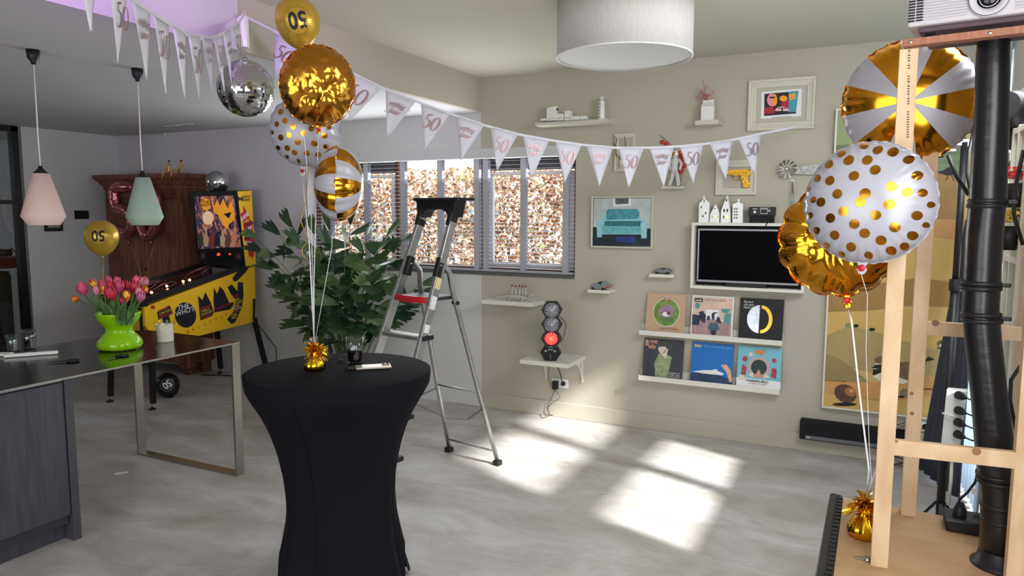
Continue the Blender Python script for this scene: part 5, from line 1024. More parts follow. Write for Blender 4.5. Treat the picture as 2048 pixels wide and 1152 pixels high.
for f_ in (.28, .72): MB().lathe([(.022, .001), (.018, .002), (0, .0)], (a.x+(b_.x-a.x)*f_, WY-.011, (a.z+b_.z)/2), 20, ax=(0, -1, 0)).build('outlet', m_blackm, t)
for k in range(4):
    r_ = random.Random(k); pts = [V((.28+.03*k, WY-.04, .33))]; 
    for j in range(9): pts.append(V((.30+r_.uniform(-.1, .12), WY-.03-r_.uniform(0, .1), .30-.033*j+r_.uniform(-.02, .02))))
    pts.append(V((.2+.1*k, WY-.1, .006)))
    tag(MB().tube(pts, .003, 5).build('tangled_cable', m_cable), 'black cable in the tangle below the right-hand wall socket', 'cord', 'tangled cables below the socket')
tag(MB().tube([PY(1700, 890, WY-.03), PY(1740, 893, WY-.03), PY(1800, 893, WY-.03), PY(1850, 885, WY-.03)], .003, 5).build('speaker_lead', m_cable), 'thin black lead drooping below the soundbar', 'cord')
# drum ceiling lamp
c0 = V((-1.275, 3.98, 2.645)); rd = .372
t = thing('drum_lamp', 'large round linen drum lamp hanging under the high ceiling', 'lamp', c0)
m_lin = M('linen_shade', (196, 192, 190), .9, bump=.35, bs=(300, 300, 60), var=.06, vs=(120, 120, 20)); 
MB().lathe([(rd-.004, .004), (rd-.004, .30), (rd, .30), (rd, 0), (rd-.004, 0)], c0, 96).build('shade', m_lin, t)
MB().lathe([(0, .008), (rd-.012, .008), (rd-.006, .006)], c0, 72).build('diffuser', M('white_diffuser', (232, 232, 228), .6), t)
MB().lathe([(rd-.007, -.002), (rd+.002, -.002), (rd+.002, .004), (rd-.007, .004)], c0, 96).build('rim', m_matte, t)
MB().cyl(c0+V((0, 0, .28)), V((c0.x, c0.y, ZU)), .06, 24).build('ceiling_mount', m_matte, t); mb = MB()
for k in range(3): a = k*2*pi/3; mb.tube([c0+V((0, 0, .283)), c0+V((rd*math.cos(a), rd*math.sin(a), .283))], .003, 5)
mb.build('spider', m_steel, t)
# pendants
def pendant(x, y, ztop, label, col, px):
    zb_ = PY(px, 450, y).z; c_ = V((x, y, zb_)); t = thing('pendant_lamp', label, 'lamp', c_, 'pendant lamps over the kitchen worktop')
    sh = M('shade_'+str(int(y*10)), col, .5, bump=.06, bs=200); hh_ = ztop-zb_
    MB().lathe([(.079, 0), (.110, hh_*.17), (.1085, hh_*.19), (.042, hh_), (.040, hh_), (.106, hh_*.19), (.0775, .002)], c_, 56).build('lamp_shade', sh, t)
    MB().lathe([(.043, hh_-.002), (.028, hh_+.012), (.012, hh_+.03), (.010, hh_+.042), (0, hh_+.042)], c_, 24).build('cap', m_black, t)
    MB().tube([c_+V((0, 0, hh_+.04)), c_+V((-.004, 0, .5)), V((x+.002, y, ZL-.05))], .0035, 8).build('cord', m_cord, t)
    MB().lathe([(0, -.078), (.012, -.078), (.014, -.066), (.03, -.045), (.034, 0), (0, 0)], (x, y, ZL), 20).build('ceiling_cup', m_black, t)
    MB().lathe([(0, .03), (.02, .04), (.03, .08), (.02, .12), (.015, .2)], c_, 16).build('bulb', m_matte, t)
pendant(-4.166, 2.506, PY(80, 347, 2.506).z, 'pale pink cone pendant lamp over the worktop, nearest the glass partition', (226, 196, 186), 86)
pendant(-4.128, 3.111, PY(289, 355, 3.111).z, 'mint green cone pendant lamp over the worktop in front of the wardrobe', (156, 178, 162), 289)
# disco ball and motor
c0 = V((-3.116, 3.01, 0)); mz0, mz1 = PY(490, 95, 3.01).z, PY(490, 33, 3.01).z
t = thing('disco_ball', 'mirrored disco ball hanging on a chain from a white motor at the bulkhead edge', 'disco ball', (c0.x, c0.y, 2.3))
MB().cyl((c0.x, c0.y, mz0), (c0.x, c0.y, mz1), .026, 24).build('motor', m_gloss, t, .002); MB().box(BX+.012, c0.x, c0.y-.02, c0.y+.02, mz1-.03, mz1-.005).build('bracket', m_matte, t)
bc = PY(495, 177, 3.01); bc.x = bc.x; rb = .152; mb = MB(); z = mz0; k = 0
while z > bc.z+rb+.012:
    ring = [V((c0.x+(bc.x-c0.x)*0+.008*math.cos(q)*(1 if k % 2 else 0), c0.y+.008*math.cos(q)*(0 if k % 2 else 1), z-.012+.012*math.sin(q))) for q in np.linspace(0, 2*pi, 11)]; mb.tube(ring, .0018, 5, False); z -= .019; k += 1
mb.build('chain', m_steel, t); bc = V((c0.x, c0.y, bc.z)); MB().cyl(bc+V((0, 0, rb-.004)), bc+V((0, 0, rb+.014)), .014, 16).build('ball_cap', m_steel, t)
MB().ball(bc, rb-.002, 32, 20).build('core', m_black, t); mb = MB(); nr = 40; rr = random.Random(3)
for j in range(nr):
    t0 = pi*(j+.5)/nr; nc = max(4, int(2*nr*math.sin(t0)));
    for k in range(nc):
        ph = 2*pi*(k+.5)/nc; n_ = V((math.sin(t0)*math.cos(ph), math.sin(t0)*math.sin(ph), math.cos(t0))); x = V((-math.sin(ph), math.cos(ph), 0)); y = n_.cross(x)
        nj = (n_+x*rr.gauss(0, .02)+y*rr.gauss(0, .02)).normalized(); x = (x-nj*x.dot(nj)).normalized(); y = nj.cross(x); s1 = pi*rb*math.sin(t0)/nc*.93; s2 = pi*rb/nr/2*.93; cc = bc+n_*rb
        mb.add([cc-x*s1-y*s2, cc+x*s1-y*s2, cc+x*s1+y*s2, cc-x*s1+y*s2], [(0, 1, 2, 3)])
mb.build('mirror_tiles', M('mirror_tile', (215, 215, 218), .05, 1), t, kind='stuff')
# ------------------------------------------------------------ bar table with stretch cover
TC = V((-2.08, 2.49, 0)); TR, TZ = .40, 1.10
m_cover = M('black_stretch_fabric', (19, 19, 25), .8, spec=.12, sheen=.0, bump=.03, bs=400)
t = thing('bar_table', 'tall round bar table under a black stretch cover', 'table', TC)
MB().cyl(TC+V((0, 0, TZ-.03)), TC+V((0, 0, TZ-.008)), TR-.008, 48).cyl(TC+V((0, 0, .3)), TC+V((0, 0, TZ-.03)), .03, 16).build('table_top', m_black, t)
A0 = math.radians(80)
def skirt(s):   # s: 0 rim .. 1 hem ; returns radius function of angle and height
    pass
def fr(a, s):
    c4 = abs(math.cos(2*(a-A0)/1.0*.5*2*.5*1.0)) if False else (.5+.5*math.cos(4*(a-A0)))
    neck = [(0, .402), (.05, .404), (.09, .385), (.16, .345), (.24, .310), (.34, .280), (.45, .262), (.56, .258), (.68, .268), (.8, .292), (.9, .322), (1, .350)]
    for (s0, v0), (s1, v1) in zip(neck, neck[1:]):
        if s <= s1: base = v0+(v1-v0)*(s-s0)/(s1-s0); break
    k = max(0, (s-.30)/.70); k = k*k*(3-2*k)
    # flatten the sides between the four feet
    sq = 1/(abs(math.cos((a-A0+pi/4) % (pi/2)-pi/4)) ** 1)
    an = ((a-A0+pi/4) % (pi/2))-pi/4
    flat = math.cos(pi/4)/math.cos(pi/4-abs(an))
    foot = 1.0+.16*k*c4**3
    return base*((1-k)+k*(.18+.82*flat*1.06))*foot
rows = []
for j in range(33):
    s = j/32; row = []
    for i in range(96):
        a = 2*pi*i/96; c4 = .5+.5*math.cos(4*(a-A0)); hem = .012+.27*(1-c4)**1.1
        z = (TZ-.004)*(1-s)+hem*s if s > .06 else TZ-.002-.5*s
        r_ = fr(a, s); row.append(TC+V((math.cos(a)*r_, math.sin(a)*r_, z)))
    rows.append(row)
MB().grid(rows, True, True).build('stretch_skirt', m_cover, t)
MB().lathe([(0, TZ), (TR-.01, TZ), (TR, TZ-.003), (TR+.003, TZ-.01)], TC, 96).build('cover_top', m_cover, t)
for k in range(4):
    a = A0+k*pi/2; f_ = TC+V((math.cos(a)*.335, math.sin(a)*.335, 0)); MB().tube([TC+V((0, 0, .35)), f_+V((0, 0, .02))], [.02, .018], 10).lathe([(0, 0), (.024, 0), (.026, .012), (.02, .024), (0, .026)], f_, 16).build('foot', m_black, t)
for an in (A0+pi*1.13, A0+pi*1.62):     # sewn seams
    pts = []
    for j in range(2, 33):
        s = j/32; c4 = .5+.5*math.cos(4*(an-A0)); hem = .012+.27*(1-c4)**1.1; r_ = fr(an, s)+.0015; pts.append(TC+V((math.cos(an)*r_, math.sin(an)*r_, (TZ-.004)*(1-s)+hem*s)))
    MB().tube(pts, .0015, 5).build('seam', m_cover, t)
# things on the bar table
m_gfoil = M('gold_tinsel', (232, 178, 40), .18, 1)
def weight(p, sc, label, seed):
    r_ = random.Random(seed); t = thing('balloon_weight', label, 'balloon weight', p, None)
    MB().lathe([(0, 0), (.034*sc, 0), (.040*sc, .012*sc), (.038*sc, .03*sc), (.022*sc, .052*sc), (.011*sc, .066*sc), (.016*sc, .075*sc), (0, .076*sc)], p, 44, mod=lambda a, s: 1+.07*math.sin(11*a+2*s)+.03*math.sin(23*a)).build('foil_bag', m_gfoil, t)
    mb = MB(); c0 = V(p)+V((0, 0, .068*sc))
    for k in range(150):
        a = r_.uniform(0, 2*pi); e = r_.uniform(-.25, 1.3); l = r_.uniform(.025, .048)*sc; d = V((math.cos(a)*math.cos(e), math.sin(a)*math.cos(e), math.sin(e))); x, y = perp(d); x = (x*math.cos(k)+y*math.sin(k))*.0026*sc
        b_ = c0+d*.008*sc+V((0, 0, r_.uniform(-.012, .02)*sc)); m_ = b_+d*l*.6; q = m_+d*l*.45-V((0, 0, .012*sc))
        mb.add([b_-x, b_+x, m_+x, q+x, q-x, m_-x], [(0, 1, 2, 5), (5, 2, 3, 4)])
    mb.build('tinsel', m_gfoil, t, kind='stuff'); return c0+V((0, 0, .03*sc))
WT = PZ(630, 740, TZ); K1 = weight(WT, 1.12, 'gold foil balloon weight with tinsel on the black bar table', 1)
tumbler(PZ(710, 728, TZ), .125, .040, 'ribbed glass half full of cola on the black bar table', .52)
a, c_ = PZ(708, 738, TZ), PZ(785, 734, TZ); d = (c_-a).normalized(); n_ = V((-d.y, d.x, 0)); mid = (a+c_)/2
t = thing('mobile_phone', 'pale metal phone lying face down on the bar table beside the cola glass', 'phone', mid)
MB().obox(mid+V((0, 0, .006)), d*.078, n_*.036, (0, 0, .005)).build('body', M('phone_metal', (196, 184, 172), .3, .7), t, .004); MB().obox(mid+d*.055+n_*.014+V((0, 0, .0125)), d*.018, n_*.016, (0, 0, .0016)).build('camera_bump', M('phone_bump', (120, 110, 105), .3, .5), t, .001)
for q in (.046, .064): MB().lathe([(.006, 0), (.006, .002), (0, .0022)], mid+d*q+n_*.014+V((0, 0, .014)), 14).build('lens', m_black, t)
t = thing('car_key', 'small black key fob beside the phone on the bar table', 'key', PZ(703, 739, TZ)); MB().obox(PZ(703, 739, TZ)+V((0, 0, .006)), d*.018, n_*.012, (0, 0, .005)).build('fob', m_black, t, .003); MB().tube([PZ(712, 738, TZ)+V((0, 0, .004))+V((.006*math.cos(q), .006*math.sin(q), 0)) for q in np.linspace(0, 2*pi, 11)], .0012, 5).build('ring', m_chrome, t)
g0 = PZ(670, 722, TZ); t = thing('glasses', 'folded black spectacles lying on the bar table behind the gold weight', 'glasses', g0)
d = V((1, .15, 0)).normalized(); n_ = V((-d.y, d.x, 0))
for s_ in (-1, 1): MB().tube([g0+d*s_*.032+V((0, 0, .02))+d*.026*math.cos(q)+V((0, 0, .018*math.sin(q)))+n_*.006*math.sin(q) for q in np.linspace(0, 2*pi, 19)], .002, 6, False).build('rim', m_black, t)
MB().tube([g0-d*.006+V((0, 0, .026)), g0+V((0, 0, .03)), g0+d*.006+V((0, 0, .026))], .002, 6).build('bridge', m_black, t)
for s_ in (-1, 1): MB().tube([g0+d*s_*.06+V((0, 0, .028)), g0+d*s_*.058-n_*.02+V((0, 0, .026)), g0-d*s_*.03-n_*(.03+.012*s_)+V((0, 0, .008)), g0-d*s_*.062-n_*(.03+.012*s_)+V((0, 0, .003))], .0022, 6).build('temple', m_black, t)
# ------------------------------------------------------------ step ladder
u_ = V((.979, -.204, 0)); v_ = V((-.204, -.979, 0)); O_ = V((-2.766, 4.544, 0))
def Q(u, v, z): return O_+u_*u+v_*v+V((0, 0, z))
t = thing('step_ladder', 'aluminium step ladder with black tray top and red-edged platform behind the bar table', 'ladder', Q(.235, .5, 0))
fvz = lambda z: 1.025-.348*z    # front rail v at height z
ul = lambda z: .0-.02*(1-z/1.9) ; ur = lambda z: .46+.02*(1-z/1.9)
for uu in (lambda z: -.076+.133*z, lambda z: .385+.03*z):
    MB().bar(Q(uu(.03), fvz(.03), .03), Q(uu(1.76), fvz(1.76), 1.76), .028, .062, side=u_).build('front_rail', m_alu, t, .004)
    MB().obox(Q(uu(.0), fvz(.02), .02), u_*.02, v_*.042, (0, 0, .02)).build('rubber_foot', m_black, t, .004)
for u0, sgn, ut in ((-.0, 1, .155), (.47, -1, .425)):
    uz = lambda z: u0+(ut-u0)*z/1.45
    MB().tube([Q(ut, .52, 1.47), Q(ut, .49, 1.455), Q(ut, .44, 1.40), Q(uz(1.3), .42, 1.30), Q(uz(1.2), .39, 1.20), Q(uz(.55), .18, .55), Q(u0, .0, .03)], [.016, .017, .018, .018, .017, .016, .016], 10).build('rear_leg', m_alu, t)
    MB().bar(Q(ut, .56, 1.38), Q(ut, .515, 1.50), .036, .05, side=u_).build('hinge_block', m_black, t, .006); MB().cyl(Q(ut-.026, .535, 1.455), Q(ut+.026, .535, 1.455), .006, 8).build('rivet', m_chrome, t)
    MB().obox(Q(u0, .0, .018), u_*.024, v_*.026, (0, 0, .018)).build('rubber_foot', m_black, t, .004)
    MB().cyl(Q(uz(1.2)-.025, .39, 1.20), Q(uz(1.2)+.025, .39, 1.20), .013, 12).build('pivot_bolt', m_black, t)
for z, v in ((.56, .185), (.11, .035)): MB().cyl(Q(.107*z, v, z), Q(.47-.037*z, v, z), .008, 12).build('crossbar', m_alu, t)
for z in (.27, .52, .77, 1.0):
    ul_, ur_ = -.076+.133*z, .385+.03*z; um = (ul_+ur_)/2
    MB().obox(Q(um, fvz(z)-.01, z), u_*((ur_-ul_)/2-.012), v_*.042, (0, 0, .013)).build('step', m_alu, t, .003)
    mb = MB()
    for k in range(5): mb.obox(Q(um, fvz(z)-.038+.014*k, z+.0145), u_*((ur_-ul_)/2-.02), v_*.002, (0, 0, .0015))
    mb.build('tread_ribs', m_alu, t, kind='stuff')
    for u0 in (ul_, ur_): MB().obox(Q(u0, fvz(z)-.03, z), u_*.022, v_*.05, (0, 0, .016)).build('step_bracket', m_black, t, .006)
MB().obox(Q(.255, .48, 1.235), u_*.15, v_*.11, (0, 0, .012)).build('platform', M('platform_grey', (52, 54, 58), .6, bump=.3, bs=80), t, .003)
mb = MB()
arc = [Q(.252+.165*math.cos(q), .59+.05*math.sin(q), 1.235) for q in np.linspace(0, pi, 15)]
for a, b_ in zip(arc, arc[1:]): mb.bar(a, b_, .012, .04, side=None) if False else mb.hexa([a-V((0, 0, .02)), b_-V((0, 0, .02)), b_-V((0, 0, .02))-v_*.012, a-V((0, 0, .02))-v_*.012, a+V((0, 0, .02)), b_+V((0, 0, .02)), b_+V((0, 0, .02))-v_*.012, a+V((0, 0, .02))-v_*.012])
mb.build('red_edge', m_red, t)
# tray head
hz = 1.83
for u0 in (.155, .437): MB().bar(Q(u0-.005, fvz(1.70), 1.70), Q(u0+.004, fvz(1.82)+.0, 1.84), .034, .072, side=u_).build('tray_socket', m_black, t, .006)
out = [Q(.172, 0, 1.755), Q(.20, 0, 1.795), Q(.24, 0, 1.81), Q(.35, 0, 1.81), Q(.39, 0, 1.795), Q(.42, 0, 1.755), Q(.455, 0, 1.755), Q(.49, 0, 1.87), Q(.125, 0, 1.87), Q(.14, 0, 1.755)]
MB().prism([p_+v_*.44 for p_ in out], -v_*.10).build('handle_arch', m_black, t, .004)
MB().obox(Q(.315, .37, 1.875), u_*.20, v_*.085, (0, 0, .010)).build('tray', m_black, t, .006); 
mb = MB()
for k in range(12): mb.obox(Q(.16+.026*k, .445, 1.842), u_*.003, v_*.004, (0, 0, .022))
mb.build('tray_ribs', m_black, t, kind='stuff')
MB().tube([Q(.42, fvz(.62)-.02, .62), Q(.44, .5, .45), Q(.455, .3, .40), Q(.455, .14, .44)], .012, 6, flat=.12).build('strap', M('grey_webbing', (92, 96, 100), .8), t)
MB().tube([Q(.05, fvz(.62)-.02, .62), Q(.03, .5, .50), Q(.02, .3, .50), Q(.02, .15, .52)], .012, 6, flat=.12).build('strap', M('grey_webbing2', (92, 96, 100), .8), t)
for z, s_, c_ in ((1.34, .07, (220, 200, 150)), (1.22, .08, (225, 225, 225)), (1.06, .05, (235, 235, 235))):
    MB().bar(Q(.385+.03*z+.0148, fvz(z-s_/2), z-s_/2), Q(.386+.03*z+.0148, fvz(z+s_/2), z+s_/2), .002, .045, side=u_).build('sticker', M('sticker%d' % int(z*100), c_, .5, var=.35, vs=160), t, label='printed safety sticker')
# ------------------------------------------------------------ fishtail palm
PB = V((-4.30, 5.28, 0))
t = thing('fishtail_palm', 'tall leafy green palm with ragged leaflets in a pot behind the bar table', 'plant', PB)
MB().lathe([(0, 0), (.16, 0), (.19, .3), (.195, .32), (.18, .32), (.175, .28), (0, .28)], PB, 36).build('pot', M('plant_pot', (70, 70, 72), .5), t)
m_lf = [M('palm_leaf', (56, 82, 50), .45, var=.3, vs=12, spec=.35), M('palm_leaf_dark', (38, 60, 42), .45, var=.3, vs=12, spec=.35), M('palm_leaf_light', (76, 100, 60), .45, var=.25, vs=12, spec=.35)]
m_cane = M('palm_cane', (96, 110, 66), .6, var=.2, vs=20)
def leafmesh(seed):
    r_ = random.Random(seed); n = 9; L_ = 1.0; top, bot = [], []
    # ragged wedge: narrow at the stalk, widening to a torn oblique tip
    vs = [V((0, 0, 0))]; rows = []
    for j in range(6):
        s = (j+1)/6; w = .05+.26*s**.8; row = []
        for k in range(7):
            q = k/6-.5; jag = (.26*((k+seed) % 2)+r_.uniform(-.07, .07))*(1 if j == 5 else .25 if j == 4 else 0); x = s*(.78+.25*(q+.5)*(1 if seed % 2 else .4))+jag
            row.append(V((x, q*2*w*(1 if abs(q) < .5 else 1), -.10*s*s+.10*abs(q)*s-.25*(s*.6)**3)))
        rows.append(row)
    rows.insert(0, [V((0, (k/6-.5)*.02, 0)) for k in range(7)])
    me = bpy.data.meshes.new('leaf'); vv = [p_ for r in rows for p_ in r]; me.from_pydata([tuple(p_) for p_ in vv], [], [(i*7+k, i*7+k+1, (i+1)*7+k+1, (i+1)*7+k) for i in range(6) for k in range(6)]); me.materials.append(m_lf[seed % 3])
    me.polygons.foreach_set('use_smooth', [True]*36); me.update(); return me
LM = [leafmesh(k) for k in range(9)]
pr = random.Random(12); nleaf = 0
def leaf(at, direc, size):
    global nleaf
    o = bpy.data.objects.new('leaf', LM[pr.randrange(9)]); COL.objects.link(o); o.parent = t
    x = V(direc).normalized(); up = V((pr.gauss(0, .5), -.8+pr.gauss(0, .4), .8)); y = up.cross(x).normalized(); z = x.cross(y)
    o.matrix_local = Matrix.Translation(V(at)-PB) @ Matrix(((x.x, y.x, z.x), (x.y, y.y, z.y), (x.z, y.z, z.z))).to_4x4() @ Matrix.Scale(size, 4); nleaf += 1
tipsL = [(515, 478, 4.9), (525, 505, 5.0), (560, 470, 5.1), (545, 540, 5.0), (585, 455, 5.2), (600, 490, 5.0), (575, 580, 5.0), (590, 600, 5.1), (630, 470, 5.0), (660, 460, 5.2), (700, 450, 5.1), (735, 470, 5.2), (690, 500, 4.95), (750, 510, 5.0), (770, 480, 5.3), (810, 470, 5.4), (730, 560, 4.9), (765, 560, 5.0), (720, 620, 4.95), (700, 650, 5.0), (760, 610, 5.0), (800, 620, 5.1), (825, 590, 5.3), (840, 570, 5.4), (640, 560, 4.9), (650, 620, 5.0), (610, 650, 5.1), (670, 560, 5.0), (630, 520, 5.1), (680, 590, 4.85), (655, 500, 5.1)]
for i, (px, py, y) in enumerate(tipsL):
    tip = PY(px, py, y); b0 = PB+V((pr.uniform(-.1, .1), pr.uniform(-.08, .08), .28)); m1 = b0*.45+tip*.55+V((0, 0, .12))+V(((b0.x-tip.x)*.22, 0, 0))
    pts = []
    for k in range(9):
        s = k/8; pts.append(b0*(1-s)**2+m1*2*s*(1-s)+tip*s*s)
    MB().tube(pts, [.009*(1-.75*k/8) for k in range(9)], 6).build('cane', m_cane, t)
    d = (pts[-1]-pts[-3]).normalized()
    for k in range(7):
        s = .5+.5*k/6; j = min(7, int(s*8)); c0 = pts[j]+(pts[j+1]-pts[j])*(s*8-j); side = 1 if k % 2 else -1
        if k == 6: dr = d+V((0, 0, -.3))
        else: dr = V((side*.8, pr.uniform(-.5, .2), pr.uniform(-.9, .15)))+d*.8
        leaf(c0, dr, pr.uniform(.15, .23))
# ------------------------------------------------------------ balloons
m_foilgold = foilmat('gold_foil', (200, 138, 50), .18, streak=.15, crum=.15)
m_foilgold2 = foilmat('gold_foil_smooth', (212, 146, 40), .13, streak=.2, crum=.12)
m_stripe = foilmat('gold_white_stripe_foil', (208, 142, 34), .15, streak=.12, crum=.03, sectors=12, phase=-2.09, col2=(172, 170, 180))
m_wfoil = M('white_foil', (164, 163, 173), .22, spec=.7); m_dot = M('gold_dot', (194, 130, 42), .18, 1)
m_latg = M('pearl_gold_latex', (205, 165, 62), .28, .45); m_latk = M('black_latex', (18, 18, 22), .25)
m_rib = M('white_ribbon', (235, 232, 236), .4); m_grib = M('gold_ribbon', (205, 160, 70), .35, .6)
def foil(label, c0, n, Rr, T, mat, strings=(), dots=None, scallop=24, amp=.02, tail=.22, roll=0, uvr=0, tailmat=None, crumple=0, sy=1.0, seed=1, rib=m_rib, spin=0):
    """round mylar balloon, facing n; disc radius Rr, half thickness T"""
    n = V(n).normalized(); zz = V((0, 0, 1)); x = zz.cross(n).normalized(); x = -x if x.dot(RT) < 0 else x; y = n.cross(x); y = -y if y.z < 0 else y
    cr, sr = math.cos(roll), math.sin(roll); x, y = x*cr+y*sr, y*cr-x*sr
    c0 = V(c0); rr = random.Random(seed); ph = [rr.uniform(0, 6.28) for _ in range(8)]
    t = thing('foil_balloon', label, 'balloon', c0-y*Rr*(1+tail), None); NA, NR = 144, 22
    def surf(a, rho, side):
        pk = abs(math.sin(scallop*a/2))**.6 if amp > .03 else .5+.5*math.cos(scallop*a); h = T*max(0, 1-rho**2.3)**.58*(1+.14*(pk-.5)*max(0, rho-.62)**1.5/.24)
        ro = Rr*rho*(1+amp*(pk-.5)*rho**6*2)
        if crumple:
            q3 = V((rho*math.cos(a)*1.7+seed, rho*math.sin(a)*1.7, side)); h += crumple*T*(abs(noise.noise(q3))*2-.6+.8*abs(noise.noise(q3*2.3+V((7, 3, 1)))))*max(0, 1-rho**6)
        return c0+x*(ro*math.cos(a))+y*(ro*sy*math.sin(a))+n*(h*side)
    mb = MB(); mb.uv = []
    for side in (1, -1):
        rows = []
        for j in range(NR+1):
            rho = (j/NR)**.8; rows.append([surf(2*pi*i/NA, rho, side) for i in range(NA)])
            sq = spin+(.42 if side < 0 else 0); mb.uv += [(rho*math.cos(2*pi*i/NA+sq), rho*math.sin(2*pi*i/NA+sq)) for i in range(NA)]
        if side == 1: mb.grid(rows, True, True)
        else:
            k = len(mb.v); mb.grid(rows, True, True); 
    mb.build('envelope', mat, t)
    sm = MB(); sm.uv = []
    ring1 = [surf(2*pi*i/NA, 1, 1) for i in range(NA)]; ring2 = [c0+(p_-c0)*1.02+n*(.004*math.sin(i*scallop/NA*6.28*.5)) for i, p_ in enumerate(ring1)]
    sm.grid([ring1, ring2], False, True); sm.uv = [(math.cos(2*pi*i/NA+spin), math.sin(2*pi*i/NA+spin)) for i in range(NA)]*2; sm.build('seam', mat, t)
    tm = tailmat or mat; R1 = Rr*sy
    pts = [(-.10, -.965), (.10, -.965), (.055, -1.07), (.085, -1.0-tail*.6), (.04, -1-tail), (-.04, -1-tail), (-.08, -1-tail*.55), (-.05, -1.07)]
    q = [c0+x*(a*Rr)+y*(b*R1) for a, b in pts]; tb_ = MB(); tb_.prism([p_+n*.004 for p_ in q], -n*.008); tb_.uv = [(p_[0]*3, p_[1]*3) for p_ in pts]*2; tb_.build('neck_tab', tm, t, .002)
    MB().lathe([(.010*Rr/.17, 0), (.008*Rr/.17, .002), (0, .003)], c0+y*(-(1+tail*.45)*R1)+n*.006, 12, ax=n).build('valve_dot', m_red, t)
    if dots:
        db = MB()
        for (a, b, r_) in dots:
            for side in (1,):
                ctr = []; 
                for k in range(14):
                    for f_ in (1, .5):
                        px_, py_ = a+r_*f_*math.cos(2*pi*k/14), b+r_*f_*math.sin(2*pi*k/14); rho = min(.995, math.hypot(px_, py_)); ctr.append(surf(math.atan2(py_, px_), rho, side)+n*.0016)
                rho = math.hypot(a, b); ctr.append(surf(math.atan2(b, a), min(rho, .99), side)+n*.0018)
                fs = []
                for k in range(14): k2 = (k+1) % 14; fs += [(2*k, 2*k2, 2*k2+1, 2*k+1), (2*k+1, 2*k2+1, 28)]
                db.add(ctr, fs, True)
        db.build('gold_dots', m_dot, t, kind='stuff')
    tail_p = c0-y*(R1*(1+tail))
    for pts in strings: MB().tube([tail_p]+[V(p_) for p_ in pts], .0026, 6, flat=.35).build('ribbon', rib, t)
    return t, tail_p
def latex(label, c0, r, ax, mat, txt=None, rays=False, string=None, tmat=m_pb, rot=0, toward=None, tsize=.5, rib=m_rib):
    """teardrop balloon: ax points from the knot to the crown"""
    c0 = V(c0); ax = V(ax).normalized(); t = thing('latex_balloon', label, 'balloon', c0-ax*r*1.35, None)
    prof = []
    for k in range(25):
        q = pi*k/24; z = -math.cos(q); rr_ = math.sin(q); 
        if z < 0: z *= 1.28; rr_ *= (1-.18*(-z/1.28)**2)
        prof.append((r*rr_, r*z))
    MB().lathe(prof, c0, 48, ax).build('envelope', mat, t)
    kn = c0-ax*r*1.28; MB().lathe([(r*.03, 0), (r*.05, -r*.04), (r*.03, -r*.07), (r*.09, -r*.12), (r*.02, -r*.1)], kn+ax*r*.01, 14, ax).build('knot', mat, t)
    if txt:
        n = (V(toward or CAM)-c0).normalized(); x = RT-n*RT.dot(n); x.normalize(); y = n.cross(x); cr, sr = math.cos(rot), math.sin(rot); x, y = x*cr+y*sr, y*cr-x*sr
        def on(a, b):
            d = (n+x*a+y*b).normalized(); zc = d.dot(ax); k = r
            if zc < 0:
                rt = math.sqrt(max(0, 1-zc*zc)); lo_, hi_ = 0, pi/2
                for _ in range(24):
                    q = (lo_+hi_)/2; zz_ = 1.28*math.cos(q); rr2 = math.sin(q)*(1-.18*math.cos(q)**2)
                    if zz_*rt > -zc*rr2: lo_ = q
                    else: hi_ = q
                k = r*math.hypot(zz_, rr2)
            return c0+d*(k+.0015)
        g_ = glyphs(txt, 0, 1, .03); w = tsize; h = w*.95
        gmap(g_, lambda a, b: on((a-.5)*w, (b-.5)*h), tmat, t)
        if rays:
            mb = MB()
            for k in range(34):
                a = 2*pi*k/34; r1, r2 = w*.72, w*(.95 if k % 2 else 1.1); mb.add([on(math.cos(a-.02)*r1, math.sin(a-.02)*r1), on(math.cos(a+.02)*r1, math.sin(a+.02)*r1), on(math.cos(a)*r2, math.sin(a)*r2)], [(0, 1, 2)])
            mb.build('printed_rays', tmat, t, kind='stuff')
    if string: MB().tube([kn-ax*r*.1]+[V(p_) for p_ in string], .0016, 5).build('ribbon', rib, t)
    return t
fc = lambda px, py, d_: PD(px, py, d_)
DW = (WT-CAM).dot(FW)
def tocam(p_, yaw=0, pit=0):
    d = (CAM-p_).normalized(); return Matrix.Rotation(yaw, 3, 'Z') @ d + V((0, 0, pit))
kp = K1
# bunch over the bar table
c1 = fc(636, 172, 3.15); foil('crumpled round gold foil balloon at the top of the bunch over the bar table', c1, tocam(c1, .12), .160, .085, m_foilgold, [[PD(632, 420, 3.13), PD(628, 560, 3.14), kp]], scallop=22, amp=.012, crumple=.13, tail=.20, sy=1.06, seed=3)
dl = [(-.62, .45, .085), (-.45, .62, .08), (-.7, .1, .08), (-.45, .22, .085), (-.2, .55, .08), (-.2, .1, .085), (-.85, -.15, .06), (-.55, -.25, .085), (-.3, -.15, .08), (-.05, -.32, .085), (-.65, -.55, .07), (-.35, -.52, .085), (-.15, -.62, .08), (.1, -.05, .085), (.3, .1, .08), (.12, .3, .08), (.55, .3, .075), (.4, -.3, .085), (.65, -.05, .08), (.75, .2, .06), (.2, -.6, .08), (.5, -.6, .075), (-.05, -.85, .06), (.7, -.35, .07), (-.4, -.78, .06), (.35, .5, .07)]
c2 = fc(610, 262, 3.32); foil('white foil balloon with gold dots, half hidden behind the gold one in the table bunch', c2, tocam(c2, -.25), .160, .085, m_wfoil, [[PD(618, 480, 3.2), PD(624, 600, 3.17), kp]], dots=dl, scallop=20, tail=.30, roll=-.12, seed=4)
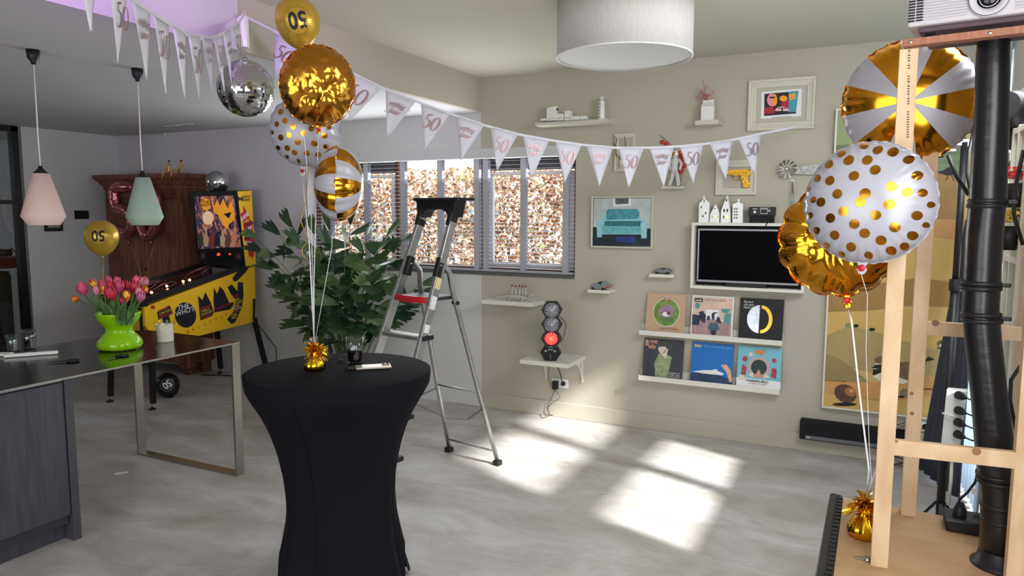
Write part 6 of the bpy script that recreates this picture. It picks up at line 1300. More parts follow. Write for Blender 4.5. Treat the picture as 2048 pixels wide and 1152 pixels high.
c3 = fc(678, 368, 3.05); foil('gold and white striped foil balloon turned sideways, lowest of the table bunch', c3, tocam(c3, 1.48), .157, .10, m_stripe, [[PD(664, 470, 3.05), PD(664, 492, 3.06), PD(645, 600, 3.12), kp]], scallop=20, tail=.14, roll=.15, spin=.2, seed=6)
c4 = fc(595, 40, 3.2); latex('small gold latex balloon printed 50 upside down, above the crumpled gold foil one', c4, .098, V((0, 0, 1))+RT*-.05, m_latg, '50', True, [PD(590, 110, 3.2), PD(606, 250, 3.24), PD(622, 420, 3.2), kp], rot=pi+.12, tsize=.85)
# gold curl
MBc = MB().tube([PD(617, 330, 3.1), PD(612, 400, 3.1), PD(602, 440, 3.12), PD(606, 455, 3.12), PD(615, 470, 3.12), PD(618, 480, 3.12), PD(604, 498, 3.13), PD(606, 512, 3.12), PD(622, 520, 3.12), PD(632, 505, 3.12)], .0022, 5, flat=.4)
tag(MBc.build('curling_ribbon', m_grib), 'thin curled gold ribbon dangling among the strings of the table bunch', 'ribbon')
# single balloons on the left
c5 = PD(203, 472, 4.75); latex('gold latex balloon with 50 upside down floating before the wardrobe at the left', c5, .103, (0, 0, 1), m_latg, '50', True, [PD(206, 540, 4.75), PD(205, 600, 4.8), PD(206, 640, 4.85)], rot=pi+.03, toward=PD(40, 470, 3.2), tsize=.8, rib=m_grib)
c6 = V((-6.08, 4.86, .115)); c6 = PZ(334, 769, .115); latex('black latex balloon printed 50 in white lying on the floor under the pinball machine', c6, .115, V((-.6, .2, .55)), m_latk, '50', True, None, tmat=m_pw, rot=-2.45, tsize=.66)
# rose gold number balloons
m_rose = M('rose_gold_foil', (186, 104, 112), .2, .85, bump=.5, bs=22)
def numberballoon(label, pts, d_, px, py, knot, string):
    t = thing('number_balloon', label, 'balloon', PY(px, py, YFr-.16)); path = [PY(x, y, YFr-.16) for x, y in pts]
    P2 = []
    for a, b_ in zip(path, path[1:]):
        for k in range(5): P2.append(a+(b_-a)*k/5)
    P2.append(path[-1]); sm_ = list(P2)
    for _ in range(2): sm_ = [sm_[0]]+[(sm_[i-1]+sm_[i]*2+sm_[i+1])/4 for i in range(1, len(sm_)-1)]+[sm_[-1]]
    n = len(sm_); closed = (path[0]-path[-1]).length < .01
    rad = [d_*(1 if closed else min(1, .55+.45*math.sin(min(1, min(i, n-1-i)/3)*pi/2)))*(1+.04*math.sin(i*2.3)) for i in range(n)]
    MB().tube(sm_, rad, 20).build('envelope', m_rose, t)
    kq = PY(knot[0], knot[1], YFr-.16); MB().tube([kq, kq-V((0, 0, .03)), kq-V((.005, 0, .06))], [.012, .02, .01], 8, flat=.4).build('neck_tab', m_rose, t)
    MB().tube([kq-V((0, 0, .05))]+[PY(x, y, YFr-.2) for x, y in string], .002, 5).build('ribbon', m_grib, t); return t
numberballoon('rose gold foil number 5 balloon hanging on the wardrobe, left of the mint lamp', [(268, 374), (240, 374), (229, 378), (230, 400), (233, 415), (252, 418), (264, 432), (266, 452), (256, 468), (240, 464), (233, 456)], .062, 259, 485, (259, 480), [(268, 505), (282, 550), (288, 575)])
numberballoon('rose gold foil number 0 balloon hanging on the wardrobe behind the mint lamp', [(298, 376), (312, 392), (316, 420), (314, 448), (302, 472), (290, 470), (282, 452), (279, 420), (282, 392), (298, 376)], .056, 300, 485, (303, 480), [(305, 500), (296, 530), (293, 552), (292, 570)])
# ------------------------------------------------------------ garlands
m_penn = M('white_pennant', (204, 202, 212), .6); m_rose_p = M('rose_gold_print', (146, 112, 112), .3, .5)
M0 = V((BX+.05, 3.01, mz1+.01)); E0 = V((-.285, WY-.06, PY(1665, 236, WY-.06).z))
g50 = brush50(); gv = glyphs('vijftig\njaar', .35, 1.0, .015)
def garland(label, n, rib, pens, extra, A):
    """rib: ribbon photo path, pens: (A,B,tip,text) all lying in the hanging plane of the garland"""
    q = lambda x, y: PP(x, y, A, n); t = thing('bunting', label, 'bunting', A, 'birthday bunting')
    nn = V(n) if (CAM-V(A)).dot(V(n)) > 0 else -V(n)
    path = [q(*p_) for p_ in rib]; mb = MB()
    for a, b_ in zip(path, path[1:]):
        h_ = V((0, 0, .007)); mb.hexa([a-h_-nn*.001, b_-h_-nn*.001, b_-h_+nn*.001, a-h_+nn*.001, a+h_-nn*.001, b_+h_-nn*.001, b_+h_+nn*.001, a+h_+nn*.001])
    mb.build('ribbon', m_penn, t)
    for k, (a, b_, c_, tx_, off) in enumerate(pens):
        A_, B_, C_ = q(*a), q(*b_), q(*c_); rows = []
        for j in range(7):
            s = j/6; l_, r_ = A_+(C_-A_)*s, B_+(C_-B_)*s; rows.append([l_+(r_-l_)*w+nn*(.006*math.sin(pi*w)*math.sin(k*1.7+s*2)) for w in (0, .25, .5, .75, 1)])
        p_ = MB().grid(rows).build('pennant', m_penn, t, solid=.0006)
        ex, ey = (B_-A_), ((A_+B_)/2-C_); wv = ex.length; hv = ey.length; ex_ = ex.normalized(); ey_ = ey.normalized(); ey_ = (ey_-ex_*ey_.dot(ex_)).normalized()
        top = (A_+B_)/2
        if tx_ == 5:
            W_, H_ = wv*.56*off, wv*.50*off; o_ = top-ex_*W_/2-ey_*(hv*.16+H_); gmap(g50, lambda x, y: o_+ex_*(x*W_)+ey_*(y*H_)+nn*.008, m_rose_p, p_)
        elif tx_ == 1:
            W_, H_ = wv*.52*off, wv*.42*off; o_ = top-ex_*W_*.5-ey_*(hv*.17+H_); gmap(gv, lambda x, y: o_+ex_*(x*W_)+ey_*(y*H_)+nn*.008, m_rose_p, p_)
    for pts, r_ in extra: MB().tube([q(*p_) for p_ in pts], r_, 6).build('string_end', m_cord, t)
    return t
nr_ = (E0-M0); nr_.z = 0; nR = V((-nr_.y, nr_.x, 0)).normalized()
PR = [((552, 66), (610, 100), (546, 161)), ((690, 140), (763, 176), (698, 244)), ((771, 179.5), (832, 203), (774, 276)), ((842, 205.5), (901, 227), (849, 301)), ((912, 231.5), (968.5, 250.6), (922, 322)), ((981, 254), (1036, 269), (994, 342)), ((1046, 270), (1099, 280), (1063, 357)), ((1111, 282), (1164, 289.5), (1129, 367)), ((1173, 291), (1226, 295.6), (1199, 373)), ((1237, 295), (1288, 295.6), (1257.6, 376)), ((1298.5, 294.5), (1348, 293), (1327.5, 374)), ((1358.7, 291.8), (1407.5, 288), (1386.6, 369)), ((1418.4, 286), (1466, 279), (1452, 360)), ((1477, 277), (1523, 267), (1508, 348))]
TXR = [5, 5, 1, 5, 1, 5, 1, 5, 1, 5, 1, 5, 1, 5]
garland('long white bunting printed 50 and vijftig jaar hanging across the room to the dune painting', nR, [(492, 34), (520, 47), (552, 64), (610, 98), (690, 139), (766, 176), (836, 204), (906, 229), (974, 252), (1041, 269.5), (1105, 281), (1168, 290), (1232, 295.5), (1293, 295.5), (1353, 293), (1412, 287.5), (1471, 278.5), (1523, 267), (1560, 260), (1586, 255)],
        [(a, b_, c_, tx_, 1.0) for (a, b_, c_), tx_ in zip(PR, TXR)], [([(1586, 255), (1620, 247), (1665, 237)], .0018), ([(1584, 257), (1590, 251), (1594, 256)], .004), ([(480, 40), (488, 30), (494, 36), (488, 22)], .004)], E0)
Q0 = PD(285, 10, 2.5); nl_ = (Q0-M0); nl_.z = 0; nL = V((-nl_.y, nl_.x, 0)).normalized()
PL_ = [((158, -48), (194, -34), (180, 62), 0), ((219, -31), (254, -10), (236, 126), 5), ((264, 0), (301, 22), (294, 160), 1), ((307, 27), (338, 48), (331, 187), 5), ((345, 51), (372, 69), (369, 197), 1), ((376, 70), (401, 73), (399, 200), 5), ((404, 73), (424, 75), (425, 194), 1), ((427, 74), (444, 67), (448, 183), 5), ((446, 67), (460, 59), (463, 171), 1), ((462, 58), (480, 45), (487, 148), 5)]
garland('near white bunting printed 50 and vijftig jaar above the pendant lamps', nL, [(487, 32), (480, 43), (461, 58), (445, 67), (425, 75), (402, 73.5), (374, 69.5), (341, 49), (304, 25), (259, -5), (206, -34), (158, -50), (110, -75)],
        [(a, b_, c_, tx_, 1.25 if tx_ == 5 else 1.1) for a, b_, c_, tx_ in PL_], [([(487, 32), (492, 36), (484, 28)], .004)], M0)
# ------------------------------------------------------------ timber projector frame at the right
BZ = .75
t = thing('machine_base', 'black ribbed machine housing under the plywood board at lower right', 'machine', (.3, 2.3, 0))
x0f, x0r = PZ(1662, 1150, BZ).x, PZ(1687, 994, BZ).x; yr = PZ(1687, 994, BZ).y
mb = MB(); mb.hexa([(-.15, 1.5, 0), (.62, 1.5, 0), (.62, yr+.03, 0), (-.13, yr+.03, 0), (x0f-.05, 1.5, BZ-.02), (.62, 1.5, BZ-.02), (.62, yr+.02, BZ-.02), (x0r-.05, yr+.02, BZ-.02)]); mb.build('housing', M('charcoal_plastic', (38, 37, 40), .45), t, .012)
mb = MB(); mb.hexa([(x0f-.05, 1.5, BZ-.03), (x0f, 1.5, BZ-.03), (x0r, yr, BZ-.03), (x0r-.05, yr+.012, BZ-.03), (x0f-.045, 1.5, BZ+.008), (x0f-.002, 1.5, BZ+.008), (x0r-.002, yr, BZ+.008), (x0r-.045, yr+.01, BZ+.008)]); mb.build('top_rim', M('charcoal_rim', (44, 43, 46), .45), t, .008)
for k in range(34):
    y = 1.75+k*.0325
    if y < yr-.02: xx = x0f+(x0r-x0f)*(y-1.5)/(yr-1.5); MB().obox((xx-.012, y, BZ+.010), (.011, 0, 0), (0, .009, 0), (0, 0, .004)).build('vent_rib', m_black, t, .003)
t = thing('plywood_board', 'thick plywood board with a round duct hole on the black machine', 'board', (.3, 2.3, BZ-.02))
XR_ = .63
MB().add([(x0f, 1.5, BZ), (XR_, 1.5, BZ), (XR_, yr-.06, BZ), (x0r, yr, BZ), (x0f, 1.5, BZ-.018), (XR_, 1.5, BZ-.018), (XR_, yr-.06, BZ-.018), (x0r, yr, BZ-.018)], [(0, 1, 2, 3), (7, 6, 5, 4), (0, 4, 5, 1), (1, 5, 6, 2), (2, 6, 7, 3), (3, 7, 4, 0)]).build('board', m_ply, t)
# duct
dy_ = 2.50; dc = [PY(x, y, dy_) for x, y in ((1987, 70), (1982, 250), (1975, 400), (1968, 470), (1964, 565), (1961, 620), (1966, 680), (1979, 800), (1992, 920), (2002, 985), (2004, 1050), (2003, 1110))]
dc[-1] = V((dc[-1].x, dy_-.0, BZ)); zt_ = PY(1987, 55, dy_).z
t = thing('air_duct', 'wide black flexible air duct rising from the plywood board behind the timber frame', 'duct', (dc[-1].x, dy_, BZ))
m_duct = M('black_duct_film', (20, 20, 25), .3, bump=.15, bs=(6, 6, 30), spec=.6)
dpath = [V((dc[0].x, dy_, zt_))]+dc; rr_ = [.041, .041, .044]+[.047]*(len(dpath)-3); rr_[-1] = .058; rr_[-2] = .056; rr_[-3] = .053; rr_[-4] = .052
MB().tube(dpath, rr_, 36).build('hose', m_duct, t)
MB().lathe([(.052, .0), (.078, .0), (.080, .006), (.067, .012), (.058, .05)], (dc[-1].x, dy_, BZ), 40).build('flange', m_black, t)
for (x, y, w) in ((1975, 402, 1.06), (1973, 412, 1.08), (1962, 566, 1.08), (1961, 576, 1.10), (1963, 640, 1.10), (1962, 628, 1.07), (1997, 950, 1.08), (1998, 962, 1.1), (2003, 1010, 1.05), (2004, 1040, 1.04)):
    p_ = PY(x, y, dy_); r_ = (.0455 if y < 500 else .0475 if y < 900 else .053)*w+.001
    MB().lathe([(r_-.004, -.007), (r_, -.005), (r_+.001, 0), (r_, .005), (r_-.004, .007)], p_, 36).build('hose_clamp', m_black, t)
for (x, y) in ((1975, 405), (1962, 568), (1963, 634)): p_ = PY(x, y, dy_); MB().bar(p_+V((.047, -.01, 0)), p_+V((.072, -.012, 0)), .012, .012).build('clamp_screw', m_black, t, .003)
# timber frame
t = thing('timber_frame', 'planed pine frame with cross bars carrying the projector shelf', 'frame', (.25, 2.5, BZ))
def post(x, y, z0, z1, wx, wy): return MB().box(x-wx/2, x+wx/2, y-wy/2, y+wy/2, z0, z1).build('post', m_pine, t, .0015)
pf_ = PZ(1758, 1134, BZ); prr = PZ(1816, 1032, BZ); ztop = PY(1820, 97, pf_.y).z
post(pf_.x, pf_.y+.02, BZ, ztop, .046, .044); post(prr.x, prr.y+.02, BZ, ztop+.02, .046, .044)
xr = PY(2052, 900, pf_.y).x; post(xr, pf_.y+.02, BZ, ztop+.02, .046, .044); post(PY(2062, 655, prr.y).x, prr.y+.02, BZ, ztop+.02, .046, .044)
def cross(p0, p1, y, h_):
    a, b_ = PY(*p0, y), PY(*p1, y); return MB().bar(a, b_, .022, h_, side=(0, 1, 0)).build('cross_bar', m_pine, t, .0015)
cross((1784, 893), (2034, 920), pf_.y+.010, .046); cross((1844, 655), (2044, 668), prr.y+.012, .046)
kn = M('pine_knot', (150, 106, 78), .6)
for (x, y, yy, r_) in ((1953, 903, pf_.y-.002, .011), (1793, 883, pf_.y-.002, .004), (1871, 646, prr.y, .011)): MB().lathe([(r_, 0), (r_*.7, .0003), (0, .0004)], PY(x, y, yy), 18, ax=(0, -1, 0)).build('knot', kn, t)
for (x, y) in ((1823, 787), (1824, 827)): MB().lathe([(.0065, 0), (0, .0006)], PY(x, y, prr.y-.0025), 14, ax=(0, -1, 0)).build('knot', kn, t)
pxtext('IIIIIIIIIII  IIHIIHII  IHIHI', (1805, 275), (1808, 95), (1800, 275), lambda x, y: PY(x+13, y, pf_.y-.0032), m_pb, t)
MB().box(PY(1808, 905, prr.y).x, PY(1826, 905, prr.y).x, prr.y-.004, prr.y-.0025, PY(1815, 913, prr.y).z, PY(1815, 905, prr.y).z).build('yellow_tag', M('yellow_tag', (220, 225, 40), .5), t)
# plywood shelf, slightly turned, with the projector
th = math.radians(-9); sx_ = V((math.cos(th), math.sin(th), 0)); sy2 = V((-sx_.y, sx_.x, 0)); z_s = PY(1820, 97, pf_.y).z
so_ = PY(1805, 78, pf_.y-.03)
t = thing('projector_shelf', 'reddish plywood strip shelf screwed on top of the pine posts', 'shelf', so_)
so_.z = z_s+.001
MB().obox(so_+sx_*.28+sy2*.02+V((0, 0, .0095)), sx_*.28, sy2*.02, (0, 0, .0095)).build('shelf_board', wood('red_ply', (170, 118, 92), (150, 98, 74), (60, 60, 10), .6, 2, .1), t, .001)
for k in (.02, .20): MB().lathe([(.005, 0), (.004, .001), (0, .001)], so_+sx_*k-sy2*.0005+V((0, 0, .0095)), 10, ax=-sy2).build('screw', m_steel, t)
zs = so_.z+.0192
t = thing('projector', 'light grey projector with slatted front and round lens at the top right corner', 'projector', so_+sx_*.25+sy2*.12+V((0, 0, .04)))
po = so_+sx_*.012-sy2*.02; m_pj = M('projector_white', (196, 190, 196), .45); m_pjd = M('projector_underside', (84, 66, 74), .6)
hb = .012; pj_t = zs+hb
MB().obox(po+sx_*.26+sy2*.15+V((0, 0, pj_t-po.z+.007)), sx_*.235, sy2*.13, (0, 0, .007)).build('underside', m_pjd, t, .004)
MB().obox(po+sx_*.25+sy2*.15+V((0, 0, pj_t-po.z+.014+.055)), sx_*.25, sy2*.15, (0, 0, .055)).build('housing', m_pj, t, .006)
for k in (.05, .44): MB().cyl(po+sx_*k+sy2*.04+V((0, 0, zs-po.z)), po+sx_*k+sy2*.06+V((0, 0, pj_t-po.z+.004)), .013, 14).build('foot', m_black, t)
zf_ = pj_t-po.z+.014
for k in range(12):
    for gx, gw in ((.088, .050), (.280, .040)): MB().obox(po+sx_*gx+V((0, 0, zf_+.014+k*.0073))-sy2*.002, sx_*gw, sy2*.003, (0, 0, .0018)).build('grille_slat', m_pj, t, .0005)
    for j in (0, 1): MB().obox(po+sx_*(.0095+j*.0185)+V((0, 0, zf_+.014+k*.0073))-sy2*.0008, sx_*.0078, sy2*.0015, (0, 0, .0022)).build('vent_slot', m_black, t)
lc = po+sx_*.183+V((0, 0, zf_+.047)); 
MB().lathe([(.048, -.002), (.047, .007), (.043, .009), (.027, .005), (.026, -.003)], lc, 48, ax=-sy2).build('lens_surround', m_pj, t); MB().lathe([(.0450, .0082), (.0442, .0098), (.0434, .0088)], lc, 48, ax=-sy2).build('lens_line', m_black, t)
MB().lathe([(.027, .0055), (.026, .002), (.020, -.001), (.019, .004), (.014, .005), (.008, .007), (0, .008)], lc, 40, ax=-sy2).build('lens', M('lens_black', (10, 10, 16), .12), t)
# duct hole latch, weight, socket box
KL = PZ(1728, 1073, BZ); KK = weight(KL, 1.25, 'gold foil balloon weight with tinsel on the plywood board beside the pine post', 4)
p_ = PZ(1728, 1120, BZ); t = thing('latch', 'small steel turn latch screwed on the plywood by the pine post', 'latch', p_); MB().obox(p_+V((0, 0, .003)), V((.026, -.002, 0)), V((0, .005, 0)), (0, 0, .002)).build('plate', m_steel, t, .001); MB().lathe([(.011, 0), (.009, .006), (0, .007)], p_+V((.008, 0, .004)), 14).build('screw_head', m_steel, t)
a, b_ = PZ(1885, 1062, BZ), PZ(1957, 1066, BZ); t = thing('socket_block', 'black socket block with a plugged-in lead on the plywood board', 'socket', ((a.x+b_.x)/2, a.y, BZ))
MB().hexa([(a.x+.01, a.y, BZ), (b_.x+.03, a.y, BZ), (b_.x+.03, a.y+.10, BZ), (a.x+.01, a.y+.10, BZ), (a.x, a.y, BZ+.045), (b_.x+.03, a.y, BZ+.045), (b_.x+.03, a.y+.11, BZ+.045), (a.x, a.y+.11, BZ+.045)]).build('block', m_black, t, .008)
MB().lathe([(.02, 0), (.02, .02), (.01, .045), (0, .045)], (a.x+.05, a.y+.05, BZ+.044), 16).build('plug', m_black, t); MB().lathe([(.022, .001), (.018, .001), (0, .0012)], (a.x+.11, a.y+.055, BZ+.0445), 18).build('outlet', m_blackm, t)
MB().tube([V((a.x+.05, a.y+.05, BZ+.085)), PY(1918, 1000, a.y+.04), PY(1935, 985, a.y+.02), PY(1950, 965, a.y), PY(1956, 940, a.y)], .004, 6).build('lead', m_cable, t); q = PY(1949, 983, a.y-.01); MB().obox(q, (.007, 0, .002), (0, .0008, 0), (-.003, 0, .009)).build('cable_tag', m_pw, t)
# white power strip tied to the light stand
SY = 4.24; a, b_ = PY(1893, 775, SY), PY(1884, 925, SY)
t = thing('light_stand', 'thin black light stand behind the timber frame with a crossbar of lamps', 'stand', (PY(1890, 860, SY).x, SY, 0))
sx0_ = PY(1895, 800, SY).x; zt_ = PY(1915, 285, SY).z
MB().cyl((sx0_, SY, .02), (sx0_, SY, PY(1900, 560, SY).z), .020, 20).cyl((sx0_, SY, PY(1900, 560, SY).z-.05), (sx0_, SY, zt_), .016, 20).build('pole', m_black, t)
zc2 = PY(1905, 570, SY).z; MB().cyl((sx0_, SY, zc2-.03), (sx0_, SY, zc2+.03), .028, 20).box(sx0_+.01, sx0_+.06, SY-.012, SY+.012, zc2-.012, zc2+.012).build('collar', m_black, t, .002); MB().ball((sx0_+.07, SY, zc2), .018, 12, 8).build('knob', m_black, t)
for k in range(3): a_ = 2*pi*k/3+.5; MB().bar((sx0_+.02*math.cos(a_), SY+.02*math.sin(a_), .30), (sx0_+.22*math.cos(a_), SY+.22*math.sin(a_), .012), .02, .012).build('leg', m_black, t, .002)
mb = MB().bar(PY(1862, 302, SY), PY(1912, 300, SY), .012, .012); mb.bar(PY(1893, 280, SY), PY(2032, 300, SY), .02, .035); mb.build('crossbar', M('white_light_bar', (215, 215, 220), .4), t, .003)
MB().obox(PY(1872, 304, SY-.02), (.035, 0, 0), (0, .025, 0), (0, 0, .028)).build('clamp', m_black, t, .006)
# lamp heads
def head(p_, r_, l_, d_, label):
    t2 = thing('spotlight', label, 'lamp', p_); d_ = V(d_).normalized(); MB().tube([p_-d_*l_/2, p_-d_*l_*.3, p_+d_*l_/2], [r_*.75, r_, r_], 24).build('can', m_black, t2); MB().lathe([(r_*.9, 0), (r_*.5, .004), (0, .006)], p_+d_*l_/2, 24, ax=d_).build('lens', M('lamp_lens_'+str(int(p_.z*100)), (90, 90, 95), .2), t2)
    x_, y_ = perp(d_); MB().tube([p_+x_*r_*1.1+y_*0, p_+x_*r_*1.3-V((0, 0, r_)), p_-V((0, 0, r_*1.9)), p_-x_*r_*1.3-V((0, 0, r_)), p_-x_*r_*1.1], .006, 6).build('yoke', m_black, t2)
head(PY(1948, 235, SY), .075, .16, (-.9, -.4, -.1), 'black spotlight head peeping out left of the duct top'); head(PY(2034, 228, SY-1.0), .07, .2, (.5, .8, -.2), 'black spotlight head right of the duct near the top')
p0 = PY(2028, 266, SY-1.0); tag(MB().obox(p0, (.045, 0, 0), (0, .03, 0), (0, 0, .06)).build('lamp_driver', m_black, None, .005), 'black lamp driver box hanging under the right spotlight', 'lamp')
tag(MB().tube([PY(1944, 205, SY-.1), PY(1950, 250, SY-.2), PY(1938, 300, SY-.3), PY(1934, 345, SY-.3), PY(1942, 395, SY-.3)], .007, 7).build('hanging_cable', m_cable), 'black cable looping down the left side of the duct', 'cord')
tag(MB().tube([PY(2018, 240, SY-.5), PY(2035, 215, SY-.6), PY(2044, 250, SY-.6), PY(2030, 310, SY-.6), PY(2010, 345, SY-.5)], .006, 7).build('hanging_cable', m_cable), 'black cable curling below the right spotlight beside the duct', 'cord')
tag(MB().tube([PY(2047, 300, 2.75), PY(2030, 380, 2.75), PY(2028, 430, 2.75), PY(2046, 490, 2.75)], .006, 7).build('hanging_cable', m_cable), 'thick black cable bowing past the small flower pot at the right edge', 'cord')
tag(MB().tube([PY(1896, 310, 3.2), PY(1912, 350, 3.2), PY(1938, 390, 3.2)], .008, 7).build('stand_strut', m_black), 'slanting black strut between the light stand and the duct', 'strut')
tag(MB().tube([PY(2046, 725, 2.75), PY(2022, 760, 2.75), PY(2020, 800, 2.75), PY(2032, 860, 2.75)], .006, 7).build('hanging_cable', m_cable), 'black cable bending behind the right pine post at mid height', 'cord')
t = thing('power_strip', 'white upright four-way power strip with black plugs tied to the light stand', 'socket', PY(1908, 905, SY-.06)); a, b_ = PY(1893, 778, SY-.08), PY(1925, 905, SY-.08)
MB().hexa([(a.x-.01, a.y, b_.z-.05), (b_.x-.02, a.y, b_.z-.05), (b_.x-.01, a.y+.05, b_.z-.05), (a.x, a.y+.05, b_.z-.05), (a.x, a.y, a.z), (b_.x+.0, a.y, a.z), (b_.x+.01, a.y+.05, a.z), (a.x+.01, a.y+.05, a.z)]).build('housing', m_gloss, t, .005)
for k, y in enumerate((790, 820, 844, 868)): c_ = PY(1916-k*.8, y, SY-.085); MB().lathe([(.021, 0), (.019, .03), (.01, .05), (.006, .06), (0, .06)], c_, 16, ax=(.5, -.85, 0)).build('plug', m_black, t); MB().tube([c_+V((.03, -.05, 0)), c_+V((.06, -.05, -.01)), c_+V((.1, -.02, -.02))], .004, 6).build('lead', m_cable, t)
MB().tube([PY(1884, 826, SY-.09), PY(1905, 832, SY-.10), PY(1926, 835, SY-.09)], .005, 6).build('cable_tie', m_gloss, t); MB().tube([PY(1904, 915, SY-.06), PY(1902, 960, SY-.06), PY(1896, 1010, SY-.06)], .008, 8).build('mains_lead', m_cord, t)
# curtains and bright sheer at the right wall
m_cur = M('dark_grey_curtain', (62, 66, 78), .9); m_sheer = M('pale_sheer', (205, 218, 235), .9, trans=0)
def curtain(label, y0, y1, x0, amp, n, mat, z0=.02, z1=2.9, name='curtain'):
    rows = []
    for z in np.linspace(z0, z1, 8): rows.append([V((x0+amp*math.sin(2*pi*n*s)+.01*math.sin(7*s+z), y0+(y1-y0)*s, z)) for s in np.linspace(0, 1, n*10)])
    mb = MB().grid(rows); t = thing(name, label, 'curtain', (x0, (y0+y1)/2, z0)); mb.build('cloth', mat, t, solid=.003); MB().cyl((x0, y0, z1+.01), (x0, y1, z1+.01), .012, 10).build('rod', m_steel, t); return t
ts_ = m_sheer.node_tree; tb_ = ts_.nodes.new('ShaderNodeBsdfTranslucent'); tb_.inputs[0].default_value = (*lin((225, 235, 245)), 1); mx_ = ts_.nodes.new('ShaderNodeMixShader'); mx_.inputs[0].default_value = .6
ts_.links.new(ts_.nodes['Principled BSDF'].outputs[0], mx_.inputs[1]); ts_.links.new(tb_.outputs[0], mx_.inputs[2]); ts_.links.new(mx_.outputs[0], ts_.nodes['Material Output'].inputs[0])
curtain('pale sheer curtain glowing with daylight right of the duct', 4.86, 5.68, WX-.03, .012, 9, m_sheer, z1=2.86, name='sheer_curtain')
rows = []
for z in np.linspace(.02, 1.75, 10): k_ = (1.75-z)/1.73; rows.append([V((WX-.09-.19*k_*(s)+.014*math.sin(2*pi*6*s), 5.15+.5*s-.02*math.sin(5*s), z)) for s in np.linspace(0, 1, 60)])
t = thing('curtain', 'dark grey curtain gathered in folds behind the duct and power strip', 'curtain', (WX-.1, 5.4, .02)); MB().grid(rows).build('cloth', m_cur, t, solid=.003)
# pale green glazed screen at the right edge
t = thing('glazed_screen', 'cream framed screen with small pale green panes at the right edge', 'screen', (.45, 3.04, 0)); SXx = PX(2040, 600, .60).y
mb = MB(); xg = .44
for y in (2.90, 3.05, 3.17): mb.box(xg, xg+.03, y, y+.022, .05, 2.1)
for k in range(10): mb.box(xg+.001, xg+.029, 2.901, 3.19, .05+k*.225, .07+k*.225)
mb.build('frame', m_shelf, t, .001); MB().box(xg+.012, xg+.016, 2.91, 3.18, .06, 2.08).build('pane', M('green_glass', (150, 176, 160), .15), t)
# hanging flower pots
for k, (x, y, cl_) in enumerate(((2032, 385, 'upper'), (2014, 470, 'lower'))):
    yy = 2.95; c_ = PY(x, y, yy); t = thing('flower_pot', f'small black pot of red and yellow flowers by the curtain, {cl_} one', 'flower pot', c_-V((0, 0, .05)), 'small flower pots at the window')
    MB().lathe([(0, -.05), (.03, -.05), (.04, .03), (.036, .03), (0, .02)], c_, 18).build('pot', m_black, t); mb = MB(); r_ = random.Random(k)
    for j in range(60): q_ = c_+V((r_.gauss(0, .02), r_.gauss(0, .02), .045+r_.uniform(0, .04))); mb.obox(q_, (.007, 0, 0), (0, .006, 0), (0, 0, .004))
    mb.build('flowers', M('red_blossom%d' % k, (215, 60, 60) if k == 0 else (235, 190, 70), .6, var=.5, vs=90), t, kind='stuff'); MB().bar(c_+V((.03, 0, 0)), V((WX-.01, c_.y+.02, c_.z)), .006, .006).build('wall_hook', m_black, t)
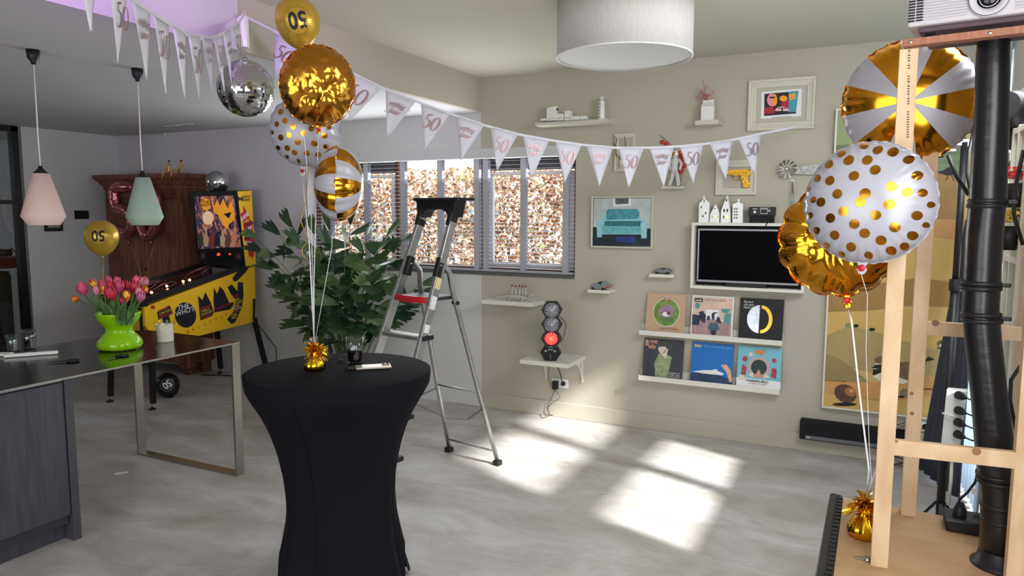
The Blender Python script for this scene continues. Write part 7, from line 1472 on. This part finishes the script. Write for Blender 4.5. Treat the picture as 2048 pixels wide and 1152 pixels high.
# right hand balloons
kq = KK
DD = [(-.12, .93, .07), (-.45, .80, .075), (.10, .85, .08), (.32, .82, .085), (.55, .70, .08), (-.62, .62, .08), (-.30, .68, .09), (-.18, .42, .085), (.12, .52, .085), (.70, .45, .08), (.46, .55, .0), (-.78, .38, .07), (-.55, .34, .085), (-.40, .12, .085), (-.18, .18, .0), (.02, .14, .09), (.38, .26, .085), (.60, .18, .08), (.80, .18, .07), (-.80, .02, .06), (-.66, -.02, .085), (-.28, -.16, .085), (.06, -.02, .0), (.20, -.20, .085), (.38, -.02, .09), (.60, -.06, .0), (.76, -.18, .08), (-.84, -.25, .06), (-.48, -.28, .085), (-.10, -.36, .085), (.48, -.38, .085), (-.72, -.50, .07), (-.40, -.56, .085), (.06, -.50, .085), (.30, -.60, .085), (.72, -.50, .08), (-.55, -.75, .065), (-.14, -.74, .085), (.44, -.76, .08), (.12, -.86, .07), (-.30, -.88, .06), (.62, -.68, .07), (-.04, .0, .09), (.28, .04, .0), (.92, .0, .055), (-.92, .2, .045), (.88, -.32, .05), (-.02, .68, .085)]
DD = [(a, b_, r_*.93) for a, b_, r_ in DD if r_ > 0]
dR = (KL-CAM).dot(FW)
b1 = fc(1737, 406, 1.98); foil('big white foil balloon with gold dots in front of the pine post', b1, tocam(b1, -.16, .03), .165, .082, m_wfoil, [[PD(1735, 590, 2.0), PD(1732, 700, 2.04), PD(1738, 880, 2.05), PD(1743, 960, 2.06), kq]], dots=DD, scallop=36, amp=.008, tail=.20, roll=-.04, sy=.99, seed=8)
b2 = fc(1818, 205, 2.42); foil('gold and white wedge-striped foil balloon behind the top of the pine post', b2, tocam(b2, .0, .04), .203, .10, m_stripe, [[PD(1810, 420, 2.4), PD(1775, 800, 2.38), PD(1755, 930, 2.25), kq]], scallop=36, amp=.01, tail=.10, sy=.99, spin=0, roll=0, seed=9)
b3 = fc(1680, 480, 2.18); foil('plain gold foil balloon with scalloped edge behind the dotted white one', b3, tocam(b3, .25, .05), .172, .09, m_foilgold2, [[PD(1703, 640, 2.1), PD(1716, 760, 2.08), PD(1738, 940, 2.06), kq]], scallop=14, amp=.04, tail=.26, roll=.13, sy=.95, crumple=.12, seed=10)
# chalk stick on the floor, crumbs
a, b_ = PZ(228, 949), PZ(257, 945); tag(MB().bar(a+V((0, 0, .004)), b_+V((0, 0, .004)), .008, .008).build('paper_straw', m_matte), 'short white paper straw lying on the floor beside the kitchen cabinet', 'straw')
# purple party lamp lighting the bulkhead, assumed from the purple light; out of view
l = bpy.data.lights.new('assumed_purple_lamp', 'SPOT'); lo = bpy.data.objects.new('assumed_purple_lamp', l); COL.objects.link(lo); lo.location = (-2.1, 1.0, 2.55); lo.rotation_euler = (PX(350, 20, -3.14)-V(lo.location)).to_track_quat('-Z', 'Y').to_euler(); l.energy = 95; l.color = (.58, .16, 1); l.spot_size = math.radians(52); l.spot_blend = .9; l.shadow_soft_size = .05
